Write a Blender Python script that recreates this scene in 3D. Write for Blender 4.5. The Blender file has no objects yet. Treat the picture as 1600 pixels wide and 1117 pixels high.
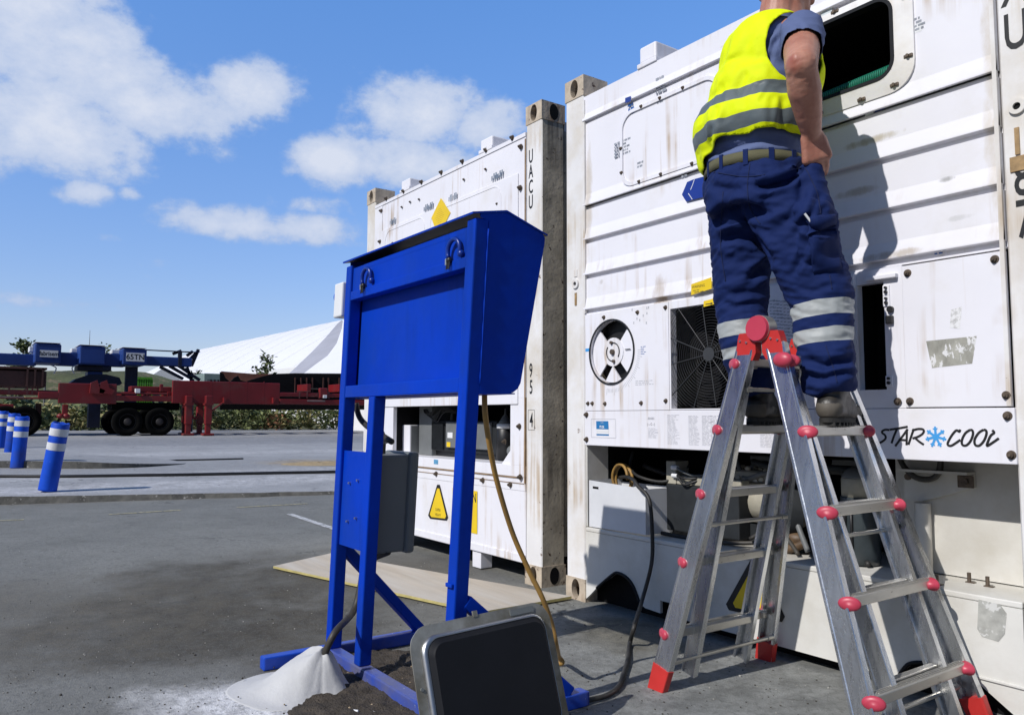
import bpy, bmesh, math, random
import numpy as np
from mathutils import Vector, Matrix, noise, Quaternion
random.seed(7); np.random.seed(7)
SC = bpy.context.scene; COL = SC.collection
# ------------------------------------------------------------------ camera
CAM = np.array([3.41409566, -2.81268146, 0.97654032]); YAW = 0.620431045; PIT = 0.0764630028; ROLL = 0.00305353; FPX = 1231.4652
_F = np.array([-math.cos(YAW)*math.cos(PIT), math.sin(YAW)*math.cos(PIT), math.sin(PIT)])
_R = np.array([math.sin(YAW), math.cos(YAW), 0.]); _U = np.cross(_R, _F)
_R, _U = _R*math.cos(ROLL)+_U*math.sin(ROLL), -_R*math.sin(ROLL)+_U*math.cos(ROLL)
cd = bpy.data.cameras.new('camera'); cam = bpy.data.objects.new('camera', cd); COL.objects.link(cam); SC.camera = cam
cd.sensor_width = 36; cd.lens = FPX/1600*36; cd.clip_start = .05; cd.clip_end = 5000
cam.matrix_world = Matrix(((_R[0], _U[0], -_F[0], CAM[0]), (_R[1], _U[1], -_F[1], CAM[1]), (_R[2], _U[2], -_F[2], CAM[2]), (0, 0, 0, 1)))
def ray(px, py):
    return _F+_R*(px-800)/FPX-_U*(py-558.5)/FPX
def at(px, py, ax, val):
    d = ray(px, py); i = 'xyz'.index(ax)
    return Vector(CAM+d*(val-CAM[i])/d[i])
# ------------------------------------------------------------------ sun and sky
SUN = Vector((.12, -1, .84)).normalized()
sl = bpy.data.lights.new('sun', 'SUN'); sl.energy = 3.9; sl.angle = math.radians(.55); sl.color = (1, .965, .925)
so = bpy.data.objects.new('sun', sl); COL.objects.link(so); so.rotation_euler = SUN.to_track_quat('Z', 'Y').to_euler()
SC.view_settings.view_transform = 'Standard'; SC.view_settings.look = 'None'; SC.view_settings.exposure = 0.0; SC.view_settings.gamma = 1
SC.cycles.max_bounces = 6; SC.cycles.diffuse_bounces = 3; SC.cycles.use_denoising = True
W = bpy.data.worlds.new('World'); SC.world = W; W.use_nodes = True
def build_world():
    nt = W.node_tree; nt.nodes.clear(); N = nt.nodes.new; L = nt.links.new
    out = N('ShaderNodeOutputWorld'); bg = N('ShaderNodeBackground'); L(bg.outputs[0], out.inputs[0])
    sky = N('ShaderNodeTexSky'); sky.sky_type = 'NISHITA'; sky.sun_disc = False
    sky.sun_elevation = math.asin(SUN.z); sky.sun_rotation = math.atan2(SUN.x, SUN.y)
    sky.air_density = 1.0; sky.dust_density = .4; sky.ozone_density = 2.5
    hsv = N('ShaderNodeHueSaturation'); hsv.inputs['Saturation'].default_value = 1.0; hsv.inputs['Value'].default_value = 1.0
    L(sky.outputs[0], hsv.inputs['Color'])
    tc = N('ShaderNodeTexCoord')
    def M(op, a, b=None, c=None):
        n = N('ShaderNodeMath'); n.operation = op
        for i, v in enumerate((a, b, c)):
            if v is None: continue
            if isinstance(v, (int, float)): n.inputs[i].default_value = v
            else: L(v, n.inputs[i])
        return n.outputs[0]
    sep = N('ShaderNodeSeparateXYZ'); L(tc.outputs['Generated'], sep.inputs[0])
    # bearing measured from -X towards +Y, and elevation
    tn = N('ShaderNodeMix'); tn.data_type = 'RGBA'; el_ = N('ShaderNodeMapRange'); el_.inputs[1].default_value = .04; el_.inputs[2].default_value = .52; L(M('ARCSINE', sep.outputs[2]), el_.inputs[0]); L(el_.outputs[0], tn.inputs[0])
    tn.inputs[6].default_value = (1.18, 1.08, 1.28, 1); tn.inputs[7].default_value = (1.23, 1.78, 2.37, 1); skyc = N('ShaderNodeMix'); skyc.data_type = 'RGBA'; skyc.blend_type = 'MULTIPLY'; skyc.inputs[0].default_value = 1; L(hsv.outputs[0], skyc.inputs[6]); L(tn.outputs[2], skyc.inputs[7])
    az = M('ARCTAN2', sep.outputs[1], M('MULTIPLY', sep.outputs[0], -1.0)); el = M('ARCSINE', sep.outputs[2])
    nz = N('ShaderNodeTexNoise'); nz.inputs['Scale'].default_value = 9; nz.inputs['Detail'].default_value = 9; nz.inputs['Roughness'].default_value = .62
    mp = N('ShaderNodeMapping'); mp.inputs['Scale'].default_value = (1, 1, 1.5); L(tc.outputs['Generated'], mp.inputs[0]); L(mp.outputs[0], nz.inputs['Vector'])
    nz2 = N('ShaderNodeTexNoise'); nz2.inputs['Scale'].default_value = 3.0; nz2.inputs['Detail'].default_value = 5; L(mp.outputs[0], nz2.inputs['Vector'])
    # clouds: centre in degrees of bearing / elevation, half sizes, strength
    clouds = []
    for (px, py, rx, ry, s) in ((100, 60, 150, 120, 1.0), (60, 190, 170, 75, 1.0), (250, 160, 150, 70, .95), (395, 140, 88, 50, .95), (200, 120, 140, 70, .9),
                                (660, 175, 125, 66, 1.0), (755, 195, 85, 60, .92), (520, 252, 80, 40, 1.0), (640, 255, 150, 50, .98), (20, 110, 120, 140, .9),
                                (350, 348, 100, 34, .95), (460, 358, 120, 30, .72), (130, 302, 50, 24, .7), (203, 304, 22, 14, .62), (165, 372, 30, 12, .5), (60, 470, 160, 16, .46), (330, 430, 200, 30, .38), (480, 320, 140, 22, .45)):
        d = ray(px, py); d = d/np.linalg.norm(d); clouds.append((math.atan2(d[1], -d[0]), math.asin(d[2]), rx/FPX, ry/FPX, s))
    # the rest of the sky, seen only in reflections and from other places
    for (a, e, ra, re, s) in ((2.6, .4, .3, .12, .8), (4.6, .5, .3, .12, .8)):
        clouds.append((a if a < math.pi else a-2*math.pi, e, ra, re, s))
    f = None
    for (a, e, ra, re, s) in clouds:
        q = M('ADD', M('POWER', M('ABSOLUTE', M('MULTIPLY', M('SUBTRACT', az, a), 1/ra)), 2.0), M('POWER', M('ABSOLUTE', M('MULTIPLY', M('SUBTRACT', el, e), 1/re)), 2.0))
        g = M('MULTIPLY', M('POWER', 2.718, M('MULTIPLY', q, -.9)), s)
        f = g if f is None else M('MAXIMUM', f, g)
    dens = M('ADD', f, M('MULTIPLY', M('SUBTRACT', nz.outputs[0], .5), 1.3))
    dens = M('ADD', dens, M('MULTIPLY', M('SUBTRACT', nz2.outputs[0], .5), .7))
    nz3 = N('ShaderNodeTexNoise'); nz3.inputs['Scale'].default_value = 30; nz3.inputs['Detail'].default_value = 8; nz3.inputs['Roughness'].default_value = .6; L(mp.outputs[0], nz3.inputs['Vector'])
    dens = M('ADD', dens, M('MULTIPLY', M('SUBTRACT', nz3.outputs[0], .5), .5))
    ss = N('ShaderNodeMapRange'); ss.interpolation_type = 'SMOOTHSTEP'; ss.inputs[1].default_value = .36; ss.inputs[2].default_value = .70; L(dens, ss.inputs[0])
    mask = M('MULTIPLY', ss.outputs[0], .95)
    cr = N('ShaderNodeValToRGB'); cr.color_ramp.elements[0].color = (4.0, 5.2, 7.7, 1); cr.color_ramp.elements[1].color = (7.1, 7.6, 8.8, 1)
    cr.color_ramp.elements[0].position = .45; cr.color_ramp.elements[1].position = 1.05 if False else 1.0
    L(dens, cr.inputs[0])
    mx = N('ShaderNodeMix'); mx.data_type = 'RGBA'; L(mask, mx.inputs[0]); L(skyc.outputs[2], mx.inputs[6]); L(cr.outputs[0], mx.inputs[7])
    # whole sky dimmed outside the viewed sector, added to weaken the fill light
    dt = N('ShaderNodeVectorMath'); dt.operation = 'DOT_PRODUCT'; L(tc.outputs['Generated'], dt.inputs[0]); dt.inputs[1].default_value = (-.8136, .5814, 0)
    dr = N('ShaderNodeMapRange'); dr.interpolation_type = 'SMOOTHSTEP'; dr.inputs[1].default_value = .15; dr.inputs[2].default_value = .70; dr.inputs[3].default_value = .34; dr.inputs[4].default_value = 1.0; L(dt.outputs['Value'], dr.inputs[0])
    vm = N('ShaderNodeVectorMath'); vm.operation = 'SCALE'; L(mx.outputs[2], vm.inputs[0]); L(dr.outputs[0], vm.inputs['Scale'])
    L(vm.outputs[0], bg.inputs[0]); bg.inputs[1].default_value = .1
build_world()
# ------------------------------------------------------------------ materials
MATS = {}
def mat(name, col, rough=.5, metal=0., var=.12, vscale=4., vstretch=(1, 1, 1), bump=0., bscale=60., spots=None, streak=None, grime=None, spec=.5, coat=0., fine=0., patch=()):
    """principled paint with broad colour variation, optional chips (spots), vertical runs (streak) and broad dirt (grime)"""
    if name in MATS: return MATS[name]
    m = bpy.data.materials.new(name); m.use_nodes = True; nt = m.node_tree; N = nt.nodes.new; L = nt.links.new
    b = nt.nodes['Principled BSDF']; b.inputs['Roughness'].default_value = rough; b.inputs['Metallic'].default_value = metal
    b.inputs['Specular IOR Level'].default_value = spec; b.inputs['Coat Weight'].default_value = coat
    ge = N('ShaderNodeNewGeometry'); mp = N('ShaderNodeMapping'); mp.inputs['Scale'].default_value = vstretch; L(ge.outputs['Position'], mp.inputs[0])
    def nz(scale, detail=4, vec=None, rough=.55):
        n = N('ShaderNodeTexNoise'); n.inputs['Scale'].default_value = scale; n.inputs['Detail'].default_value = detail; n.inputs['Roughness'].default_value = rough
        L(vec or mp.outputs[0], n.inputs['Vector']); return n.outputs[0]
    def ramp(x, lo, hi):
        r = N('ShaderNodeMapRange'); r.inputs[1].default_value = lo; r.inputs[2].default_value = hi; L(x, r.inputs[0]); return r.outputs[0]
    def mixc(f, a, c):
        x = N('ShaderNodeMix'); x.data_type = 'RGBA'; L(f, x.inputs[0])
        if isinstance(a, tuple): x.inputs[6].default_value = (*a, 1)
        else: L(a, x.inputs[6])
        x.inputs[7].default_value = (*c, 1); return x.outputs[2]
    dark = tuple(max(0, c*(1-var)) for c in col); lite = tuple(min(1, c*(1+var)) for c in col)
    c = mixc(ramp(nz(vscale), .3, .7), dark, lite)
    if fine:
        c = mixc(ramp(nz(140, 3), .5, .75), c, tuple(x*(1-fine) for x in col))
        c = mixc(ramp(nz(210, 2), .62, .8), c, tuple(min(1, x*(1+fine)) for x in col))
    def mul(a, k):
        n = N('ShaderNodeMath'); n.operation = 'MULTIPLY'; L(a, n.inputs[0]); n.inputs[1].default_value = k; return n.outputs[0]
    if grime:
        gc, ga, lo, hi = grime; c = mixc(mul(ramp(nz(1.7, 7, rough=.65), lo, hi), ga), c, gc)
    if patch:
        sp_ = N('ShaderNodeSeparateXYZ'); L(ge.outputs['Position'], sp_.inputs[0]); m4 = N('ShaderNodeMapping'); m4.inputs['Scale'].default_value = (14, 14, 5); L(ge.outputs['Position'], m4.inputs[0]); pn = nz(1, 7, m4.outputs[0], .7)
        def mm(op, a, b_):
            n = N('ShaderNodeMath'); n.operation = op
            for i, v in enumerate((a, b_)):
                if isinstance(v, (int, float)): n.inputs[i].default_value = v
                else: L(v, n.inputs[i])
            return n.outputs[0]
        for (cx, cz, rx, rz, pc, pa) in patch:
            q = mm('ADD', mm('POWER', mm('ABSOLUTE', mm('DIVIDE', mm('SUBTRACT', sp_.outputs[0], cx), rx), 0), 2.), mm('POWER', mm('ABSOLUTE', mm('DIVIDE', mm('SUBTRACT', sp_.outputs[2], cz), rz), 0), 2.))
            e_ = mm('ADD', mm('SUBTRACT', 1.0, q), mm('MULTIPLY', mm('SUBTRACT', pn, .5), 3.2)); c = mixc(mul(ramp(e_, .1, 1.0), pa), c, pc)
    if streak:
        sc, sa, lo, hi = streak
        m2 = N('ShaderNodeMapping'); m2.inputs['Scale'].default_value = (26, 26, 1.1); L(ge.outputs['Position'], m2.inputs[0])
        m3 = N('ShaderNodeMapping'); m3.inputs['Scale'].default_value = (2.2, 2.2, 2.2); m3.inputs['Location'].default_value = (3, 1, 7); L(ge.outputs['Position'], m3.inputs[0])
        a = ramp(nz(1, 5, m2.outputs[0]), lo, hi); bb = ramp(nz(1, 4, m3.outputs[0]), .48, .68)
        k = N('ShaderNodeMath'); k.operation = 'MULTIPLY'; L(a, k.inputs[0]); L(bb, k.inputs[1]); c = mixc(mul(k.outputs[0], sa), c, sc)
    if spots:
        pc, sc_, lo = spots; c = mixc(ramp(nz(sc_, 6, rough=.7), lo, lo+.03), c, pc)
    L(c, b.inputs['Base Color'])
    rr = N('ShaderNodeMapRange'); rr.inputs[3].default_value = max(.05, rough-.1); rr.inputs[4].default_value = min(1, rough+.12); L(nz(vscale*3), rr.inputs[0]); L(rr.outputs[0], b.inputs['Roughness'])
    if bump:
        bp = N('ShaderNodeBump'); bp.inputs['Strength'].default_value = 1; bp.inputs['Distance'].default_value = bump; L(nz(bscale, 5, ge.outputs['Position']), bp.inputs['Height']); L(bp.outputs[0], b.inputs['Normal'])
    MATS[name] = m; return m
RUST = (.19, .085, .03)
WHITE = mat('container_white', (.79, .785, .83), .42, var=.04, vscale=1.6, bump=.0015, bscale=7, streak=((.40, .27, .13), .85, .49, .68), spots=((.28, .22, .17), 9, .735), grime=((.62, .58, .48), .35, .56, .75))
def WM(): pass
WPOST = mat('post_white', (.77, .76, .755), .45, var=.06, vscale=3, bump=.0015, bscale=12, streak=((.38, .24, .09), .85, .46, .66), spots=((.16, .10, .06), 14, .66), grime=((.50, .41, .25), .6, .46, .68))
CASTING = mat('casting_rusty', (.50, .42, .32), .6, var=.2, vscale=14, bump=.003, bscale=40, spots=((.10, .06, .04), 18, .60), streak=(RUST, .8, .45, .65))
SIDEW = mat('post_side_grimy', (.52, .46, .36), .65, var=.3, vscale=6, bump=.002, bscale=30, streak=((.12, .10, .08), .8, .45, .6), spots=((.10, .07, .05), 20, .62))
SHELFW = mat('shelf_white', (.70, .69, .65), .5, var=.06, vscale=3, bump=.001, bscale=20, grime=((.42, .38, .30), .6, .45, .7), spots=((.2, .17, .13), 16, .70))
BLUE = mat('stand_blue', (.0005, .040, .45), .5, spec=.10, var=.10, vscale=2.5, spots=((.30, .36, .5), 75, .735), grime=((.008, .045, .30), .75, .46, .72), streak=((.004, .03, .24), .7, .5, .66), bump=.0012, bscale=22)
BLUEB = mat('beam_blue_worn', (.006, .06, .46), .42, var=.15, vscale=6, bump=.001, bscale=30, spots=((.45, .47, .5), 40, .66), grime=((.16, .15, .14), .75, .5, .68))
GREYBOX = mat('box_grey', (.15, .165, .165), .5, var=.06, vscale=3, grime=((.25, .23, .2), .3, .5, .8))
BLACK = mat('black_plastic', (.012, .012, .013), .45, var=.2)
VOID = mat('inside_dark', (.006, .006, .007), .8, spec=.2, var=.3, vscale=8)
DGREY = mat('machine_dark', (.024, .027, .03), .6, spec=.2, var=.25, vscale=9, spots=((.07, .06, .05), 22, .72))
MGREY = mat('machine_grey', (.15, .158, .16), .5, var=.12, vscale=8)
BEIGE = mat('cast_beige', (.40, .375, .30), .55, var=.15, vscale=9, bump=.002, bscale=40, spots=((.14, .1, .06), 16, .66))
BOLTM = mat('bolt_steel', (.13, .10, .075), .5, .5, var=.35, vscale=60)
ALU = mat('ladder_aluminium', (.66, .67, .68), .27, .95, var=.2, vscale=2.2, vstretch=(9, 9, 1.5), bump=.0006, bscale=90, spots=((.28, .27, .25), 26, .68))
ALURUNG = mat('rung_aluminium', (.56, .54, .49), .42, .8, var=.12, vscale=5, vstretch=(3, 1, 3), spots=((.22, .2, .17), 30, .64))
REDP = mat('ladder_red', (.50, .030, .026), .42, var=.1, vscale=7, spots=((.5, .3, .26), 50, .75))
PINK = mat('cap_pink', (.50, .048, .085), .4, var=.08, vscale=9)
STEEL = mat('bright_steel', (.6, .6, .6), .38, 1.0, var=.1, vscale=9)
YELLOWS = mat('sticker_yellow', (.80, .56, .015), .45, var=.05)
INK = mat('ink_black', (.012, .012, .013), .5, var=.1)
INKG = mat('ink_grey', (.42, .43, .46), .5, var=.15, vscale=40)
INKB = mat('ink_blue', (.02, .10, .33), .45, var=.1)
ICE = mat('ink_light_blue', (.06, .33, .72), .45, var=.05)
STW = mat('sticker_white', (.76, .77, .78), .5, var=.05)
YCAB = mat('cable_yellow', (.38, .215, .05), .5, var=.25, vscale=14, grime=((.12, .09, .05), .7, .45, .7))
BCAB = mat('cable_black', (.02, .02, .02), .55, var=.3, vscale=20, grime=((.12, .10, .07), .5, .5, .75))
RUBBER = mat('rubber_dark', (.006, .007, .010), .62, spec=.3, var=.15, vscale=6, spots=((.06, .065, .07), 9, .72))
FLANGE = mat('flange_metal', (.50, .50, .46), .42, .5, var=.25, vscale=9, grime=((.13, .11, .065), .9, .42, .60))
PLY = mat('plywood', (.47, .41, .33), .75, var=.14, vscale=3, vstretch=(.6, 5, 1), bump=.001, bscale=30, grime=((.52, .49, .44), .7, .42, .62), fine=.2)
PLYE = mat('plywood_edge', (.48, .41, .16), .7, var=.15, vscale=20)
# ------------------------------------------------------------------ mesh builder
def frame(o, x, y=None, z=None):
    """matrix from origin and two or three axes"""
    x = Vector(x); y = Vector(y) if y is not None else None
    if z is None: z = x.cross(y)
    z = Vector(z)
    return Matrix(((x.x, y.x, z.x, o[0]), (x.y, y.y, z.y, o[1]), (x.z, y.z, z.z, o[2]), (0, 0, 0, 1)))
I4 = Matrix.Identity(4)
class MB:
    def __init__(s): s.v = []; s.f = []; s.m = []; s.s = []
    def add(s, v, f, mat=0, smooth=False, M=None):
        b = len(s.v)
        s.v += [tuple(M @ Vector(p)) if M is not None else tuple(p) for p in v]
        s.f += [tuple(i+b for i in q) for q in f]; s.m += [mat]*len(f); s.s += [smooth]*len(f); return s
    def box(s, c, d, mat=0, M=None, bev=0.0, seg=2):
        bm = bmesh.new(); bmesh.ops.create_cube(bm, size=1)
        for v in bm.verts: v.co = Vector((v.co.x*d[0]+c[0], v.co.y*d[1]+c[1], v.co.z*d[2]+c[2]))
        if bev: bmesh.ops.bevel(bm, geom=bm.edges[:], offset=min(bev, .45*min(d)), segments=seg, profile=.5, affect='EDGES')
        bm.verts.ensure_lookup_table(); bm.verts.index_update()
        s.add([v.co[:] for v in bm.verts], [[v.index for v in f.verts] for f in bm.faces], mat, False, M); bm.free(); return s
    def b2(s, a, b, mat=0, M=None, bev=0.0):
        return s.box([(p+q)/2 for p, q in zip(a, b)], [abs(q-p) for p, q in zip(a, b)], mat, M, bev)
    def cyl(s, p0, p1, r0, r1=None, n=16, mat=0, caps=True, M=None, smooth=True):
        r1 = r0 if r1 is None else r1; p0 = Vector(p0); p1 = Vector(p1); d = (p1-p0).normalized(); a = d.orthogonal().normalized(); b = d.cross(a)
        v = []
        for p, r in ((p0, r0), (p1, r1)):
            v += [p+a*r*math.cos(2*math.pi*i/n)+b*r*math.sin(2*math.pi*i/n) for i in range(n)]
        s.add(v, [(i, (i+1) % n, n+(i+1) % n, n+i) for i in range(n)], mat, smooth, M)
        if caps: s.add(v[:n], [tuple(range(n))[::-1]], mat, False, M); s.add(v[n:], [tuple(range(n))], mat, False, M)
        return s
    def tube(s, pts, r, n=10, mat=0, M=None, res=0, flat=1.0):
        pts = [Vector(p) for p in pts]
        if res: pts = spline(pts, res)
        v = []; f = []; prev = None
        for i, p in enumerate(pts):
            t = (pts[min(i+1, len(pts)-1)]-pts[max(i-1, 0)]).normalized()
            if prev is None: a = t.orthogonal().normalized()
            else: a = (prev-t*prev.dot(t)); a = a.normalized() if a.length > 1e-6 else t.orthogonal().normalized()
            prev = a; b = t.cross(a); rr = r(i/(len(pts)-1)) if callable(r) else r
            v += [p+a*rr*math.cos(2*math.pi*k/n)+b*rr*flat*math.sin(2*math.pi*k/n) for k in range(n)]
        for i in range(len(pts)-1):
            f += [(i*n+k, i*n+(k+1) % n, (i+1)*n+(k+1) % n, (i+1)*n+k) for k in range(n)]
        f += [tuple(range(n))[::-1], tuple(range((len(pts)-1)*n, len(pts)*n))]
        return s.add(v, f, mat, True, M)
    def prism(s, poly, w0, w1, mat=0, M=None, smooth=False):
        n = len(poly); v = [(p[0], p[1], w0) for p in poly]+[(p[0], p[1], w1) for p in poly]
        ar = sum(poly[i][0]*poly[(i+1) % n][1]-poly[(i+1) % n][0]*poly[i][1] for i in range(n))
        f = [(i, (i+1) % n, n+(i+1) % n, n+i) for i in range(n)]
        if (ar < 0): f = [q[::-1] for q in f]; caps = [tuple(range(n)), tuple(range(n, 2*n))[::-1]]
        else: caps = [tuple(range(n))[::-1], tuple(range(n, 2*n))]
        if (w1 < w0): f = [q[::-1] for q in f]; caps = [c[::-1] for c in caps]
        return s.add(v, f+caps, mat, smooth, M)
    def flat(s, poly, w, mat=0, M=None):
        n = len(poly); ar = sum(poly[i][0]*poly[(i+1) % n][1]-poly[(i+1) % n][0]*poly[i][1] for i in range(n))
        q = tuple(range(n)); return s.add([(p[0], p[1], w) for p in poly], [q if ar > 0 else q[::-1]], mat, False, M)
    def ring(s, outer, inner, w0, w1, mat=0, M=None, wi0=None, wi1=None):
        n = len(outer); wi0 = w0 if wi0 is None else wi0; wi1 = w1 if wi1 is None else wi1
        v = [(p[0], p[1], w0) for p in outer]+[(p[0], p[1], w1) for p in outer]+[(p[0], p[1], wi0) for p in inner]+[(p[0], p[1], wi1) for p in inner]
        f = []
        for i in range(n):
            j = (i+1) % n
            f += [(i, j, n+j, n+i), (n+i, n+j, 3*n+j, 3*n+i), (3*n+i, 3*n+j, 2*n+j, 2*n+i), (2*n+i, 2*n+j, j, i)]
        return s.add(v, f, mat, False, M)
    def sweep(s, prof, u0, u1, mat=0, M=None):
        """profile in (v, w) closed polygon swept along u"""
        n = len(prof); v = [(u0, p[0], p[1]) for p in prof]+[(u1, p[0], p[1]) for p in prof]
        f = [(i, n+i, n+(i+1) % n, (i+1) % n) for i in range(n)]+[tuple(range(n)), tuple(range(n, 2*n))[::-1]]
        ar = sum(prof[i][0]*prof[(i+1) % n][1]-prof[(i+1) % n][0]*prof[i][1] for i in range(n))
        if ar > 0: f = [q[::-1] for q in f]
        return s.add(v, f, mat, False, M)
    def lathe(s, prof, n=24, mat=0, M=None, smooth=True):
        v = []; f = []
        for r, z in prof: v += [(r*math.cos(2*math.pi*k/n), r*math.sin(2*math.pi*k/n), z) for k in range(n)]
        for i in range(len(prof)-1): f += [(i*n+k, i*n+(k+1) % n, (i+1)*n+(k+1) % n, (i+1)*n+k) for k in range(n)]
        f += [tuple(range(n))[::-1], tuple(range((len(prof)-1)*n, len(prof)*n))]
        return s.add(v, f, mat, smooth, M)
    def ell(s, c, r, mat=0, R=None, n=20, m=12):
        M = Matrix.Translation(c) @ (R.to_4x4() if R is not None else I4) @ Matrix.Diagonal((*r, 1))
        v = [(0, 0, -1)]; f = []
        for i in range(1, m):
            t = -math.pi/2+math.pi*i/m; v += [(math.cos(t)*math.cos(2*math.pi*k/n), math.cos(t)*math.sin(2*math.pi*k/n), math.sin(t)) for k in range(n)]
        v.append((0, 0, 1)); e = len(v)-1
        f += [(0, 1+(k+1) % n, 1+k) for k in range(n)]
        for i in range(m-2): f += [(1+i*n+k, 1+i*n+(k+1) % n, 1+(i+1)*n+(k+1) % n, 1+(i+1)*n+k) for k in range(n)]
        f += [(e, 1+(m-2)*n+k, 1+(m-2)*n+(k+1) % n) for k in range(n)]
        return s.add(v, f, mat, True, M)
    def cone(s, p0, r0, p1, r1, mat=0, n=18):
        """tapered capsule"""
        s.cyl(p0, p1, r0, r1, n, mat); s.ell(p0, (r0,)*3, mat, n=n); s.ell(p1, (r1,)*3, mat, n=n); return s
    def ribbon(s, pts, wd, w, mat=0, M=None, taper=1.0):
        P = [Vector((p[0], p[1])) for p in pts]; v = []; n = len(P)
        for i, p in enumerate(P):
            t = (P[min(i+1, n-1)]-P[max(i-1, 0)]).normalized(); nn = Vector((-t.y, t.x)); h = wd/2*(1+(taper-1)*i/(n-1))
            v += [(p.x+nn.x*h, p.y+nn.y*h, w), (p.x-nn.x*h, p.y-nn.y*h, w)]
        return s.add(v, [(2*i+1, 2*i+3, 2*i+2, 2*i) for i in range(n-1)], mat, False, M)
    def text(s, t, u, v, w, h, mat=0, M=None, sx=1.0, shear=0., align='LEFT', bold=0., rot=0.):
        c = bpy.data.curves.new('t', 'FONT'); c.body = t; c.size = h/.70; c.shear = shear; c.align_x = align; c.offset = bold; c.resolution_u = 3
        o = bpy.data.objects.new('t', c); COL.objects.link(o); dg = bpy.context.evaluated_depsgraph_get(); me = bpy.data.meshes.new_from_object(o.evaluated_get(dg))
        T = Matrix.Translation((u, v, w)) @ Matrix.Rotation(rot, 4, 'Z') @ Matrix.Diagonal((sx, 1, 1, 1))
        s.add([q.co[:] for q in me.vertices], [tuple(p.vertices) for p in me.polygons], mat, False, (M or I4) @ T)
        bpy.data.objects.remove(o); bpy.data.curves.remove(c); bpy.data.meshes.remove(me); return s
    def pieces(s, gap=.012):
        """split into things that stand apart from one another (writing stays with the plate it lies on)"""
        n = len(s.v); p = list(range(n))
        def root(i):
            while p[i] != i: p[i] = p[p[i]]; i = p[i]
            return i
        for f in s.f:
            for i in f[1:]: p[root(i)] = root(f[0])
        g = {}
        for k, f in enumerate(s.f): g.setdefault(root(f[0]), []).append(k)
        gs = []
        for fs in g.values():
            ps = np.array([s.v[i] for k in fs for i in s.f[k]]); gs.append([fs, ps.min(0)-gap/2, ps.max(0)+gap/2])
        ch = True
        while ch:
            ch = False; out = []
            for q in gs:
                for o in out:
                    if (q[1] <= o[2]).all() and (o[1] <= q[2]).all(): o[0] = o[0]+q[0]; o[1] = np.minimum(o[1], q[1]); o[2] = np.maximum(o[2], q[2]); ch = True; break
                else: out.append(q)
            gs = out
        res = []
        for fs, _, _ in gs:
            m = MB(); ix = {}
            for k in sorted(fs):
                f = []
                for i in s.f[k]:
                    if i not in ix: ix[i] = len(m.v); m.v.append(s.v[i])
                    f.append(ix[i])
                m.f.append(tuple(f)); m.m.append(s.m[k]); m.s.append(s.s[k])
            res.append(m)
        return res
    def build(s, name, mats, parent=None, loc=None, M=None):
        if name in SPLIT and parent is not None and not getattr(s, 'one', False):
            ps = s.pieces(.35 if name == 'lettering' else .05 if name in ('sticker', 'markings') else .004)
            if len(ps) > 1:
                for q in ps: q.one = True; o = q.build(name, mats, parent)
                return o
        me = bpy.data.meshes.new(name); o3 = Vector(loc) if loc is not None else None
        vs = s.v if o3 is None else [(p[0]-o3.x, p[1]-o3.y, p[2]-o3.z) for p in s.v]
        me.from_pydata(vs, [], s.f); me.update()
        for m in (mats if isinstance(mats, (list, tuple)) else [mats]): me.materials.append(m)
        me.polygons.foreach_set('material_index', s.m); me.polygons.foreach_set('use_smooth', s.s)
        o = bpy.data.objects.new(name, me); COL.objects.link(o)
        if parent is not None: o.parent = parent; 
        if o3 is not None: o.location = o3-(Vector(PLOC.get(parent.name, (0, 0, 0))) if parent is not None else Vector())
        elif parent is not None: o.location = -Vector(PLOC.get(parent.name, (0, 0, 0)))
        return o
PLOC = {}; SPLIT = {'sticker', 'lettering', 'main_beam', 'recess_lining', 'edge_trim', 'latch', 'post_fitting', 'clamp', 'stud', 'skip_rib', 'side_rib', 'cross_member', 'screw', 'rivet', 'faded_label', 'torn_sticker', 'warning_sticker', 'support_foot', 'pocket_edge', 'hanging_hose', 'rib', 'panel', 'wire', 'cross_bar', 'belt_loop', 'eyes', 'side_wall', 'rusty_seam', 'deck_fitting', 'company_mark', 'hatch_panel'}
def thing(name, label, cat, loc=(0, 0, 0), group=None):
    o = bpy.data.objects.new(name, None); COL.objects.link(o); o.location = loc; o.empty_display_size = .2
    PLOC[o.name] = tuple(loc); tag(o, label, cat, group); return o
def tag(o, label, cat, group=None):
    o['label'] = label; o['category'] = cat
    if group: o['group'] = group
    return o
def sub(o, parent):
    """make o (built in world space) a child of parent, a mesh part that itself sits at the thing's offset"""
    o.parent = parent; o.location = (0, 0, 0); return o
def copy_tree(o, parent=None):
    c = o.copy(); COL.objects.link(c)
    if parent is not None: c.parent = parent
    for ch in list(o.children): copy_tree(ch, c)
    return c
def kind(o, k): o['kind'] = k; return o
def spline(P, res):
    out = []; n = len(P)
    for i in range(n-1):
        a, b, c, d = P[max(i-1, 0)], P[i], P[i+1], P[min(i+2, n-1)]
        for k in range(res):
            t = k/res; out.append(.5*((2*b)+(c-a)*t+(2*a-5*b+4*c-d)*t*t+(3*b-a-3*c+d)*t**3))
    out.append(P[-1]); return out
def rrect(x0, y0, x1, y1, r, n=6):
    o = []
    for (cx, cy, a) in ((x1-r, y1-r, 0), (x0+r, y1-r, 90), (x0+r, y0+r, 180), (x1-r, y0+r, 270)):
        o += [(cx+r*math.cos(math.radians(a+90*k/n)), cy+r*math.sin(math.radians(a+90*k/n))) for k in range(n+1)]
    return o
def circ(cx, cy, r, n=32, a0=0, a1=360): return [(cx+r*math.cos(math.radians(a0+(a1-a0)*k/n)), cy+r*math.sin(math.radians(a0+(a1-a0)*k/n))) for k in range(n if a1-a0 == 360 else n+1)]
def wallM(ox, oy): return frame((ox, oy, 0), (1, 0, 0), (0, 0, 1), (0, -1, 0))
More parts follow.
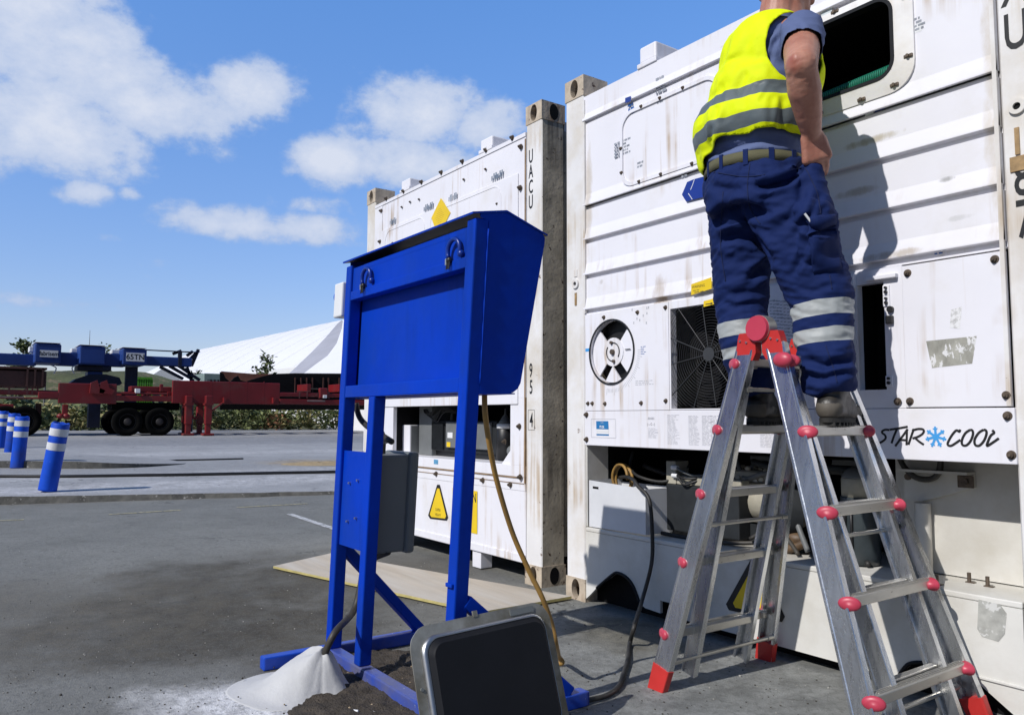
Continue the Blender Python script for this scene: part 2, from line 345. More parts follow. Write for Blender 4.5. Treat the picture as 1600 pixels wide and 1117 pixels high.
bolt_mesh = None
def bolt(u, v, w, M, parent, s=1.0):
    global bolt_mesh
    p = M @ Vector((u, v, w))
    if bolt_mesh is None:
        b = MB(); b.cyl((0, 0, 0), (0, -.004, 0), .019, .018, 16); b.cyl((0, -.004, 0), (0, -.017, 0), .0125, .0115, 6, smooth=False); b.cyl((0, -.017, 0), (0, -.024, 0), .007, .006, 10)
        o = b.build('bolt', BOLTM); bolt_mesh = o.data
    else: o = bpy.data.objects.new('bolt', bolt_mesh); COL.objects.link(o)
    o.parent = parent; o.location = p-Vector(PLOC[parent.name]); o.scale = (s, s, s); o.rotation_euler = (0, random.random()*6, 0); return o
# ------------------------------------------------------------------ ground
def yard_h(x):
    """height of the far concrete yard, which climbs gently away from the kerb"""
    return min(.47, .10+max(0, -6.9-x)*.0185)
def yat(px, py):
    x = -10.
    for _ in range(30):
        p = at(px, py, 'z', yard_h(x)); x = p.x*.6+x*.4
    return at(px, py, 'z', yard_h(x))
def ground_material(name, base, dark, lite, patches, grain=.35, rough=.85):
    m = bpy.data.materials.new(name); m.use_nodes = True; nt = m.node_tree; N = nt.nodes.new; L = nt.links.new; b = nt.nodes['Principled BSDF']
    b.inputs['Roughness'].default_value = rough; b.inputs['Specular IOR Level'].default_value = .3
    ge = N('ShaderNodeNewGeometry'); sep = N('ShaderNodeSeparateXYZ'); L(ge.outputs['Position'], sep.inputs[0])
    def nz(sc, d=5, r=.6):
        n = N('ShaderNodeTexNoise'); n.inputs['Scale'].default_value = sc; n.inputs['Detail'].default_value = d; n.inputs['Roughness'].default_value = r; L(ge.outputs['Position'], n.inputs['Vector']); return n.outputs[0]
    def mr(x, a, b_, c=0., d=1., smooth=False):
        n = N('ShaderNodeMapRange'); n.inputs[1].default_value = a; n.inputs[2].default_value = b_; n.inputs[3].default_value = c; n.inputs[4].default_value = d
        if smooth: n.interpolation_type = 'SMOOTHSTEP'
        L(x, n.inputs[0]); return n.outputs[0]
    def M(op, a, b_=None):
        n = N('ShaderNodeMath'); n.operation = op
        for i, v in enumerate((a, b_)):
            if v is None: continue
            if isinstance(v, (int, float)): n.inputs[i].default_value = v
            else: L(v, n.inputs[i])
        return n.outputs[0]
    def mix(f, a, c):
        x = N('ShaderNodeMix'); x.data_type = 'RGBA'; L(f, x.inputs[0])
        for k, v in ((6, a), (7, c)):
            if isinstance(v, tuple): x.inputs[k].default_value = (*v, 1)
            else: L(v, x.inputs[k])
        return x.outputs[2]
    n1 = nz(1.3, 6); n2 = nz(7, 6); n3 = nz(160, 3, .7); n4 = nz(420, 2, .7)
    c = mix(mr(n1, .35, .65), tuple(x*.88 for x in base), tuple(min(1, x*1.10) for x in base))
    c = mix(M('MULTIPLY', mr(n2, .5, .72), .45), c, dark)
    for (cx, cy, rx, ry, col, amt) in patches:
        q = M('ADD', M('POWER', M('ABSOLUTE', M('DIVIDE', M('SUBTRACT', sep.outputs[0], cx), rx)), 2.), M('POWER', M('ABSOLUTE', M('DIVIDE', M('SUBTRACT', sep.outputs[1], cy), ry)), 2.))
        e = M('ADD', M('SUBTRACT', 1.0, q), M('MULTIPLY', M('SUBTRACT', nz(2.6, 7, .68), .5), 3.6))
        c = mix(M('MULTIPLY', mr(e, -.7, 1.3, smooth=True), amt), c, mix(mr(n2, .35, .65), tuple(x*.72 for x in col), tuple(x*1.3 for x in col)))
    c = mix(M('MULTIPLY', mr(n3, .52, .72), grain), c, tuple(x*.38 for x in base))
    c = mix(M('MULTIPLY', mr(n4, .60, .75), grain), c, lite)
    vo = N('ShaderNodeTexVoronoi'); vo.inputs['Scale'].default_value = 26; L(ge.outputs['Position'], vo.inputs['Vector'])
    sp = M('MULTIPLY', mr(vo.outputs['Distance'], .055, .03), mr(nz(3.1, 2), .52, .56)); c = mix(M('MULTIPLY', sp, .7), c, lite)
    n5 = nz(34, 6, .75); n6 = nz(75, 4, .7); c = mix(M('MULTIPLY', mr(n5, .48, .64), .55), c, tuple(x*.5 for x in base)); c = mix(M('MULTIPLY', mr(n6, .57, .72), .35), c, lite)
    vc = N('ShaderNodeTexVoronoi'); vc.feature = 'DISTANCE_TO_EDGE'; vc.inputs['Scale'].default_value = .42; wv = N('ShaderNodeVectorMath'); wv.operation = 'ADD'; L(ge.outputs['Position'], wv.inputs[0]); nv = N('ShaderNodeTexNoise'); nv.inputs['Scale'].default_value = 2.2; nv.inputs['Detail'].default_value = 5; L(ge.outputs['Position'], nv.inputs['Vector']); L(nv.outputs['Color'], wv.inputs[1]); L(wv.outputs[0], vc.inputs['Vector'])
    c = mix(M('MULTIPLY', M('MULTIPLY', mr(vc.outputs['Distance'], .006, .0015), mr(nz(1.1, 3), .5, .6)), .75), c, tuple(x*.35 for x in base))
    L(c, b.inputs['Base Color'])
    bp = N('ShaderNodeBump'); bp.inputs['Distance'].default_value = .008; L(M('ADD', M('MULTIPLY', n3, .5), M('MULTIPLY', n5, .9)), bp.inputs['Height']); L(bp.outputs[0], b.inputs['Normal'])
    return m
P1 = at(330, 920, 'z', 0); P2 = at(230, 980, 'z', 0); P3 = at(430, 985, 'z', 0); P4 = at(470, 900, 'z', 0); P5 = at(600, 900, 'z', 0); P6 = at(650, 880, 'z', 0)
DK = (.056, .048, .034)
W1 = at(330, 1112, 'z', 0); W2 = at(450, 1112, 'z', 0); W3 = at(250, 1117, 'z', 0)
ASPH = ground_material('asphalt', (.215, .216, .200), (.115, .115, .10), (.36, .36, .33),
    [(P1.x-.1, P1.y, .95, .55, DK, .9), (P2.x, P2.y, .7, .6, DK, .8), (P3.x, P3.y, .65, .55, DK, .9), (P4.x+.2, P4.y+.1, 1.2, .5, DK, .7), (P2.x-.6, P2.y-.3, 1.0, .8, (.11, .098, .075), .6), (W1.x, W1.y, .32, .22, (.72, .72, .72), 1.0), (W2.x, W2.y, .30, .24, (.74, .74, .74), 1.0), (W3.x, W3.y, .3, .13, (.55, .55, .54), .85), (P5.x-.2, P5.y+.3, .9, .4, (.07, .062, .05), .7),
     (1.25, -.35, 1.1, .95, (.248, .254, .243), .95), (.75, -.25, .3, .28, (.13, .115, .075), .7), (1.5, .15, .16, .09, (.10, .085, .05), .8), (2.0, -.7, .8, .6, (.24, .246, .235), .8)])
CONC = ground_material('yard_concrete', (.37, .375, .385), (.25, .255, .26), (.5, .5, .51), [(-7.6, 0, .5, 9, (.50, .50, .51), .8), (-9.1, 0, .35, 9, (.50, .50, .51), .7), (-13.6, 2, .6, 9, (.48, .48, .49), .7), (-16.5, 2, .5, 12, (.46, .46, .47), .6), (-10.5, 1., 1.6, 6, (.26, .265, .27), .6), (-19, 4., 3, 14, (.22, .225, .24), .8), (-24.5, 9, 1.0, 30, (.17, .17, .175), .7), (yat(495, 722).x, yat(495, 722).y, .8, .9, (.36, .27, .15), .75)], grain=.22)
KERB = mat('kerb_face', (.10, .097, .088), .9, var=.35, vscale=9, bump=.006, bscale=40, spots=((.34, .33, .31), 22, .62))
g = MB(); g.add([(-900, -900, -.03), (900, -900, -.03), (900, 900, -.03), (-900, 900, -.03)], [(0, 1, 2, 3)])
kind(g.build('terrain', mat('terrain_scrub', (.14, .14, .085), .95, var=.4, vscale=.2)), 'structure')
ka, kb = Vector((-7.107, -2.287, 0)), Vector((-6.173, 1.236, 0)); kd = (kb-ka)/(kb.y-ka.y)
def kx(y): return ka.x+kd.x*(y-ka.y)
g = MB(); ys = np.linspace(-30, 40, 71); v = []; f = []
for y in ys: v += [(kx(y)+.0, y, 0), (40, y, 0)]
f = [(2*i, 2*i+1, 2*i+3, 2*i+2) for i in range(len(ys)-1)]; g.add(v, f); kind(g.build('asphalt_ground', ASPH), 'structure')
# raised yard with a broken kerb edge
g = MB(); v = []; f = []; ys = np.arange(-30, 60, .12); xs = [0, .03, .6, 2, 5, 9, 14, 20.2, 40]
for y in ys:
    j = .035*noise.noise((y*2.3, 0, 0))+.02*noise.noise((y*9, 3, 0))
    for x in xs:
        X = kx(min(y, 12))+.03+j*(1 if x < .5 else 0)-x; dip = .045*max(0, min(1, (y+2.3)/3.5))*max(0, 1-x/2.2)+.012*max(0, 1-x/2.2); v.append((X, y, yard_h(X)-dip-(.012*abs(noise.noise((y*7, 9, 0))) if x == 0 else 0)))
n = len(xs)
for i in range(len(ys)-1): f += [(i*n+k, i*n+k+1, (i+1)*n+k+1, (i+1)*n+k) for k in range(n-1)]
g.add(v, [q[::-1] for q in f], 0, True)
v = []
for i, y in enumerate(ys): p = g.v[i*n]; v += [p, (p[0]+.035+.02*noise.noise((y*5, 1, 1)), y, -.01)]
g.add(v, [(2*i, 2*i+1, 2*i+3, 2*i+2)[::-1] for i in range(len(ys)-1)], 1, False)
kind(g.build('concrete_yard', [CONC, KERB]), 'structure')
# second low traffic island that tapers off
isl = [yat(-60, 733), yat(0, 731), yat(120, 732), yat(190, 731), yat(250, 728), yat(290, 724), yat(255, 720), yat(120, 719), yat(0, 716), yat(-60, 716)]
g = MB(); isl = spline([Vector(p) for p in isl], 4); n = len(isl); hh = .11
top = [Vector((p.x, p.y, p.z+hh*(1-max(0, min(1, (i-8)/12))*1 if i < 20 else (max(0, min(1, (i-22)/6)))))) for i, p in enumerate(isl)]
g.add([p-Vector((0, 0, .02)) for p in isl]+[Vector((p.x, p.y, yard_h(p.x)+max(.006, t.z-p.z))) for p, t in zip(isl, top)], [(i, (i+1) % n, n+(i+1) % n, n+i) for i in range(n)], 1)
g.add([Vector((p.x, p.y, yard_h(p.x)+max(.006, t.z-p.z))) for p, t in zip(isl, top)], [tuple(range(n))], 0)
kind(g.build('traffic_island', [CONC, KERB]), 'structure')
LINEY = mat('line_yellow_worn', (.50, .45, .25), .8, var=.2, vscale=9, spots=((.2, .2, .18), 30, .5)); LINEW = mat('line_white_worn', (.52, .52, .52), .8, var=.2, vscale=9, spots=((.2, .2, .19), 26, .53))
for (a, b, w, m) in (((170, 804), (283, 797), .05, LINEY), ((-60, 816), (37, 812), .05, LINEY), ((370, 793), (480, 787), .05, LINEY), ((452, 803), (545, 834), .07, LINEW)):
    A = at(*a, 'z', 0); B = at(*b, 'z', 0); t = (B-A).normalized(); nn = Vector((-t.y, t.x, 0))*w/2
    g = MB(); g.add([Vector((p.x, p.y, .004)) for p in (A-nn, B-nn, B+nn, A+nn)], [(0, 1, 2, 3)]); kind(g.build('road_marking', m), 'structure')
# loose soil round the stand's base
SOIL = mat('loose_soil', (.060, .048, .036), .95, var=.4, vscale=20, bump=.012, bscale=120, spots=((.26, .2, .14), 60, .70))
g = MB(); nx, ny = 90, 80; v = []
for i in range(nx+1):
    for j in range(ny+1):
        x = .18+1.2*i/nx; y = -1.86+.86*j/ny
        e = 1-((x-.82)/.56)**2-((y+1.42)/.38)**2+.5*noise.noise((x*3, y*3, 0)); h = max(-.012, min(.016, e*.05))+.010*noise.noise((x*28, y*28, 0))+.006*noise.noise((x*60, y*60, 1))
        v.append((x, y, h if e > -.1 else -.02))
g.add(v, [(i*(ny+1)+j, (i+1)*(ny+1)+j, (i+1)*(ny+1)+j+1, i*(ny+1)+j+1) for i in range(nx) for j in range(ny)], 0, True)
for _ in range(420):
    x = random.gauss(.85, .25); y = random.gauss(-1.5, .17); r = random.uniform(.002, .0065)
    g.ell((x, y, .012), (r, r*random.uniform(.7, 1), r*.7), 0 if random.random() < .8 else 1, n=6, m=4)
kind(g.build('soil', [SOIL, mat('pebble', (.34, .26, .17), .9, var=.3)]), 'stuff')

# grit and crumbs lying about on the asphalt
g = MB(); GR = [mat('grit_dark', (.07, .065, .055), .9, var=.3), mat('grit_pale', (.33, .32, .29), .9, var=.2)]
def near(px, py): q = at(px, py, 'z', 0); return q.x, q.y
for k in range(1100):
    px_ = random.uniform(-20, 1300); py_ = 800+320*random.random()**.7; x, y = near(px_, py_)
    if y > -.02 and x > -2.5: continue
    r = random.uniform(.0015, .0045)*(1.6 if random.random() < .06 else 1); g.ell((x, y, r*.4), (r, r*random.uniform(.6, 1), r*.6), 1 if random.random() < .25 else 0, n=6, m=4)
kind(g.build('grit', GR), 'stuff')
# ------------------------------------------------------------------ reefer containers
PITCH_Z = (2.603, 2.12, 1.93, 1.735, 1.545)
def casting(M, u0, u1, z0, z1, parent, side):
    """corner fitting with oval openings in its front and outer side"""
    c = MB(); d = .178; ce = ((u0+u1)/2, (z0+z1)/2); ov = [(ce[0]+.033*math.cos(a)*1.0, ce[1]+(.0*0+.052)*math.sin(a)) for a in np.linspace(0, 2*math.pi, 24, endpoint=False)]
    def rect(n=24):
        o = []
        for a in np.linspace(0, 2*math.pi, n, endpoint=False):
            x, y = math.cos(a), math.sin(a); k = 1/max(abs(x), abs(y)); o.append((ce[0]+x*k*(u1-u0)/2, ce[1]+y*k*(z1-z0)/2))
        return o
    c.ring(rect(), ov, -.03, .004, 0, M)
    c.prism(ov, -.10, -.11, 1, M)
    for a, b in ((( u0, z0), (u0+.006, z1)), ((u1-.006, z0), (u1, z1)), ((u0+.006, z0), (u1-.006, z0+.006)), ((u0+.006, z1-.006), (u1-.006, z1))):
        c.b2((a[0], a[1], -d), (b[0], b[1], -.0301), 0, M)
    su = u1 if side > 0 else u0
    oz = [(-.09+.034*math.cos(a), ce[1]+.05*math.sin(a)) for a in np.linspace(0, 2*math.pi, 20, endpoint=False)]
    MS = M @ frame((su+side*.0015, 0, 0), (0, 0, 1), (0, 1, 0)); c.flat([(p[0], p[1]) for p in oz][::1 if side < 0 else -1], 0, 1, MS)
    c.build('corner_casting', [CASTING, VOID], parent); return
def shell(M, parent, L=12.19, Hh=2.896):
    s = MB(); s.b2((.012, .16, -L), (.035, 2.74, -.166), 0, M); s.b2((2.403, .16, -L), (2.426, 2.74, -.166), 0, M); s.b2((.0351, .16, -L), (2.4029, 2.74, -L+.03), 0, M)
    s.build('side_wall', [SIDEW], parent); s = MB(); s.b2((.012, 2.7401, -L), (2.426, 2.80, -.181), 0, M); s.build('roof', WHITE, parent)
    s = MB(); s.b2((.036, .13, -L+.03), (2.402, .20, -.62), 0, M); s.build('underframe', VOID, parent)
def posts(M, parent):
    for u0, u1, sd in ((0, .162, -1), (2.276, 2.438, 1)):
        p = MB(); ou = u0 if sd < 0 else u1
        prof = [(u0+.004, -.165), (u0+.004, -.006), (u0+.01, 0), (u1-.01, 0), (u1-.004, -.006), (u1-.004, -.165)]
        p.prism([(a, b) for a, b in prof], .1181, 2.7779, 0, M @ frame((0, 0, 0), (1, 0, 0), (0, 0, 1), (0, 1, 0)))
        o = p.build('corner_post', [WPOST, SIDEW], parent)
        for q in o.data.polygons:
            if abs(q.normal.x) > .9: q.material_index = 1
        casting(M, u0, u1, 0, .118, parent, sd); casting(M, u0, u1, 2.778, 2.896, parent, sd)
def lap_panel(mb, M, u0, u1, z0, z1, lines, w=0., d=.013):
    """white sheet in laps: each lap leans out towards its lower edge and steps back beneath"""
    prof = [(z1, w-.03), (z1, w)]; 
    for z in lines:
        if z0 < z < z1: prof += [(z+.085, w), (z+.026, w+d), (z+.0215, w+d), (z+.020, w-.016), (z, w-.016), (z-.0005, w)]
    prof += [(z0, w), (z0, w-.03)]
    mb.sweep(prof, u0, u1, 0, M)
def label_lines(mb, u, z, w, wd, n, M, mat=1, pitch=.009, h=.003):
    for i in range(n):
        x = u
        while x < u+wd*random.uniform(.6, 1):
            l = random.uniform(.006, .03); mb.flat([(x, z-i*pitch), (x+l, z-i*pitch), (x+l, z-i*pitch+h), (x, z-i*pitch+h)], w, mat, M); x += l+.005
def sticker(mb, u0, z0, u1, z1, w, M, mat=1, dash=0):
    mb.flat([(u0, z0), (u1, z0), (u1, z1), (u0, z1)], w, mat, M)
def hexpanel(): pass
# ---------------------------------------------- right-hand container, the one being worked on
M1 = wallM(0, 0)
R1 = thing('refrigerated_container', 'white refrigerated container with an open dark hatch in front of the man on the ladder', 'container', (1.219, 0, 0), 'refrigerated containers side by side')
posts(M1, R1); shell(M1, R1)
fp = MB(); OU0, OU1, OZ0, OZ1 = 1.285, 1.945, 2.235, 2.572
fp.sweep([(2.76, -.10), (2.76, .004), (2.66, .004), (2.622, .016), (2.619, .016), (2.618, -.012), (2.6035, -.012), (2.6035, -.03)], .1625, 2.2755, 0, M1)        # header
fp.b2((.1625, 2.14, -.03), (OU0, 2.603, 0), 0, M1); fp.b2((OU1, 2.14, -.03), (2.2755, 2.603, 0), 0, M1)
fp.b2((OU0, 2.14, -.03), (OU1, OZ0, 0), 0, M1); fp.b2((OU0, OZ1, -.03), (OU1, 2.603, 0), 0, M1)
lap_panel(fp, M1, .1625, 2.2755, 1.538, 2.14, (2.12, 1.93, 1.735, 1.545))
def sp2(px, py): q = at(px, py, 'y', 0); return q.x, q.z
STAIN = (.34, .24, .13)
WFRONT = mat('container_white_stained', (.79, .785, .83), .42, var=.04, vscale=1.6, bump=.0015, bscale=7, streak=((.40, .27, .13), .7, .50, .68), spots=((.26, .22, .18), 11, .715), grime=((.60, .55, .44), .4, .54, .74),
    patch=((*sp2(1030, 455), .05, .09, STAIN, .55), (*sp2(1035, 478), .07, .05, STAIN, .5), (*sp2(1030, 275), .07, .018, (.30, .14, .05), .7), (.20, 2.2, .035, .35, (.45, .36, .22), .5), (2.25, 2.0, .03, .5, (.5, .42, .28), .5), (*sp2(1340, 300), .10, .02, (.35, .29, .19), .6), (*sp2(1360, 220), .14, .018, (.38, .32, .2), .7), (*sp2(1385, 400), .16, .018, (.38, .30, .2), .6), (*sp2(1480, 280), .035, .012, (.33, .33, .33), .9), (*sp2(1560, 190), .02, .05, (.5, .42, .28), .6), (*sp2(1290, 165), .05, .03, (.3, .27, .2), .8), (*sp2(1500, 340), .05, .012, (.5, .5, .5), .5), (*sp2(940, 440), .02, .02, (.4, .36, .3), .6), (*sp2(1200, 40), .3, .01, (.5, .44, .33), .5)))
front = fp.build('front_panel', WFRONT, R1)
# seam strips beside the posts
s = MB(); s.b2((.163, 1.545, .0), (.178, 2.74, .012), 0, M1); s.b2((2.262, 1.02, .002), (2.2755, 2.74, .014), 0, M1); s.build('edge_trim', WPOST, R1)
# closed hatch at left
h = MB(); o_ = rrect(.462, 2.165, 1.12, 2.565, .09, 8); i_ = rrect(.480, 2.183, 1.102, 2.547, .075, 8); h.ring(o_, i_, .0, .014, 0, M1); h.prism(rrect(.4805, 2.1835, 1.1015, 2.5465, .0745, 8), .0, .006, 0, M1); h.build('hatch_cover_panel', WHITE, R1)
for (u, v) in ((.47, 2.38), (.472, 2.25), (.60, 2.172), (.75, 2.172), (.95, 2.172), (.62, 2.557), (.9, 2.557), (.75, 2.557)): bolt(u, v, .012, M1, R1, .55)
# open hatch at right: frame, gasket and the dark space behind it
h = MB(); o_ = rrect(1.225, 2.185, 2.005, 2.598, .10, 8); i_ = rrect(OU0+.012, OZ0+.012, OU1-.012, OZ1-.012, .07, 8); h.ring(o_, i_, .0005, .010, 0, M1, .0005, .022); hf = h.build('hatch_frame', FLANGE if False else WPOST, R1)
h = MB(); h.ring(rrect(OU0+.008, OZ0+.008, OU1-.008, OZ1-.008, .072, 8), rrect(OU0+.022, OZ0+.022, OU1-.022, OZ1-.022, .056, 8), -.02, .0235, 0, M1); h.build('gasket', RUBBER, hf)
h = MB(); h.b2((OU0-.06, OZ0-.10, -.60), (OU1+.06, OZ1+.02, -.59), 0, M1); h.b2((OU0-.06, OZ0-.11, -.59), (OU1+.06, OZ0-.1001, -.031), 0, M1); h.b2((OU0-.06, OZ1+.0201, -.59), (OU1+.06, OZ1+.03, -.031), 0, M1)
h.b2((OU0-.07, OZ0-.10, -.59), (OU0-.0601, OZ1+.02, -.031), 0, M1); h.b2((OU1+.0601, OZ0-.10, -.59), (OU1+.07, OZ1+.02, -.031), 0, M1)
li = h.build('hatch_interior', VOID, R1)
h = MB(); GREENH = mat('hose_green', (.01, .17, .105), .45, var=.1)
for k in range(34):
    u = 1.60+.0088*k; h.cyl((u, OZ0+.052+.0004*k, -.055), (u+.0058, OZ0+.052+.0004*k, -.055), .024, n=14, mat=0, M=M1)
h.cyl((1.59, OZ0+.05, -.055), (1.91, OZ0+.064, -.055), .019, n=12, M=M1); h.build('ribbed_hose', GREENH, R1)
h = MB()
for (u, v) in ((1.44, 2.585), (1.70, 2.59), (1.975, 2.53), (1.985, 2.30), (1.62, 2.20), (1.80, 2.198), (1.93, 2.21), (1.3, 2.2)):
    h.b2((u-.016, v-.006, .0101), (u+.016, v+.006, .019), 0, M1, .002); h.cyl((u, v, .0185), (u, v, .026), .006, n=8, M=M1)
h.build('clamp', BOLTM, R1)
# roof box
h = MB(); 
for (u, y) in ((.52, .12),):
    h.b2((.60, 2.785, -.20), (.715, 2.872, .002), 0, M1, .010); h.b2((.59, 2.7605, -.22), (.725, 2.7849, .012), 0, M1, .004)
h.build('roof_vent_box', WHITE, R1)
# fresh-air panel with its round vane
LZ0, LZ1 = 1.0165, 1.536
h = MB(); fc = (.386, 1.321); R_ = .165; NN = 48
def squarering(c, r, u0, u1, z0, z1):
    o = []
    for k in range(NN):
        a = 2*math.pi*k/NN; x, y = math.cos(a), math.sin(a)
        tx = (u1-c[0])/x if x > 1e-9 else ((u0-c[0])/x if x < -1e-9 else 1e9); ty = (z1-c[1])/y if y > 1e-9 else ((z0-c[1])/y if y < -1e-9 else 1e9)
        t = min(tx, ty); o.append((c[0]+x*t, c[1]+y*t))
    for (cu, cz) in ((u0, z0), (u1, z0), (u1, z1), (u0, z1)):      # pull the nearest sample into each corner
        k = min(range(NN), key=lambda q: (o[q][0]-cu)**2+(o[q][1]-cz)**2); o[k] = (cu, cz)
    return o
cc = [(fc[0]+R_*math.cos(2*math.pi*k/NN), fc[1]+R_*math.sin(2*math.pi*k/NN)) for k in range(NN)]
h.ring(squarering(fc, R_, .1785, .787, LZ0, LZ1), cc, -.02, .012, 0, M1); ap = h.build('air_exchange_panel', WHITE, R1)
h = MB(); h.ring(circ(*fc, R_+.007, NN), circ(*fc, R_-.001, NN), .0125, .018, 0, M1); h.build('vent_rim', BLACK, ap)
h = MB(); h.prism(circ(*fc, R_+.004, 40), -.06, -.05, 1, M1)
for a0, a1 in ((-48, 48), (132, 228)): h.prism([fc]+circ(*fc, R_-.004, 16, a0, a1), -.012, -.004, 0, M1)
h.prism([(fc[0], fc[1]-.075)]+circ(*fc, R_-.006, 8, 250, 293), -.0035, .004, 0, M1)
h.prism(circ(*fc, .075, 24), -.0038, .0005, 0, M1); h.cyl((fc[0], fc[1], 0), (fc[0], fc[1], .014), .014, n=8, mat=2, M=M1)
for a in (40, 220): h.tube([Vector((fc[0]+.048*math.cos(math.radians(a+t)), fc[1]+.048*math.sin(math.radians(a+t)), .003)) for t in range(-75, 60, 9)], .0028, 6, 1, M1); h.cyl((fc[0]+.05*math.cos(math.radians(a+60)), fc[1]+.05*math.sin(math.radians(a+60)), .001), (fc[0]+.05*math.cos(math.radians(a+60)), fc[1]+.05*math.sin(math.radians(a+60)), .012), .009, n=6, mat=2, M=M1)
h.flat([(fc[0]+.09, fc[1]+.004), (fc[0]+.13, fc[1]+.004), (fc[0]+.13, fc[1]+.009), (fc[0]+.09, fc[1]+.009)], .0022, 1, M1)
h.build('air_vane', [WHITE, BLACK, BOLTM], ap)
h = MB()
for k in range(34):
    a = math.radians(-100+k*3.0); r0 = R_+.028; r1 = r0+(.02 if k % 5 else .034)
    h.ribbon([(fc[0]+r0*math.cos(a), fc[1]+r0*math.sin(a)), (fc[0]+r1*math.cos(a), fc[1]+r1*math.sin(a))], .0022, .0125, 0, M1)
label_lines(h, .56, 1.16, .0125, .12, 3, M1, 0); sticker(h, .15+.03, 1.335, .222, 1.352, .0127, M1, 1); label_lines(h, .60, 1.33, .0125, .03, 5, M1, 2)
for k in range(9): x = random.uniform(.52, .66); z = random.uniform(1.44, 1.52); h.flat([(x, z), (x+.006, z), (x+.006, z+.012), (x, z+.012)], .0126, 0, M1)
h.build('markings', [INKG, ICE, INKB], ap)
for (u, v) in ((.20, 1.055), (.235, 1.055), (.335, 1.052), (.60, 1.052), (.33, 1.507), (.58, 1.507), (.77, 1.51), (.765, 1.06)): bolt(u, v, .012, M1, R1, .6)
# condenser fan grille
GU0, GU1, GZ0, GZ1 = .79, 1.272, 1.022, 1.500; gc = (1.031, 1.268)
h = MB(); h.ring(squarering(gc, .25, GU0-.002, GU1+.03, LZ0, LZ1), squarering(gc, .25, GU0+.008, GU1-.008, GZ0, GZ1), -.03, .010, 0, M1); fr = h.build('fan_panel', WHITE, R1)
h = MB(); h.b2((GU0-.01, GZ0-.01, -.20), (GU1+.01, GZ1+.01, -.19), 0, M1)
for k in range(5):
    a = 2*math.pi*k/5+.3; pts = [(gc[0]+r*math.cos(a+da), gc[1]+r*math.sin(a+da)) for r, da in ((.05, -.3), (.22, -.42), (.24, 0), (.23, .35), (.06, .5))]; h.prism(pts, -.13, -.12, 0, M1)
h.build('fan', VOID, R1)
h = MB()
def clipped(pts, wz, r):
    run = []
    for p in pts+[None]:
        ok = p is not None and GU0+.006 < p[0] < GU1-.006 and GZ0+.002 < p[1] < GZ1-.002
        if ok: run.append(Vector((p[0], p[1], wz)))
        else:
            if len(run) > 1: h.tube(run, r, 5, 0, M1)
            run = []
for k in range(2, 25):
    r = .013*k+.012; clipped(circ(gc[0], gc[1], r, 72, 0, 359.9), .006-.00002*r, .0010)
for k in range(12):
    a = 2*math.pi*k/12+.15; clipped([(gc[0]+r*math.cos(a), gc[1]+r*math.sin(a)) for r in np.linspace(.03, .36, 40)], .0095, .0024)
h.cyl((gc[0], gc[1], .0), (gc[0], gc[1], .013), .032, n=24, mat=0, M=M1); GRILLE = mat('grille_black', (.04, .042, .045), .45, var=.2); h.build('fan_grille', GRILLE, R1)
# middle panel, control box opening, right-hand cover
h = MB(); h.b2((1.3025, LZ0, -.03), (1.70, LZ1, .008), 0, M1); h.build('access_panel', WHITE, R1)
h = MB()
for k in range(16): label_lines(h, 1.36+.017*k, 1.47-.003*k, .0086, .012, 22, M1, 0, .014, .004)
h.build('instruction_sheet', INKG, R1)
CU0, CU1, CZ0, CZ1 = 1.752, 1.858, 1.085, 1.485
h = MB(); h.b2((1.702, CZ1, -.03), (1.928, LZ1, .006), 0, M1); h.b2((1.702, LZ0, -.03), (1.928, CZ0, .006), 0, M1); h.b2((1.702, CZ0, -.03), (CU0, CZ1, .006), 0, M1); h.b2((CU1, CZ0, -.03), (1.928, CZ1, .006), 0, M1); cb = h.build('control_box', WHITE, R1)
h = MB(); h.b2((CU0-.02, CZ0-.02, -.16), (CU1+.02, CZ1+.02, -.15), 0, M1); h.b2((CU0-.02, CZ0-.02, -.149), (CU0-.012, CZ1+.02, -.031), 0, M1); h.b2((CU1+.012, CZ0-.02, -.149), (CU1+.02, CZ1+.02, -.031), 0, M1); h.b2((CU0-.01, CZ1+.012, -.149), (CU1+.01, CZ1+.02, -.031), 0, M1); h.b2((CU0-.01, CZ0-.02, -.149), (CU1+.01, CZ0-.012, -.031), 0, M1); h.build('control_interior', VOID, cb)
h = MB()
for z in (1.355, 1.335, 1.31): label_lines(h, 1.775, z, -.1495, .07, 1, M1, 0, .009, .012)
sticker(h, 1.78, 1.098, 1.835, 1.125, -.1495, M1, 1); h.build('switch_markings', [INKG, MGREY], cb)
h = MB(); h.b2((1.729, 1.06, .0062), (1.745, 1.47, .05), 0, M1, .002); h.b2((1.70, 1.47, .0062), (1.752, 1.525, .03), 0, M1, .003); h.b2((1.80, 1.492, .0062), (1.915, 1.508, .028), 0, M1, .003); h.build('door_frame', WHITE, cb)
h = MB()
for (u, z) in ((1.868, 1.45), (1.868, 1.41), (1.868, 1.115)): h.b2((u-.012, z-.02, .0062), (u+.014, z+.02, .011), 0, M1, .002); h.cyl((u+.002, z-.006, .011), (u+.002, z-.006, .02), .006, n=8, mat=1, M=M1); h.cyl((u+.002, z+.010, .011), (u+.002, z+.010, .02), .005, n=8, mat=1, M=M1)
h.b2((1.868, 1.325, .0062), (1.894, 1.355, .022), 1, M1, .003); h.cyl((1.884, 1.378, .0062), (1.884, 1.378, .018), .012, n=12, mat=1, M=M1); h.build('latch', [WHITE, BLACK], cb)
h = MB(); h.b2((1.9305, LZ0+.002, -.01), (2.274, 1.530, .012), 0, M1, .002); cv = h.build('right_cover', WHITE, R1)
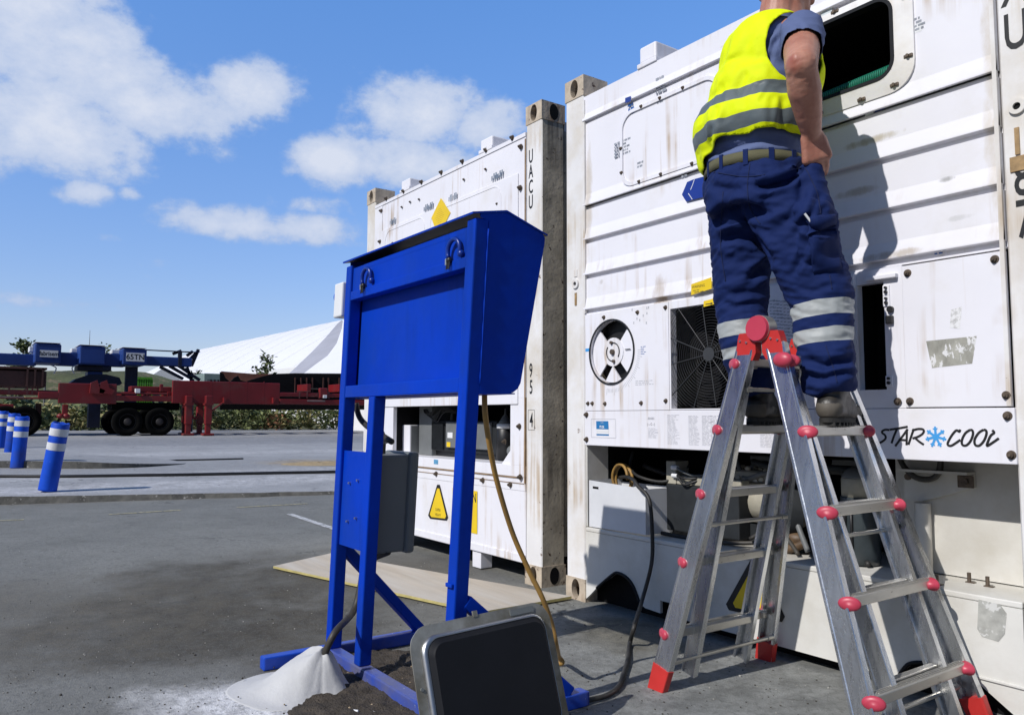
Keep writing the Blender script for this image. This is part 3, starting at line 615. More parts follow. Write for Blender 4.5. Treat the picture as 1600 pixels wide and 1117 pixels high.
h = MB(); P = [at(x, y, 'y', -.0125) for x, y in ((1447, 533), (1526, 525), (1519, 568), (1456, 575))]; h.add([(p.x, -.0126, p.z) for p in P], [(3, 2, 1, 0)], 0)
P = [at(x, y, 'y', -.0125) for x, y in ((1486, 484), (1503, 479), (1500, 514), (1484, 512))]; h.add([(p.x, -.0126, p.z) for p in P], [(3, 2, 1, 0)], 1)
h.build('torn_sticker', [mat('sticker_torn', (.36, .355, .31), .6, var=.35, vscale=22, vstretch=(1, 1, .5), spots=((.72, .72, .72), 26, .56)), mat('sticker_rest', (.6, .6, .6), .6, var=.3, vscale=60, spots=((.78, .78, .79), 60, .5))], cv)
for (u, v) in ((1.953, 1.502), (2.245, 1.505), (2.262, 1.055), (1.945, 1.04), (1.90, 1.04), (1.72, 1.04)): bolt(u, v, .012, M1, R1, .75)
# long lower band
h = MB(); h.b2((.168, .832, -.02), (2.283, 1.0145, .010), 0, M1, .003); bd = h.build('lower_band', WHITE, R1)
for (u, v) in ((.185, .995), (.185, .862), (2.262, .988), (2.268, .862)): bolt(u, v, .010, M1, R1, .8)
bm_ = MB(); w = .0108
def wp(pts, y=-.0108): return [(q.x, q.z) for q in (at(a, b, 'y', y) for a, b in pts)]
def cz(pts): return wp([(1320+a/5.714, 640+b/5.71) for a, b in pts])
SW = .0080; k = 0
for st in ([(398, 181), (362, 178), (334, 192), (335, 208), (356, 224), (366, 248), (350, 272), (315, 294), (284, 303)], [(400, 178), (480, 166), (562, 151)], [(466, 172), (440, 232), (417, 300)], [(562, 172), (505, 250), (450, 326)],
           [(554, 176), (553, 250), (551, 316)], [(480, 268), (556, 272)], [(616, 170), (592, 240), (568, 312)], [(600, 186), (650, 172), (694, 174), (706, 192), (690, 218), (650, 242), (604, 256)], [(626, 250), (664, 284), (706, 312)],
           [(1030, 176), (1022, 196), (996, 184), (960, 222), (930, 272), (918, 308), (938, 322), (968, 312), (1032, 268)], [(1120, 178), (1076, 210), (1046, 270), (1050, 312), (1084, 318), (1122, 280), (1144, 222), (1140, 186), (1120, 178)],
           [(1240, 178), (1196, 206), (1160, 264), (1164, 312), (1200, 320), (1240, 280), (1264, 222), (1262, 186), (1240, 178)], [(1316, 182), (1334, 204), (1302, 232), (1276, 290), (1270, 322), (1310, 300), (1376, 254)]):
    pts = [(p.x, p.y) for p in spline([Vector((*q, 0)) for q in cz(st)], 4)]; bm_.ribbon(pts, SW, w+.00004*k, 0, M1); k += 1
lg = bm_.build('lettering', INK, bd)
sn = MB(); c0 = (812, 241); k = 0
for tip in ((805, 150), (886, 186), (906, 266), (858, 330), (777, 330), (722, 265), (735, 186)):
    sn.ribbon(cz([c0, tip]), .0098, w+.00004*k, 0, M1, .7); k += 1
    d = (tip[0]-c0[0], tip[1]-c0[1]); L_ = math.hypot(*d); d = (d[0]/L_, d[1]/L_)
    for sgn in (-1, 1):
        b0 = (c0[0]+d[0]*L_*.62, c0[1]+d[1]*L_*.62); a = math.atan2(d[1], d[0])+sgn*.8; sn.ribbon(cz([b0, (b0[0]+28*math.cos(a), b0[1]+28*math.sin(a))]), .0042, w+.00004*k, 0, M1); k += 1
sn.build('snowflake', ICE, bd)
st = MB()
def bz(pts): return wp([(900+a/6.667, 620+b/6.67) for a, b in pts])
st.flat(bz([(210, 252), (336, 252), (340, 338), (212, 334)]), w+.0002, 0, M1); st.flat(bz([(212, 336), (340, 340), (342, 388), (213, 384)]), w+.0002, 1, M1); st.flat(bz([(213, 386), (342, 390), (343, 404), (213, 400)]), w+.0002, 0, M1); st.flat(bz([(216, 360), (338, 363), (338, 366), (216, 363)]), w+.0004, 2, M1)
c_ = bz([(262, 326)])[0]; st.text('PTI OK', c_[0]+.006, c_[1]+.0005, w+.0006, .013, 1, M1, .62, 0, 'CENTER', .0006); st.text('station', c_[0]+.008, c_[1]+.027, w+.0006, .006, 1, M1, 1, 0, 'CENTER')
R4 = bz([(158, 230), (412, 232), (416, 428), (160, 420)])
for a, b in ((0, 1), (1, 2), (2, 3), (3, 0)): st.ribbon([R4[a], R4[b]], .0016, w+.0003+.00002*a, 2, M1)
st.text('0123', *bz([(748, 236)])[0], w+.0003, .012, 2, M1, 1.2) if False else None
c_ = bz([(745, 236)])[0]; st.text('-88.8-88.8', c_[0], c_[1], w+.0003, .0125, 2, M1, .62); c_ = bz([(742, 296)])[0]; st.text('| --- C -- |', c_[0], c_[1], w+.0003, .012, 3, M1, .75)
for (x, y, wd, n) in ((750, 330, .055, 9), (950, 190, .06, 26), (1170, 200, .055, 25), (1310, 200, .05, 25), (1400, 200, .05, 24)):
    c_ = bz([(x, y)])[0]; label_lines(st, c_[0], c_[1], w+.0002, wd, n, M1, 2, .0055, .0014)
for u in (1.30, 1.45): label_lines(st, u, .985, w+.0002, .12, 22, M1, 2, .006, .0015)
st.build('sticker', [ICE if False else mat('sticker_blue', (.02, .17, .42), .45, var=.05), STW, INKG, INK], bd)
# stickers and marks on the upper panel
st = MB(); w = .0145
def up(pts, y=0): return wp(pts, y)
def quad(x0, y0, x1, y1, mi, ww): st.flat(up([(x0, y1), (x1, y1-(x1-x0)*.36), (x1, y0-(x1-x0)*.36), (x0, y0)]), ww, mi, M1)
def textpatch(x0, y0, x1, y1, mi, ww, n):
    c0_ = up([(x0, y0)])[0]; c1_ = up([(x1, y1)])[0]; label_lines(st, c0_[0], c0_[1], ww, abs(c1_[0]-c0_[0])+.01, n, M1, mi, abs(c0_[1]-c1_[1])/n, abs(c0_[1]-c1_[1])/n*.6)
quad(981, 155, 990, 163, 0, .0195); textpatch(983, 168, 989, 186, 2, .0065, 3); textpatch(1026, 128, 1040, 150, 3, .0065, 4); textpatch(1028, 158, 1036, 166, 3, .0065, 2)
textpatch(961, 228, 985, 244, 3, .0065, 5); textpatch(1066, 262, 1073, 282, 3, .0065, 4); textpatch(997, 258, 1005, 266, 3, .0065, 2)
quad(1420, 42, 1440, 56, 1, .0008); textpatch(1421, 36, 1438, 52, 3, .0012, 4); quad(1352, 172, 1365, 182, 1, .0008); textpatch(1353, 164, 1363, 178, 3, .0012, 4); quad(1367, 168, 1383, 176, 0, .0008); textpatch(1460, 390, 1474, 400, 2, .0008, 3)
quad(1284, 18, 1301, 30, 4, .0045)
st.build('sticker', [mat('sticker_navy', (.02, .05, .26), .5, var=.05), STW, INKB, mat('ink_faded', (.30, .32, .36), .5, var=.3, vscale=50), mat('sticker_faded', (.55, .60, .62), .5, var=.2, vscale=30)], front)
st = MB(); P = up([(1085, 462), (1117, 452), (1117, 434), (1085, 445)]); st.flat(P, .0225, 0, M1); st.flat(up([(1102, 480), (1121, 475), (1121, 466), (1102, 471)]), .0115, 0, M1)
st.text('WARNING', P[0][0]+.006, P[0][1]+.03, .0228, .013, 1, M1, .85); st.text('keep clear', P[0][0]+.012, P[0][1]+.016, .0228, .008, 1, M1, .8); label_lines(st, P[0][0]+.02, P[0][1]+.008, .0228, .06, 1, M1, 1)
q = up([(1105, 476)])[0]; st.ribbon([(q[0], q[1]), (q[0]+.036, q[1])], .004, .0118, 1, M1); st.flat([(q[0]+.03, q[1]-.006), (q[0]+.045, q[1]), (q[0]+.03, q[1]+.006)], .0119, 1, M1)
st.build('warning_sticker', [YELLOWS, INK], R1)
lo = MB(); LG = lambda pts: wp([(860+a/2.793, 60+b/2.793) for a, b in pts], 0)
lo.flat(LG([(583, 685), (606, 630), (634, 618), (700, 600), (720, 640), (700, 690), (602, 714)]), .0150, 0, M1); lo.ribbon(LG([(638, 618), (630, 642), (621, 664)]), .0032, .0153, 1, M1); lo.ribbon(LG([(611, 679), (620, 692), (629, 706)]), .0032, .0154, 1, M1); lo.build('company_mark', [mat('mark_blue', (.008, .035, .26), .45, var=.05), STW], front)
# post marks
st = MB(); 
for t, z in (('X', 2.352), ('U', 2.198), ('8', 1.705), ('7', 1.565)): st.text(t, 2.335, z, .0015, .125, 0, M1, .62, 0, 'CENTER', .002)
st.build('lettering', INK, R1)
h = MB()
for u, z in ((2.330, 2.0), (.088, 1.72)): h.ring(circ(u, z, .026, 20), circ(u, z, .012, 20), .0005, .010, 0, M1); h.flat(circ(u, z, .0125, 16), .0012, 1, M1)
h.b2((2.318, 1.84, .0005), (2.332, 1.93, .006), 2, M1); h.b2((2.30, 1.785, .0005), (2.345, 1.835, .005), 2, M1, .001); h.b2((.075, 1.76, .0005), (.10, 1.80, .004), 0, M1); h.b2((.08, 1.60, .0005), (.096, 1.67, .004), 2, M1)
h.build('post_fitting', [WPOST, VOID, mat('tag_rusty', (.34, .22, .10), .6, var=.3, vscale=40)], R1)
# machinery recess
RD = -.56
h = MB(); h.b2((.1625, .385, RD-.02), (1.74, .86, RD), 0, M1); h.b2((.1625, .845, RD), (2.2755, .86, -.025), 0, M1); h.b2((.1626, .40, RD+.0005), (.1715, .84, -.156), 0, M1); h.build('recess_back', VOID, R1)
h = MB(); h.b2((.1625, .40, -.155), (.172, .84, -.005), 0, M1); h.b2((1.7405, .40, -.26), (2.2755, .84, -.25), 0, M1); h.b2((1.7405, .40, RD), (1.75, .84, -.2601), 0, M1); h.build('recess_lining', SHELFW, R1)
h = MB(); h.b2((.1625, .375, RD), (2.2755, .3955, -.0), 0, M1, .004)
# lower front with two fork pockets
def pocket(u0, a, b, c, zt): return [(u0, .012), (a, .075), (b, zt-.02), ((b+c)/2, zt), (c, zt-.01), (c+.10, .06), (c+.12, .012)]
poly = [(.1625, .374), (.1625, .02), (.20, .05)]+[(.24, .085), (.37, .175), (.41, .19), (.47, .18), (.52, .145), (.565, .07), (.60, .055)]+[(.70, .05), (.701, .11), (.76, .11), (.761, .05), (1.70, .05), (1.86, .05), (1.88, .085), (1.91, .115), (1.97, .13), (2.04, .128), (2.13, .11), (2.24, .035), (2.2755, .02), (2.2755, .374)]
h.prism(poly, -.018, -.001, 0, M1); h.b2((2.10, .125, -.0009), (2.275, .134, .006), 0, M1, .002); lf = h.build('lower_front', SHELFW, R1)
h = MB(); h.b2((.163, .004, -.09), (2.275, .37, -.08), 0, M1); h.build('fork_pocket_back', VOID, R1)  # near-black sheet added close behind the openings to stand in for their shade
h = MB(); h.tube([Vector((p[0], p[1], .001)) for p in spline([Vector((*q, 0)) for q in ((.25, .09), (.37, .178), (.41, .193), (.47, .183), (.52, .148), (.565, .073))], 5)], .008, 6, 0, M1)
h.tube([Vector((p[0], p[1], .001)) for p in spline([Vector((*q, 0)) for q in ((1.86, .052), (1.88, .088), (1.91, .118), (1.97, .133), (2.04, .131))], 5)], .007, 6, 0, M1); h.build('pocket_edge', RUBBER, R1)
h = MB(); P = wp([(1529, 936), (1563, 944), (1573, 958), (1570, 990), (1560, 1002), (1534, 994), (1527, 982)], .0); h.flat(P[::-1], .0004, 0, M1); h.build('worn_sticker', mat('sticker_worn', (.40, .40, .37), .6, var=.25, vscale=26, spots=((.62, .62, .6), 20, .55)), lf)
h = MB(); tri = [(1.095, .168), (1.235, .385), (1.26, .385), (1.395, .175), (1.38, .150), (1.11, .145)]; h.flat(tri, .0008, 1, M1); cx_, cz_ = 1.245, .235; h.flat([(cx_+(a-cx_)*.74, cz_+(b-cz_)*.76-.004) for a, b in tri], .0014, 0, M1); h.build('warning_triangle', [YELLOWS, INK], lf)
h = MB()
for (u, y) in ((1.98, -.06), (2.10, -.17), (1.80, -.20), (2.03, -.19)): h.cyl((u, .396, y), (u, .43, y), .007, n=8, M=M1); h.b2((u-.01, .3957, y-.01), (u+.02, .399, y+.01), 0, M1)
h.build('stud', BOLTM, R1)
# bracket and pipe on the sheet
h = MB(); br = [(1.785, .775), (2.04, .775), (2.04, .73), (1.93, .69), (1.85, .665), (1.785, .665)]; h.prism(br, -.249, -.225, 0, M1); h.b2((1.785, .776, -.249), (2.04, .786, -.18), 0, M1); h.cyl((1.86, .66, -.215), (1.86, .3965, -.215), .028, n=20, M=M1); h.b2((1.99, .728, -.224), (2.045, .772, -.215), 1, M1, .002); h.cyl((2.018, .75, -.215), (2.018, .75, -.205), .013, n=8, mat=1, M=M1); h.cyl((1.805, .755, -.224), (1.805, .755, -.214), .013, n=8, mat=1, M=M1)
h.build('pipe_bracket', [SHELFW, BOLTM], R1)
h = MB(); h.tube([Vector(at(x, y, 'y', .20)) for x, y in ((1400, 700), (1412, 728), (1432, 746), (1455, 748), (1468, 735), (1470, 705))], .011, 10, res=5); h.build('hose_loop', BCAB, R1)
# compressor set
def pxb(x0, y0, x1, y1, Y): a = at(x0, y0, 'y', Y); b = at(x1, y1, 'y', Y); return a.x, b.x, min(a.z, b.z), max(a.z, b.z)
h = MB(); u0, u1, z0, z1 = pxb(1040, 718, 1128, 838, .16); h.b2((u0, .42, -.34), (u1+.10, z1-.12, -.16), 0, M1, .006); h.b2((u0, .3965, -.30), (u1+.08, .42, -.2), 2, M1)
h.b2((u0, z1-.119, -.26), (u0+.065, z1-.005, -.162), 1, M1, .004); h.b2((u0+.066, z1-.119, -.33), (u1+.11, z1-.075, -.165), 1, M1, .006); mo = h.build('motor_box', [DGREY, BEIGE, BLACK], R1)
h = MB()
for k in range(2): h.cyl((u0+.05+.004*k, z1-.035-.04*k, -.155), (u0+.09, z1-.036-.04*k, -.150), .013, .011, 14, 0, M=M1)
for k in range(3): h.tube([(u0+.085, z1-.035-.035*min(k, 1), -.15), (u0+.14, z1-.055-.03*k, -.14), (u0+.20, z1-.07-.012*k, -.17), (u0+.26, z1-.05-.02*k, -.25)], .006, 8, 1 if k else 2, M1, 5)
h.build('plug_cables', [STW, BLACK, MGREY], mo)
h = MB(); u0, u1, z0, z1 = pxb(1135, 742, 1232, 858, .24)
h.cyl((u0, .60, -.33), (u1, .60, -.33), .10, .115, 28, 0, M=M1); h.b2((u0-.02, .60, -.43), (u1-.02, .735, -.235), 0, M1, .025); h.cyl((u0+.02, .47, -.30), (u0+.02, .47, -.19), .022, n=16, mat=0, M=M1); h.cyl((u0+.02, .47, -.191), (u0+.02, .47, -.187), .011, n=12, mat=1, M=M1)
for k in range(7):
    h.ell(M1 @ Vector((u0+.01+.034*k, .738+.006*(k % 2), -.26-.05*(k % 3))), (.016, .016, .012), 0, n=10, m=6)
    h.cyl((u0+.012+.033*k, .70-.01*(k % 2), -.236), (u0+.012+.033*k, .70-.01*(k % 2), -.226), .011, n=6, mat=0, M=M1)
for a in range(0, 360, 60): h.b2((u0-.02+.0001*a, .59+.1*math.sin(math.radians(a)), -.44), (u1-.02, .602+.1*math.sin(math.radians(a)), -.225), 0, M1, .004)
h.b2((u0-.01, .40, -.40), (u1, .50, -.24), 1, M1, .01); h.b2((u0-.035, .463, -.19), (u0-.005, .49, -.186), 2, M1); h.build('compressor', [BEIGE, DGREY, YELLOWS], R1)
h = MB(); u0, u1, z0, z1 = pxb(1196, 755, 1262, 865, .20); cu = (u0+u1)/2
h.cyl((cu-.02, .58, -.22), (cu+.02, .58, -.26), .125, n=28, mat=0, M=M1)
for k in range(8): a = k*math.pi/4; h.cyl((cu-.021+.1*math.cos(a)*.3, .58+.095*math.sin(a), -.205-.01*math.cos(a)), (cu+.0, .58+.095*math.sin(a), -.225), .013, .012, 8, 1, M=M1)
h.ell(M1 @ Vector((cu+.03, .62, -.2)), (.05, .05, .05), 0); h.ell(M1 @ Vector((cu+.04, .46, -.2)), (.06, .04, .035), 2); h.tube([(cu-.06, .44, -.2), (cu+.02, .415, -.17), (cu+.10, .45, -.19)], .02, 10, 2, M1, 5); h.build('pump_flange', [DGREY, STEEL, mat('oily_brown', (.10, .06, .03), .5, var=.4, vscale=20)], R1)
h = MB(); u0, u1, z0, z1 = pxb(1308, 772, 1370, 870, .17); cu = (u0+u1)/2; rr = (u1-u0)/2*.92
h.lathe([(0, .397), (rr*.9, .400), (rr, .43), (rr, .66), (rr*.98, .665)], 28, 0, M1 @ Matrix.Translation((cu, 0, -.20)) @ Matrix.Rotation(-math.pi/2, 4, 'X'))
h.lathe([(rr*.93, .665), (rr*.93, .735), (rr*.9, .738)], 28, 1, M1 @ Matrix.Translation((cu, 0, -.20)) @ Matrix.Rotation(-math.pi/2, 4, 'X')); h.lathe([(rr*.9, .738), (rr*.9, .745), (rr*.7, .77), (rr*.3, .785), (0, .788)], 28, 2, M1 @ Matrix.Translation((cu, 0, -.20)) @ Matrix.Rotation(-math.pi/2, 4, 'X'))
h.tube([(cu-rr*.3, .64, -.2+rr*1.0), (cu-rr*.32, .55, -.2+rr*1.02), (cu-rr*.5, .45, -.2+rr*.95), (cu-rr, .42, -.17)], .008, 8, 3, M1, 5); h.tube([(cu+rr*.1, .64, -.2+rr*1.05), (cu+rr*.1, .45, -.2+rr*1.05)], .006, 8, 3, M1)
h.build('receiver_tank', [mat('tank_dark', (.035, .045, .05), .35, var=.3, vscale=12, bump=.001, bscale=60), BEIGE, MGREY, BLACK], R1)
for (pts, r, mi) in (([(.30, .72, -.30), (.55, .66, -.34), (.70, .70, -.40), (.78, .80, -.45)], .014, BCAB), ([(.62, .41, -.10), (.80, .405, -.12), (1.02, .41, -.13), (1.20, .43, -.22)], .010, BCAB), ([(1.24, .80, -.36), (1.26, .66, -.25), (1.33, .55, -.18), (1.40, .42, -.16)], .012, MGREY), ([(1.42, .80, -.30), (1.44, .64, -.22), (1.47, .52, -.15), (1.55, .43, -.20)], .013, BCAB),
    ([(1.60, .80, -.30), (1.63, .62, -.24), (1.62, .45, -.20), (1.68, .41, -.14)], .010, BCAB), ([(.92, .80, -.30), (1.02, .70, -.24), (1.16, .73, -.22), (1.30, .70, -.30)], .011, MGREY), ([(1.10, .78, -.2), (1.25, .765, -.16), (1.45, .775, -.18), (1.64, .76, -.22)], .015, DGREY), ([(.32, .80, -.2), (.34, .72, -.16), (.45, .675, -.12), (.60, .66, -.16), (.66, .74, -.26)], .008, BCAB), ([(1.12, .44, -.14), (1.22, .50, -.17), (1.30, .47, -.15), (1.38, .41, -.12)], .009, BCAB)):
    h = MB(); h.tube(pts, r, 9, 0, M1, 6); h.build('hose', mi, R1)
h = MB()
for (u, v, w_, r) in ((1.21, .70, -.16, .012), (1.24, .52, -.15, .016), (1.27, .63, -.16, .010), (1.18, .47, -.16, .012), (1.30, .585, -.165, .014)): h.cyl((u, v, w_-.03), (u, v, w_), r, r*.8, 8, 0, M=M1)
h.build('pipe_fitting', STEEL, R1)
h = MB(); h.b2((.95, .775, -.42), (1.62, .80, -.37), 0, M1, .004); h.cyl((.9, .74, -.45), (1.6, .74, -.45), .014, n=10, M=M1); h.cyl((1.3, .68, -.40), (1.3, .80, -.40), .012, n=10, M=M1); h.build('pipework', MGREY, R1)
# open-topped cable tray
h = MB(); a0, a1, t = .180, .600, .004
h.prism([(a0, .40), (a1, .405), (a1, .628), (a0, .645)], -.014, -.010, 0, M1); h.b2((a0, .40, -.25), (a0+t, .645, -.0145), 0, M1); h.b2((a1-t, .405, -.25), (a1, .627, -.0145), 0, M1); h.b2((a0+t, .40, -.25), (a1-t, .627, -.246), 0, M1); h.prism([(a0+.03, .615), (a0+.075, .614), (a0+.075, .602), (a0+.03, .603)], -.0098, -.0092, 1, M1)
h.build('cable_tray', [mat('tray_white', (.66, .67, .69), .45, var=.06, vscale=6, grime=((.35, .35, .36), .5, .55, .75)), VOID], R1)
# ---------------------------------------------- left-hand container
OX2, OY2 = -.250360885-2.438, .024286815
M2 = wallM(OX2, OY2); Q = lambda u: u+2.438
R2 = thing('refrigerated_container', 'white refrigerated container with a yellow diamond sticker, standing behind the blue steel stand', 'container', (OX2+1.219, OY2, 0), 'refrigerated containers side by side')
posts(M2, R2); shell(M2, R2)
h = MB(); h.sweep([(2.74, -.10), (2.74, .006), (2.715, .006), (2.715, -.03)], .1625, 2.2755, 0, M2); h.b2((.1625, 1.10, -.03), (2.2755, 2.7149, .0), 0, M2); f2 = h.build('front_panel', WHITE, R2)
h = MB(); h.b2((.30, 1.06, .0005), (2.20, 2.50, .008), 0, M2, .003); h.b2((.1625, 1.1, .0004), (.30, 2.71, .006), 0, M2, .002)
for u0, u1 in ((.36, 1.02), (1.10, 2.02)): h.ring(rrect(u0, 2.05, u1, 2.48, .09, 7), rrect(u0+.008, 2.058, u1-.008, 2.472, .083, 7), .0082, .0105, 0, M2)
h.build('hatch_panel', WHITE, R2)
P = lambda x, y: (lambda q: (q.x-OX2, q.z))(at(x, y, 'y', OY2))
for (x, y) in ((605, 311), (632, 299), (660, 285), (691, 270), (724, 253), (761, 235), (802, 216), (815, 230), (814, 294), (597, 330), (595, 378), (790, 690), (814, 745)): bolt(*P(x, y), .006, M2, R2, .95)
for (x, y) in ((629, 324), (642, 316), (656, 312), (726, 281), (760, 265), (708, 346), (778, 319), (670, 360), (615, 380), (594, 452), (812, 350), (812, 440)): bolt(*P(x, y), .007, M2, R2, .5)
st = MB(); D = [P(*q) for q in ((691, 310), (676, 341), (688, 364), (706, 333))]; D = [D[0], D[1], (D[2][0]-.01, D[2][1]-.03), D[3]]; st.flat(D[::-1] if False else D, .0112, 0, M2)
cxd = sum(p[0] for p in D)/4; czd = sum(p[1] for p in D)/4
for k in range(9): st.ribbon([(cxd-.07+.012*abs(k-4), czd+.055-.014*k), (cxd+.06-.012*abs(k-4), czd+.058-.014*k)], .0022, .0114, 1, M2)
st.build('diamond_sticker', [YELLOWS, mat('ink_brown', (.45, .27, .01), .5)], R2)
st = MB()
for (x, y, x1, y1) in ((611, 353, 620, 342), (664, 332, 679, 321), (703, 317, 716, 303), (770, 285, 789, 273)):
    a = P(x, y); b = P(x1, y1); n = 6
    for k in range(n):
        u = a[0]+(b[0]-a[0])*k/n; hgt = .05 if k % 3 else .036; st.flat([(u, a[1]+.005), (u+(b[0]-a[0])/n*random.uniform(.4, .85), a[1]+.005), (u+(b[0]-a[0])/n*.7, a[1]+hgt), (u, a[1]+hgt)], .0112, 0, M2)
st.build('faded_label', mat('ink_slate', (.17, .21, .27), .6, var=.4, vscale=70), f2)
st = MB()
for t, y in (('U', 2.535), ('A', 2.44), ('C', 2.345), ('U', 2.25)): st.text(t, Q(-.112), y, .0015, .082, 0, M2, .55, 0, 'CENTER', .0015)
st.text('5', Q(-.107), 1.122, .0015, .082, 0, M2, .55, 0, 'CENTER', .0015); st.text('9', Q(-.109), 1.222, .0015, .082, 0, M2, .55, 0, 'CENTER', .0015); st.text('4', Q(-.104), .925, .0015, .082, 0, M2, .55, 0, 'CENTER', .0015)
RR = rrect(Q(-.137), .905, Q(-.072), 1.025, .004, 2); st.ring(RR, [(Q(-.1045)+(a-Q(-.1045))*.95, .965+(b-.965)*.975) for a, b in RR], .0006, .0016, 0, M2); st.build('lettering', INK, R2)
# machinery opening of the left container
h = MB(); h.b2((.1625, .69, -.03), (.54, 1.0995, .0), 0, M2); h.b2((2.118, .69, -.03), (2.263, 1.0995, .0), 0, M2); h.b2((.1625, .62, -.60), (2.2755, .6899, .0), 0, M2, .003); h.b2((.1625, .58, -.03), (2.2755, .6195, -.004), 0, M2); h.b2((.1625, .54, -.03), (2.2755, .5799, .0), 0, M2)
h.prism([(Q(-.44), .69), (Q(-.321), .69), (Q(-.321), .80)], -.028, -.02, 0, M2); h.b2((.1625, .165, -.03), (2.2755, .5395, -.003), 0, M2); h.b2((.1625, .115, -.06), (2.2755, .1645, .004), 0, M2, .004); sil = h.build('sill', WHITE, R2)
h = MB(); h.b2((2.264, .585, -.02), (2.2750, 2.70, .003), 0, M2); h.b2((.30, .5812, .001), (2.2638, .5850, .0045), 0, M2); h.b2((.30, .6125, -.002), (2.2, .6195, .0025), 0, M2); h.build('rusty_seam', mat('rust_seam', (.26, .17, .09), .7, var=.3, vscale=14), sil)
h = MB(); h.b2((.5, .66, -.64), (2.2, 1.3, -.62), 0, M2); h.b2((.5, 1.1, -.62), (2.2, 1.12, -.031), 0, M2); h.b2((.50, .69, -.62), (.51, 1.1, -.0305), 0, M2); h.b2((2.19, .69, -.62), (2.2, 1.1, -.0305), 0, M2); h.build('recess_back', VOID, R2)
for (x, y) in ((682, 740), (755, 750), (798, 757), (812, 666)): bolt(*P(x, y), .002, M2, R2, .95)
h = MB(); h.b2((Q(-.76), .006, -.10), (Q(-.66), .114, -.01), 0, M2, .004); h.b2((.60, .006, -.10), (.70, .114, -.01), 0, M2, .004); h.build('support_foot', WHITE, R2)
h = MB(); h.b2((.163, .006, -.50), (2.275, .16, -.49), 0, M2); h.build('fork_pocket_back', VOID, R2)
st = MB(); T = [P(*q) for q in ((683, 757), (669, 805), (672, 810), (698, 813), (700, 808), (687, 757))]; st.flat(T, .0006, 1, M2); cu = sum(p[0] for p in T)/6; cz_ = sum(p[1] for p in T)/6-.01; st.flat([(cu+(a-cu)*.82, cz_+(b-cz_)*.84) for a, b in T], .0012, 0, M2); st.text('SUPER', cu, cz_-.02, .0016, .02, 1, M2, .9, 0, 'CENTER'); st.text('HEAVY', cu, cz_-.055, .0016, .02, 1, M2, .9, 0, 'CENTER'); st.build('warning_triangle', [YELLOWS, INK], sil)
st = MB(); a = P(746, 762); b = P(738, 832); st.flat([(Q(-1.0), .225), (Q(-.69), .225), (Q(-.69), .50), (Q(-1.0), .50)], .0006, 0, M2); st.text('CAUTION', Q(-.70), .425, .0012, .06, 1, M2, .72, 0, 'RIGHT', .001); st.build('caution_sign', [YELLOWS, INK], sil)
st = MB(); a = P(678, 722); st.flat([(a[0], a[1]-.012), (a[0]+.06, a[1]-.012), (a[0]+.06, a[1]+.02), (a[0], a[1]+.02)], .0012, 0, M2); st.build('sticker', mat('sticker_pale_blue', (.10, .30, .5), .5, var=.3, vscale=60), sil)
h = MB(); Y2 = OY2+.10; a = at(588, 663, 'y', Y2); b = at(640, 712, 'y', Y2); u0, u1 = a.x-OX2-.25, b.x-OX2
h.b2((u0, .691, -.34), (u1, a.z, -.10), 0, M2, .003); h.prism([(u1-.001, .70), (u1+.004, .70), (u1+.004, a.z-.005), (u1-.001, a.z-.005)], -.33, -.11, 1, M2); h.build('cable_tray', [WHITE, MGREY], R2)
h = MB(); Y2 = OY2+.16; a = at(655, 634, 'y', Y2); b = at(742, 710, 'y', Y2); u0, u1 = a.x-OX2, b.x-OX2; zt = a.z; zm = at(680, 665, 'y', Y2).z
h.b2((u0, .691, -.42), (u0+.20, zt, -.16), 0, M2, .006); h.b2((u0+.2005, .73, -.40), (u1+.25, zm+.04, -.17), 1, M2, .012)
for k in range(12): h.b2((u0+.215+.014*k, .74, -.169), (u0+.221+.014*k, zm+.02, -.15), 1, M2)
h.b2((u0+.43, .76, -.169), (u1+.2, zm+.03, -.145), 0, M2, .006); h.b2((u0+.46, .93-.1, -.1448), (u0+.53, .93-.06, -.1435), 2, M2); h.b2((u0+.45, .765, -.1448), (u0+.50, .80, -.1435), 3, M2)
for k in range(4): h.cyl((u0+.30+.09*k, zm+.03, -.28), (u0+.30+.09*k, zm+.09, -.28), .02, .012, 12, 0, M=M2)
for k in range(9): h.tube([(u0+.08+.006*k, zt-.03, -.155), (u0+.14+.02*k, zt-.06-.008*k, -.14), (u0+.25+.02*k, zt-.05+.012*(k % 4), -.15), (u0+.36+.02*k, zt-.02-.006*k, -.22)], .004, 6, 4, M2, 5)
h.b2((u0+.2, .691, -.38), (u1+.3, .729, -.2), 4, M2); h.build('control_unit', [MGREY, DGREY, STW, YELLOWS, BLACK], R2)
h = MB(); Y2 = OY2+.16; a = at(778, 660, 'y', Y2); cu = a.x-OX2; MM = M2 @ Matrix.Translation((cu, 0, -.22)) @ Matrix.Rotation(-math.pi/2, 4, 'X')
h.lathe([(.0, .70), (.06, .705), (.06, .90), (.055, .905)], 20, 0, MM); h.lathe([(.058, .905), (.058, .935), (.05, .938)], 20, 1, MM); h.lathe([(.05, .938), (.035, .96), (.02, .985), (.008, 1.0), (.006, 1.04), (0, 1.041)], 16, 2, MM)
for k in range(6): h.tube([(cu-.12+.05*k, .70, -.30), (cu-.11+.05*k, .82, -.31+.02*(k % 2)), (cu-.14+.06*k, 1.0, -.33), (cu-.16+.06*k, 1.09, -.36)], .013, 8, 0 if k % 2 else 3, M2, 4)
h.ell(M2 @ Vector((cu+.10, .76, -.2)), (.035, .03, .035), 2); h.build('filter_pump', [BLACK, STW, MGREY, DGREY], R2)
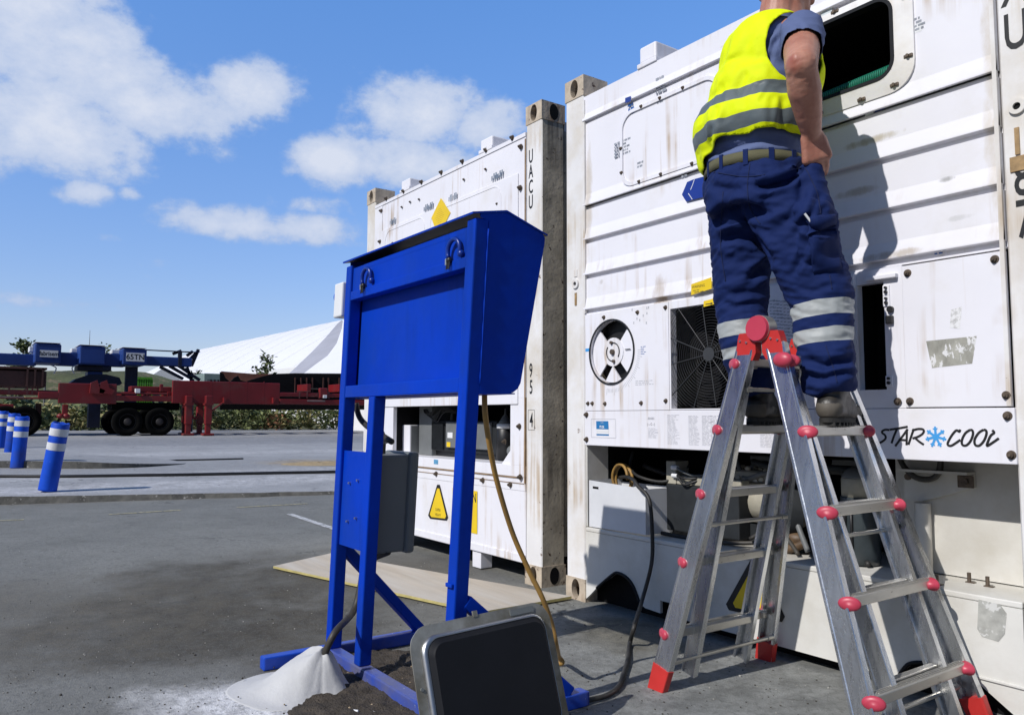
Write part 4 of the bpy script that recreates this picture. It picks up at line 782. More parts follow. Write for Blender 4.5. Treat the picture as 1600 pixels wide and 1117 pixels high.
for (x, y) in ((628, 283), (752, 221)):
    q = P(x, y); h = MB(); h.b2((q[0]-.01, 2.765, -.20), (q[0]+.13, 2.835, .0), 0, M2, .01); h.b2((q[0]-.02, 2.7405, -.22), (q[0]+.14, 2.7649, .01), 0, M2, .004); h.build('roof_vent_box', WHITE, R2)
# ------------------------------------------------------------------ blue socket stand
ZR = 1.58; LEAN = .09
SH = Matrix(((1, 0, LEAN, -LEAN*ZR), (0, 1, 0, 0), (0, 0, 1, 0), (0, 0, 0, 1)))      # the stand leans a little to one side
XL, XR, YF, T = .449, 1.414, -1.522, .050
S = thing('power_stand', 'blue steel socket stand with a hooded box, in front of the two containers', 'stand', (.8, -1.45, 0))
def bar(a, b, w, d, up=(0, 0, 1)):
    """rectangular tube from a to b"""
    a = Vector(a); b = Vector(b); t = (b-a).normalized(); x = Vector(up).cross(t).normalized(); y = t.cross(x); return frame(a, x, y, t), (b-a).length
def leg(x, z0, z1, y=YF): m = MB(); m.b2((x, y, z0), (x+T, y+T, z1), 0, SH, .005); m.build('leg', BLUE, S)
leg(XL, .051, 1.585); leg(XR-T, .051, 1.59); leg(XL+.274, .051, 1.0545)
m = MB(); m.b2((XL+T+.0005, YF+.002, 1.055), (XR-T-.0005, YF+T-.002, 1.102), 0, SH, .003); m.b2((XL+T+.0005, YF+.002, 1.443), (XR-T-.0005, YF+T-.002, 1.478), 0, SH, .003); m.build('cross_bar', BLUE, S)
m = MB(); m.b2((XL+T+.001, YF+.056, 1.06), (XR-T-.001, YF+.060, 1.56), 0, SH); m.b2((XL+T+.001, YF+.010, 1.4785), (XR-T-.001, YF+.014, 1.572), 0, SH); m.b2((XL+T+.10, YF+.0095, 1.555), (XR-T-.03, YF+.0155, 1.5725), 0, SH); bp_ = m.build('back_panel', BLUE, S)
# hood: two side plates, sloping front-and-roof, slanted socket face
prof = [(-1.473, 1.05), (-1.365, 1.052), (-1.345, 1.058), (-1.328, 1.07), (-1.318, 1.088), (-1.252, 1.545), (-1.252, 1.562), (-1.262, 1.574), (-1.395, 1.618), (-1.405, 1.621), (-1.418, 1.621), (-1.505, 1.607), (-1.505, 1.592), (-1.473, 1.585)]
for x0, x1 in ((XR-.003, XR), (XL, XL+.003)):
    m = MB(); MX = SH @ frame((0, 0, 0), (0, 1, 0), (0, 0, 1)); m.prism(prof, x0+(.0005 if x0 > 1 else -.0005), x1+(.0005 if x0 > 1 else -.0005), 0, MX); m.build('side_plate', BLUE, S)
m = MB(); MX = SH @ frame((0, 0, 0), (0, 1, 0), (0, 0, 1))
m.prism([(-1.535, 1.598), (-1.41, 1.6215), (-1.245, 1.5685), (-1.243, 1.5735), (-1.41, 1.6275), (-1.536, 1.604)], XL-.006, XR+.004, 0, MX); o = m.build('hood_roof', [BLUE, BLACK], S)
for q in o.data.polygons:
    if q.normal.z < -.2: q.material_index = 1  # underside coloured black to stand in for shade beneath the overhang
m = MB(); m.prism([(-1.318, 1.085), (-1.256, 1.545), (-1.262, 1.546), (-1.324, 1.086)], XL+.004, XR-.004, 0, MX); m.b2((XL+.004, -1.47, 1.052), (XR-.004, -1.335, 1.056), 0, SH); sf = m.build('socket_face', BLUE, S)
for k in range(3):
    m = MB(); x = XL+.16+.3*k; m.box((x, -1.275, 1.30), (.12, .05, .14), 0, SH, .01); m.cyl((x, -1.26, 1.30), (x, -1.19, 1.27), .04, n=20, mat=1, M=SH); m.cyl((x, -1.195, 1.272), (x, -1.18, 1.266), .046, n=20, mat=1, M=SH); m.build('socket', [STW, BLUE], sf)
m = MB(); m.tube([SH @ Vector((XR+.0015, -1.474, z)) for z in np.linspace(1.08, 1.56, 20)], lambda t: .0025+.0012*math.sin(t*40), 6, 0); m.build('weld_seam', BLUE, S)
for (hx, hz) in ((.638, 1.513), (1.283, 1.508)):
    m = MB(); c = Vector((hx+.018, YF+.006, hz)); m.tube([SH @ (c+Vector((.027*math.cos(a)*1.2, -.008-.006*math.sin(a*.5), .034*math.sin(a)))) for a in np.linspace(-.5, math.pi+.7, 18)], .0075, 8, 0); m.ell(SH @ (c+Vector((.034, -.004, -.016))), (.012, .012, .012), 0)
    hp = m.build('hasp_ring', mat('hasp_blue', (.004, .03, .25), .3, var=.1), S)
    m = MB(); m.ell(SH @ (c+Vector((-.028, -.010, -.028))), (.012, .010, .013), 1, n=10, m=6); m.box(SH @ (c+Vector((-.036, -.016, -.034))), (.008, .006, .022), 0, None, .002)
    for k in range(3): m.cyl(SH @ (c+Vector((-.03+.006*k, -.014, -.035))), SH @ (c+Vector((-.034+.009*k, -.016, -.058))), .0022, n=6, mat=1)
    m.build('padlock', [STEEL, BLACK], hp)
# wall socket in a white box on the outside of the far leg
m = MB(); m.b2((XL-.082, YF-.012, 1.385), (XL-.0005, YF+.075, 1.525), 0, SH, .006); wb = m.build('socket_box', STW, S)
m = MB(); m.cyl((XL-.0825, YF+.03, 1.475), (XL-.105, YF+.022, 1.468), .036, .032, 20, 0, M=SH); m.b2((XL-.095, YF+.005, 1.42), (XL-.0825, YF+.055, 1.43), 1, SH, .003); m.build('socket_lid', [mat('lid_blue', (.01, .09, .5), .35, var=.05), MGREY], wb)
# plate and grey box between the legs
m = MB(); m.b2((XL+T+.0005, YF+.014, .47), (XL+.2735, YF+.018, .845), 0, SH); pl = m.build('mounting_plate', BLUE, S)
m = MB()
for (x, z) in ((.575, .72), (.575, .57), (.65, .735), (.65, .59)): m.cyl((x, YF+.0139, z), (x, YF+.004, z), .0045, n=8, mat=0, M=SH)
m.build('screw', STEEL, pl)
m = MB(); m.b2((XL+.06, YF+.055, .455), (XL+.278, YF+.19, .833), 0, SH, .010); m.b2((XL+.05, YF+.186, .448), (XL+.288, YF+.228, .842), 0, SH, .012); m.build('junction_box', GREYBOX, S)
m = MB(); c = (XL+.20, YF+.09); m.cyl((*c, .836), (*c, .875), .03, n=8, mat=0, M=SH, smooth=False); m.cyl((*c, .875), (*c, .91), .036, .03, 10, 1, M=SH); m.cyl((*c, .91), (*c, .925), .026, .018, 10, 1, M=SH); m.build('cable_gland', [BLACK, MGREY], S)
# feet, front beam and braces
def beam(a, b, name='base_beam', mt=BLUEB, w=T, ch=None):
    Mx, L = bar(a, b, w, w); m = MB(); m.box((0, 0, L/2), (w, w, L), 0, Mx, .005); return m.build(name, mt, S)
beam((.300, -1.775, .0255), (.300, -1.02, .0255)); beam((1.293, -1.775, .0255), (1.293, -.99, .0255)); beam((.3255, -1.497, .0255), (1.2675, -1.497, .0255))
m = MB(); m.b2((1.27, -.9895, .003), (1.316, -.985, .047), 0); m.build('end_cap', BLUEB, S)
beam((.372, -1.475, .45), (.302, -1.085, .055), 'brace', BLUE, .042); beam((1.288, -1.475, .41), (1.295, -1.06, .055), 'brace', BLUE, .042)
m = MB(); m.b2((1.268, YF-.010, .455), (1.305, YF-.0005, .468), 0, None, .003); m.build('bracket_lug', BLUE, S)

# ------------------------------------------------------------------ loose hatch cover leaning on the stand
Xt = lambda z: 1.372+(.40-z)*.30
def tp(px, py):
    z = .2
    for _ in range(25): p = at(px, py, 'x', Xt(z)); z = .5*z+.5*p.z
    return at(px, py, 'x', Xt(z))
A_, B_, C_ = tp(640, 985), tp(852, 940), tp(876, 1092)
ux = (B_-A_).normalized(); vz = (B_-C_).normalized(); vz = (vz-ux*vz.dot(ux)).normalized(); nn = ux.cross(vz)
if nn.x < 0: nn = -nn
wd = (B_-A_).length+.012; 
hgt = (B_-C_).length+.012
low = C_-vz*.0
org = B_+vz*.006+ux*.006-ux*wd-vz*hgt*1.0
# let the lower edge rest on the ground
MT = frame(org, ux, vz, nn if True else None)
print('hatch cover', wd, hgt, org, org+ux*wd, MT.determinant())
if MT.determinant() < 0: pass
ext = max(0.0, (org.z+(org+ux*wd).z)/2/max(.2, vz.z))
HC = thing('hatch_cover', 'loose metal hatch cover with black rubber face leaning on the foot of the blue stand', 'hatch cover', tuple(org+ux*wd*.5))
W_, H_ = wd, hgt
m = MB(); NQ = 16; yb = -ext
o_ = rrect(0, yb, W_, H_, .065, NQ); o2 = rrect(.012, yb+.012, W_-.012, H_-.012, .056, NQ); o3 = rrect(.030, yb+.03, W_-.030, H_-.030, .05, NQ); o4 = rrect(.040, yb+.04, W_-.04, H_-.04, .045, NQ)
jag = [(p[0]+.0015*noise.noise((p[0]*40, p[1]*40, 0)), p[1]+.0025*noise.noise((p[0]*60, p[1]*60, 5))) for p in o_]
m.ring(jag, o3, -.004, .000, 0, MT, -.004, .002); m.b2((W_*.44, H_-.006, -.004), (W_*.47, H_+.012, .003), 0, MT); fl = m.build('flange', FLANGE, HC)
m = MB(); m.ring(o3, o4, .0025, .006, 0, MT, .0025, .022); rm_ = m.build('rim', STEEL, HC)
for q in rm_.data.polygons: q.use_smooth = True
m = MB(); o5 = rrect(.0405, yb+.0405, W_-.0405, H_-.0405, .0445, NQ); o6 = rrect(.052, yb+.052, W_-.052, H_-.052, .038, NQ); o7 = rrect(.056, yb+.056, W_-.056, H_-.056, .035, NQ)
m.ring(o5, o6, .003, .020, 0, MT, .003, .030); m.ring(o6, o7, .003, .030, 0, MT, .003, .034); m.prism(o7, .003, .034, 0, MT); m.build('rubber_pad', RUBBER, HC)
m = MB(); m.prism(rrect(W_*.70, H_-.026, W_*.88, H_-.008, .004, 3), .0022, .0055, 0, MT); m.cyl((.016, H_*.45, .001), (.016, H_*.45, .006), .005, n=8, mat=0, M=MT); m.build('bonded_strip', GREYBOX, HC)

# ------------------------------------------------------------------ board on the ground
b0 = at(427, 884, 'z', .022); b1 = at(516, 864, 'z', .022); b2_ = at(750, 954, 'z', .022); b3 = at(893, 931, 'z', .022)
ux = (b2_-b0).normalized(); uy = Vector((-ux.y, ux.x, 0)); Lb = (b2_-b0).length+.02; Wb = (b1-b0).dot(uy)
MBd = frame(b0, ux, uy, Vector((0, 0, 1))); sk = (b1-b0).dot(ux); sk2 = (b3-b0).dot(ux)-Lb
m = MB(); nx = 40; poly = [(Lb*i/nx, .004*noise.noise((i*.6, 0, 0))) for i in range(nx+1)]+[(Lb+sk2, (b3-b0).dot(uy))]+[(sk+(Lb+sk2-sk)*(1-i/nx), Wb+((b3-b0).dot(uy)-Wb)*(1-i/nx)) for i in range(1, nx+1)]
m.prism(poly, -.014, 0, 0, MBd); o = m.build('plywood_board', [PLY, PLYE])
for p in o.data.polygons:
    if abs(p.normal.z) < .5: p.material_index = 1
tag(o, 'pale plywood board lying on the asphalt behind the blue stand', 'board')
# ------------------------------------------------------------------ cement mound with its cable
CEM = mat('cement', (.52, .52, .515), .9, var=.07, vscale=5, bump=.002, bscale=40, spots=((.16, .16, .15), 9, .73), fine=.04)
pk = at(505, 1014, 'z', .145)
m = MB(); nr, na = 40, 72; v = []
for i in range(nr+1):
    t = i/nr
    for k in range(na):
        a = 2*math.pi*k/na; dl = max(0, math.cos(a+2.35)); R = .10+.17*max(0, math.cos(a+2.0))**1.1+.13*max(0, math.cos(a+2.9))**2+.04*noise.noise((math.cos(a)*1.6, math.sin(a)*1.6, 3))
        r = R*t; w0 = .082+.105*dl**1.1; h0 = .135*math.exp(-(r/w0)**2.3)*(1-t**3)*(1+.10*noise.noise((a*1.3, r*9, 4)))
        h = h0+.010*(1-t**3)+.012*noise.noise((r*math.cos(a)*17, r*math.sin(a)*17, 1))*(1-t*t)+.004*noise.noise((r*math.cos(a)*55, r*math.sin(a)*55, 2))*(1-t)
        v.append((pk.x+r*math.cos(a), pk.y+r*math.sin(a), max(-.004, h-.0) if i < nr else -.01))
m.add(v, [(i*na+k, (i+1)*na+k, (i+1)*na+(k+1) % na, i*na+(k+1) % na) for i in range(nr) for k in range(na)], 0, True)
tag(m.build('cement_mound', CEM), 'pale grey cement mound spilling over the ground at the left foot of the blue stand', 'cement mound')
def cable(name, label, pts, r, mt, cat='cable', res=8):
    m = MB(); m.tube(pts, r, 10, 0, None, res); return tag(m.build(name, mt), label, cat)
cable('cable', 'thick black cable running up from the cement mound behind the left leg', [Vector(pk)+Vector((.0, .0, -.03)), Vector(pk)+Vector((.03, .03, .06)), at(552, 955, 'y', -1.5), at(563, 918, 'y', -1.46), at(572, 880, 'y', -1.44), Vector((.62, -1.40, .46))], .013, BCAB)
cable('cable', 'black cable pair looping behind the stand legs above the grey box', [at(556, 630, 'y', -1.44), at(561, 650, 'y', -1.43), at(572, 664, 'y', -1.42), at(590, 676, 'y', -1.42), at(612, 690, 'y', -1.43)], .012, BCAB)
yc = [(757, 612, -1.36), (758, 645, -1.36), (764, 690, -1.33), (776, 750, -1.27), (800, 830, -1.18), (826, 890, -1.11), (848, 935, -1.06), (862, 975, -1.01), (869, 1008, -.98)]
P = [at(x, y, 'y', Y) for x, y, Y in yc]; e = at(873, 1040, 'z', .012); P += [Vector((e.x, e.y, .05)), Vector((e.x-.02, e.y+.03, .012)), Vector((e.x-.10, e.y-.02, .011))]
cable('cable', 'worn yellow cable hanging down from under the blue hood', P, .0095, YCAB)
P = [Vector((.28, .14, .66)), Vector((.42, .06, .675)), Vector((.53, .0, .668)), Vector((.585, -.022, .64)), at(1014, 780, 'y', -.028), at(1019, 830, 'y', -.03), at(1018, 880, 'y', -.035), at(1004, 935, 'y', -.09), at(992, 975, 'z', .10)]
for (x, y) in ((984, 1005), (981, 1030), (975, 1050), (968, 1070), (950, 1085), (925, 1092), (905, 1094)): P.append(at(x, y, 'z', .013))
cable('cable', 'black cable dropping from the white cable tray to the ground beside the ladder', P, .0095, BCAB)
# coils of yellow cable resting in the trays
def coil(label, c, R, n, mt, ax, r=.008, tilt=.3, group=None):
    m = MB(); pts = []
    for k in range(int(n*20)):
        a = 2*math.pi*k/20; q = Vector((R*(1+.08*math.sin(a*.37))*math.cos(a), .02*math.sin(a*.23)+.03*k/(n*20), R*1.15*(1+.06*math.cos(a*.61))*math.sin(a))); pts.append(Vector(c)+q)
    m.tube(pts, r, 8, 0); return tag(m.build('cable_coil', mt), label, 'cable coil', group)
coil('coil of yellow and black cable standing in the tray of the right-hand container', (.315, .10, .655), .065, 2.2, YCAB, 0)
cu = at(620, 662, 'y', OY2+.22); m = MB()
for k in range(7):
    a = Vector((cu.x-.09+.025*k, cu.y+.03*random.uniform(-1, 1), cu.z-.02)); m.tube([a, a+Vector((-.04+.02*k, -.02, .10)), a+Vector((.03, .02, .17+.01*(k % 3))), a+Vector((.12-.01*k, 0, .12)), a+Vector((.15-.012*k, .02, .0))], .0075, 8, 0, None, 7)
tag(m.build('cable_coil', YCAB), 'loops of yellow cable rising from the tray of the left-hand container', 'cable coil')
for px, py, lab in ((556, 1110, 'white cigarette end on the dark soil, the nearer to the cement mound'), (583, 1112, 'white cigarette end on the dark soil, the farther from the cement mound')):
    p = at(px, py, 'z', .013); m = MB(); a = random.uniform(-.4, .8); d = Vector((math.cos(a), math.sin(a), .1))*.011; m.cyl(p-d, p+d, .004, n=10, mat=0); tag(m.build('cigarette_end', STW), lab, 'cigarette end', 'cigarette ends on the soil')

# ------------------------------------------------------------------ ladder
YC = -.365
def hw(z): return .31-.128*z
def ladx(side, z): return (1.335+.245*z) if side < 0 else (2.168-.335*z)
LD = thing('step_ladder', 'aluminium folding ladder with red fittings straddled by the man in the yellow vest', 'ladder', (1.75, YC, 0))
def railM(side, ys, z0, z1, inner=False):
    a = Vector((ladx(side, z0), YC+ys*(.15 if inner else hw(z0)), z0)); b = Vector((ladx(side, z1), YC+ys*(.15 if inner else hw(z1)), z1)); t = (b-a).normalized()
    x = Vector((1, 0, 0)); x = (x-t*x.dot(t)).normalized(); y = t.cross(x); return frame(a, x, y, t), (b-a).length
def railprof(w, t, lip=.005):
    # broad face with raised edge ribs on the outside, open channel inside
    return [(-w/2, -t/2+.002), (-w/2+.002, -t/2), (-w/2+lip+.004, -t/2), (-w/2+lip+.007, -t/2+.002), (w/2-lip-.007, -t/2+.002), (w/2-lip-.004, -t/2), (w/2-.002, -t/2), (w/2, -t/2+.002), (w/2, t/2), (w/2-.010, t/2), (w/2-.010, t/2-.003), (w/2-.003, t/2-.003), (w/2-.003, -t/2+.005), (-w/2+.003, -t/2+.005), (-w/2+.003, t/2-.003), (-w/2+.010, t/2-.003), (-w/2+.010, t/2), (-w/2, t/2)]
ZR_ = {-1: (.196, .458, .706, .937, 1.172), 1: (.182, .436, .690, .937, 1.172)}
for sd in (-1, 1):
    for ys in (-1, 1):
        Mx, L = railM(sd, ys, .0, 1.225); pr = railprof(.074, .027)
        if ys > 0: pr = [(a, -b) for a, b in pr]
        m = MB(); m.prism(pr, .010, L, 0, Mx); m.build('rail', ALU, LD)
        m = MB(); m.prism(rrect(-.0405, -.0165, .0405, .0165, .006, 3), -.004 if False else 0, .085, 0, Mx @ Matrix.Translation((0, 0, .0))); fc_ = m.build('foot_cap', REDP, LD)
        for v in fc_.data.vertices:
            if v.co.z < .03: v.co.z = 0.0005
        Mx, L = railM(sd, ys, .03, 1.20, True); m = MB(); pr = railprof(.062, .024); pr = [(a, -b) for a, b in pr] if ys > 0 else pr
        m.prism(pr, 0, L, 0, Mx); m.build('inner_rail', ALU, LD)
    for i, z in enumerate(ZR_[sd]):
        x = ladx(sd, z)+sd*(.024 if sd < 0 else .030); h_ = hw(z)-.006; m = MB(); m.b2((x-.018, YC-h_, z-.017), (x+.014, YC+h_, z+.015), 0, None, .004)
        for ys in (-1, 1): m.b2((x-sd*.016-.012, YC+ys*(h_-.03)-.012, z-.012), (x-sd*.016+.012, YC+ys*(h_-.03)+.012, z+.010), 0, None, .002)
        
        for q in (-.010, -.002, .006): m.b2((x+q-.0015, YC-h_+.03, z+.0152), (x+q+.0015, YC+h_-.03, z+.0175), 0)
        rg = m.build('rung', ALURUNG, LD)
        for ys in (-1, 1):
            m = MB(); c = Vector((x+sd*.010, YC+ys*(h_-(.028 if ys > 0 else -.004)), z-.002)); d = Vector((sd*.45, ys*.9, 0)).normalized(); d2 = Vector((0, 0, 1)).cross(d)
            Mc = frame(c, d2, Vector((0, 0, 1)), d); m.lathe([(0, -.026), (.018, -.026), (.021, -.008), (.0255, .004), (.026, .009), (.022, .015), (.012, .018), (0, .0185)], 20, 0, Mc @ Matrix.Diagonal((1.25, .82, .9, 1))); m.build('rung_cap', PINK, rg)
    for z in [q+.004 for q in ZR_[sd]]:
        x = ladx(sd, z)-sd*.010; m = MB(); m.b2((x-.014, YC-.15, z-.015), (x+.014, YC+.15, z+.013), 0, None, .004); m.build('inner_rung', ALURUNG, LD)
    for z in (.105, .60, 1.08):
        x = ladx(sd, z)+sd*-.03; m = MB(); m.cyl((x, YC-hw(z)+.012, z), (x, YC+hw(z)-.012, z), .0075, n=10); 
        for ys in (-1, 1): m.cyl((x, YC+ys*(hw(z)-.012), z), (x, YC+ys*(hw(z)-.045), z), .0105, n=10)
        m.build('tie_bar', ALURUNG, LD)
for ys in (-1, 1):
    yh = YC+ys*(hw(1.27)+.004); c = Vector((1.698, yh, 1.288))
    m = MB(); m.cyl(c+Vector((0, -.022, 0)), c+Vector((0, .022, 0)), .047, n=32, mat=1); m.cyl(c+Vector((0, ys*.0221, 0)), c+Vector((0, ys*.034, 0)), .046, .043, 32, 0); m.cyl(c+Vector((0, -ys*.0221, 0)), c+Vector((0, -ys*.028, 0)), .040, .038, 32, 1); hg = m.build('hinge_disc', [PINK, ALURUNG], LD)
    for sd in (-1, 1):
        m = MB(); x0 = ladx(sd, 1.215); Mx = frame((x0, yh, 1.215), (1, 0, 0), (0, 0, 1), (0, -1, 0)); k = .245 if sd < 0 else -.335
        poly = [(-.038, -.03), (.038, -.03-.012*sd*0), (.038+k*.05, .04), (k*.07+(.03 if sd < 0 else .036), .062), (k*.07-(.036 if sd < 0 else .03), .062), (-.038+k*.05, .04)]
        if sd < 0: poly[2] = (.05, -.01); poly[1] = (.036, -.036)
        if sd > 0: poly[5] = (-.052, -.01); poly[0] = (-.036, -.036)
        m.prism(poly, -.0165, .0165, 0, Mx); o = m.build('hinge_bracket', REDP, LD)
        m = MB(); m.cyl((x0-.015, yh-.0166, 1.25), (x0-.015, yh-.0205, 1.25), .004, n=8); m.cyl((x0+.012, yh-.0166, 1.243), (x0+.012, yh-.0205, 1.243), .004, n=8); m.build('rivet', STEEL, o)
    # locking knob on the near side
    if ys < 0:
        m = MB(); z = 1.172; c = Vector((ladx(1, z)+.035, YC-hw(z)-.035, z)); m.ell(c, (.036, .020, .026), 0); m.cyl(c, c+Vector((.012, .035, 0)), .017, n=14); m.build('locking_knob', PINK, LD)

# ------------------------------------------------------------------ bollards
BOLB = mat('bollard_blue', (.004, .072, .56), .5, spec=.25, var=.14, vscale=6, spots=((.30, .36, .48), 24, .68), grime=((.05, .06, .12), .6, .5, .7)); BOLW = mat('bollard_band', (.62, .63, .65), .5, var=.14, vscale=14, spots=((.05, .12, .45), 16, .72))
def bollard(base, h, lean, label, torn=False, r=.10):
    t = thing('bollard', label, 'bollard', tuple(base), 'blue bollards with white bands')
    d = Vector(lean).normalized(); x = d.orthogonal().normalized(); Mx = frame(base, x, d.cross(x), d)
    m = MB(); m.lathe([(0, .0), (r, .0), (r*1.0, .02), (r*.985, h*.5), (r*.985, h-.012), (r*.93, h), (r*.80, h+.002), (r*.76, h-.02), (0, h-.03)], 28, 0, Mx); po = m.build('post', BOLB, t)
    for v_ in po.data.vertices:
        q = (v_.co-Vector(base)); k_ = 1+.022*noise.noise((v_.co.x*9, v_.co.y*9, v_.co.z*6)); c_ = Vector(base)+d*q.dot(d); v_.co = c_+(v_.co-c_)*min(1.004, k_)+d*(.02*noise.noise((v_.co.x*14, v_.co.y*14, 0)) if q.dot(d) > h*.97 else 0)
    for (a, b) in ((.60, .71), (.81, .92)):
        m = MB(); n = 40; v = []
        for k in range(n):
            an = 2*math.pi*k/n; lo = a*h; hi = b*h
            if torn and a < .7 and 6 < k < 12: hi -= .03*(1-abs(k-9)/3); lo += .02*(1-abs(k-9)/3)
            for z in (lo, hi): v.append((r*1.006*math.cos(an), r*1.006*math.sin(an), z))
        m.add(v, [(2*k, 2*((k+1) % n), 2*((k+1) % n)+1, 2*k+1) for k in range(n)], 0, True, Mx); m.build('reflective_band', BOLW, t)
p = yat(74, 766); bollard(p, .80, (.155*_R[0], .155*_R[1], 1), 'blue bollard leaning to the right with a torn lower white band, nearest of the row', True)
p = yat(27, 731); bollard(p, .80, (.055*_R[0], .055*_R[1], 1), 'upright blue bollard with a clean side, second from the nearest')
p = yat(15, 714); bollard(p, .80, (.07*_R[0], .07*_R[1], 1), 'blue bollard mostly hidden behind the second bollard of the row')
p = yat(0, 700); bollard(p, .80, (.05*_R[0], .05*_R[1], 1), 'blue bollard cut off by the left edge of the view')
P = [yat(x, y)+Vector((0, 0, .018)) for x, y in ((-80, 747), (0, 746), (100, 746), (200, 744.5), (300, 743), (400, 741), (480, 739.5), (560, 738), (640, 737))]
cable('hose', 'long black hose lying across the concrete yard beyond the bollards', P, .022, BLACK, 'hose', 6)
P = [yat(x, y)+Vector((0, 0, .012)) for x, y in ((40, 719), (110, 720), (190, 721), (300, 719.5), (380, 717.5))]
cable('hose', 'thin black hose along the far side of the low traffic island', P, .016, BLACK, 'hose', 6)
sp = yat(497, 724); m = MB(); nr, na = 10, 30; v = []
for i in range(nr+1):
    for k in range(na):
        a = 2*math.pi*k/na; R = (.75+.2*noise.noise((math.cos(a), math.sin(a), 2)))*i/nr; v.append((sp.x+R*math.cos(a)*.8, sp.y+R*math.sin(a), sp.z-.01+.05*(1-(i/nr)**2)*(.7+.5*noise.noise((R*6, a, 1)))))
m.add(v, [(i*na+k, (i+1)*na+k, (i+1)*na+(k+1) % na, i*na+(k+1) % na) for i in range(nr) for k in range(na)], 0, True); tag(m.build('sand_heap', mat('sand', (.36, .27, .15), .95, var=.2, vscale=20, bump=.006, bscale=90)), 'small flat heap of orange sand on the yard behind the stand', 'sand heap')

# ------------------------------------------------------------------ trailers across the yard
TRED = mat('trailer_red', (.17, .007, .010), .5, var=.18, vscale=1.2, spots=((.12, .03, .02), 6, .66), grime=((.12, .05, .04), .5, .5, .7)); TDARK = mat('skip_brown', (.06, .022, .018), .7, var=.3, vscale=2, spots=((.03, .015, .012), 5, .6)); TYRE = mat('tyre', (.003, .003, .003), .95, spec=.1, var=.3, vscale=8); FADE = mat('lettering_faded', (.16, .05, .045), .7, var=.3)
XT = -22.9; ZG = yard_h(XT)
def tq(px, py, X=XT): p = at(px, py, 'x', X); return p.y, p.z
def tbox(mb, x0, y0, x1, y1, X0, X1, mi=0, bev=.02):
    """box standing on the yard whose near face covers the given part of the view"""
    a = tq(x0, y0, X0); b = tq(x1, y1, X0); mb.b2((X1, min(a[0], b[0]), min(a[1], b[1])), (X0, max(a[0], b[0]), max(a[1], b[1])), mi, None, bev)
def wheel(parent, px, py, r, X):
    y, _ = tq(px, py, X); z = ZG+r; m = MB(); Mx = frame((X, y, z), (0, 1, 0), (0, 0, 1), (1, 0, 0))
    m.lathe([(r*.55, -.26), (r*.9, -.27), (r, -.22), (r, -.03), (r*.93, 0), (r*.6, .0), (r*.56, -.05)], 36, 0, Mx); w_ = m.build('wheel', TYRE, parent)
    m = MB(); m.lathe([(0, -.2), (r*.54, -.2), (r*.55, -.03), (r*.50, -.06), (r*.30, -.10), (r*.26, -.02), (r*.2, 0), (0, .0)], 28, 0, Mx)
    for k in range(8): m.cyl((r*.38*math.cos(k*.785), r*.38*math.sin(k*.785), -.09), (r*.38*math.cos(k*.785), r*.38*math.sin(k*.785), -.06), .018, n=6, M=Mx)
    m.build('rim', mat('rim_dark', (.016, .012, .012), .6, var=.3), w_)
TG = 'red skeletal trailers parked across the yard'
TA = thing('semi_trailer', 'red skeletal trailer with a double axle and angled steel brackets on top', 'trailer', (XT, tq(190, 640)[0], ZG), TG)
for X in (XT, XT-1.05):
    m = MB(); tbox(m, 92, 598, 182, 631, X, X-.14); tbox(m, 182.2, 612, 262, 617, X, X-.14); tbox(m, 182.2, 617.2, 300, 628, X, X-.1); tbox(m, 60, 612, 91.8, 622, X, X-.14); m.build('frame_beam', TRED, TA)
m = MB()
for px in (110, 150, 190, 230, 262): tbox(m, px, 612, px+6, 622, XT-.141, XT-1.049, 0, .01)
m.build('cross_member', TRED, TA)
for px in (148, 163):
    m = MB(); P0 = [tq(px+a, b, XT+.12) for a, b in ((-8, 614), (12, 616), (17, 610), (8, 606), (4, 594), (-6, 598))]; Mx = frame((XT+.0, 0, 0), (0, 1, 0), (0, 0, 1), (1, 0, 0)); m.prism(P0, .01, .14, 0, Mx); m.build('bracket', TRED, TA)
m = MB(); tbox(m, 205, 603, 268, 613, XT-.2, XT-.7, 0); tbox(m, 212, 607, 219, 614, XT+.05, XT-.1, 1, .005); tbox(m, 250, 600, 255, 612, XT-.02, XT-.1); m.build('deck_fitting', [TRED, STW], TA)
m = MB(); tbox(m, 98, 632, 106, 650, XT-.4, XT-.6, 0); tbox(m, 94, 650, 110, 652.5, XT-.35, XT-.65); m.ell((XT-.4, tq(97, 650)[0], tq(97, 650)[1]), (.1, .1, .08)); m.ell((XT-.4, tq(106, 650)[0], tq(106, 650)[1]), (.1, .1, .08)); m.build('coupling', TRED, TA)
for px in (200, 250):
    for X in (XT+.1, XT-1.0): wheel(TA, px, 650, .43, X); 
for px in (182, 232): wheel(TA, px, 650, .42, XT-1.75)
m = MB(); tbox(m, 175, 628, 280, 641, XT-.15, XT-1.0, 0); m.build('axle_housing', TYRE, TA)
TB = thing('semi_trailer', 'red skeletal trailer with tall side plates standing on four landing legs', 'trailer', (XT, tq(360, 640)[0], ZG), TG)
for X in (XT+.05, XT-1.05):
    m = MB(); tbox(m, 270, 594, 437, 632, X, X-.12); tbox(m, 437.2, 613, 640, 623, X, X-.12); tbox(m, 437.2, 623.2, 640, 634, X+.04, X-.12); m.build('frame_beam', TRED, TB)
m = MB()
for px in (300, 330, 358, 385, 412): tbox(m, px, 596, px+.7, 631, XT+.052, XT+.04, 0, 0)
for px in (350, 427):
    P0 = [tq(px, 621, XT+.2), tq(px+6, 621, XT+.2), tq(px, 630, XT+.2)]; m.prism(P0, .051, .2, 0, frame((XT, 0, 0), (0, 1, 0), (0, 0, 1), (1, 0, 0)))
m.build('side_rib', TRED, TB)
m = MB()
for px in (290, 330, 380, 430, 480, 530): tbox(m, px, 600, px+6, 612, XT-.071, XT-1.049, 0, .01)
m.build('cross_member', TRED, TB)
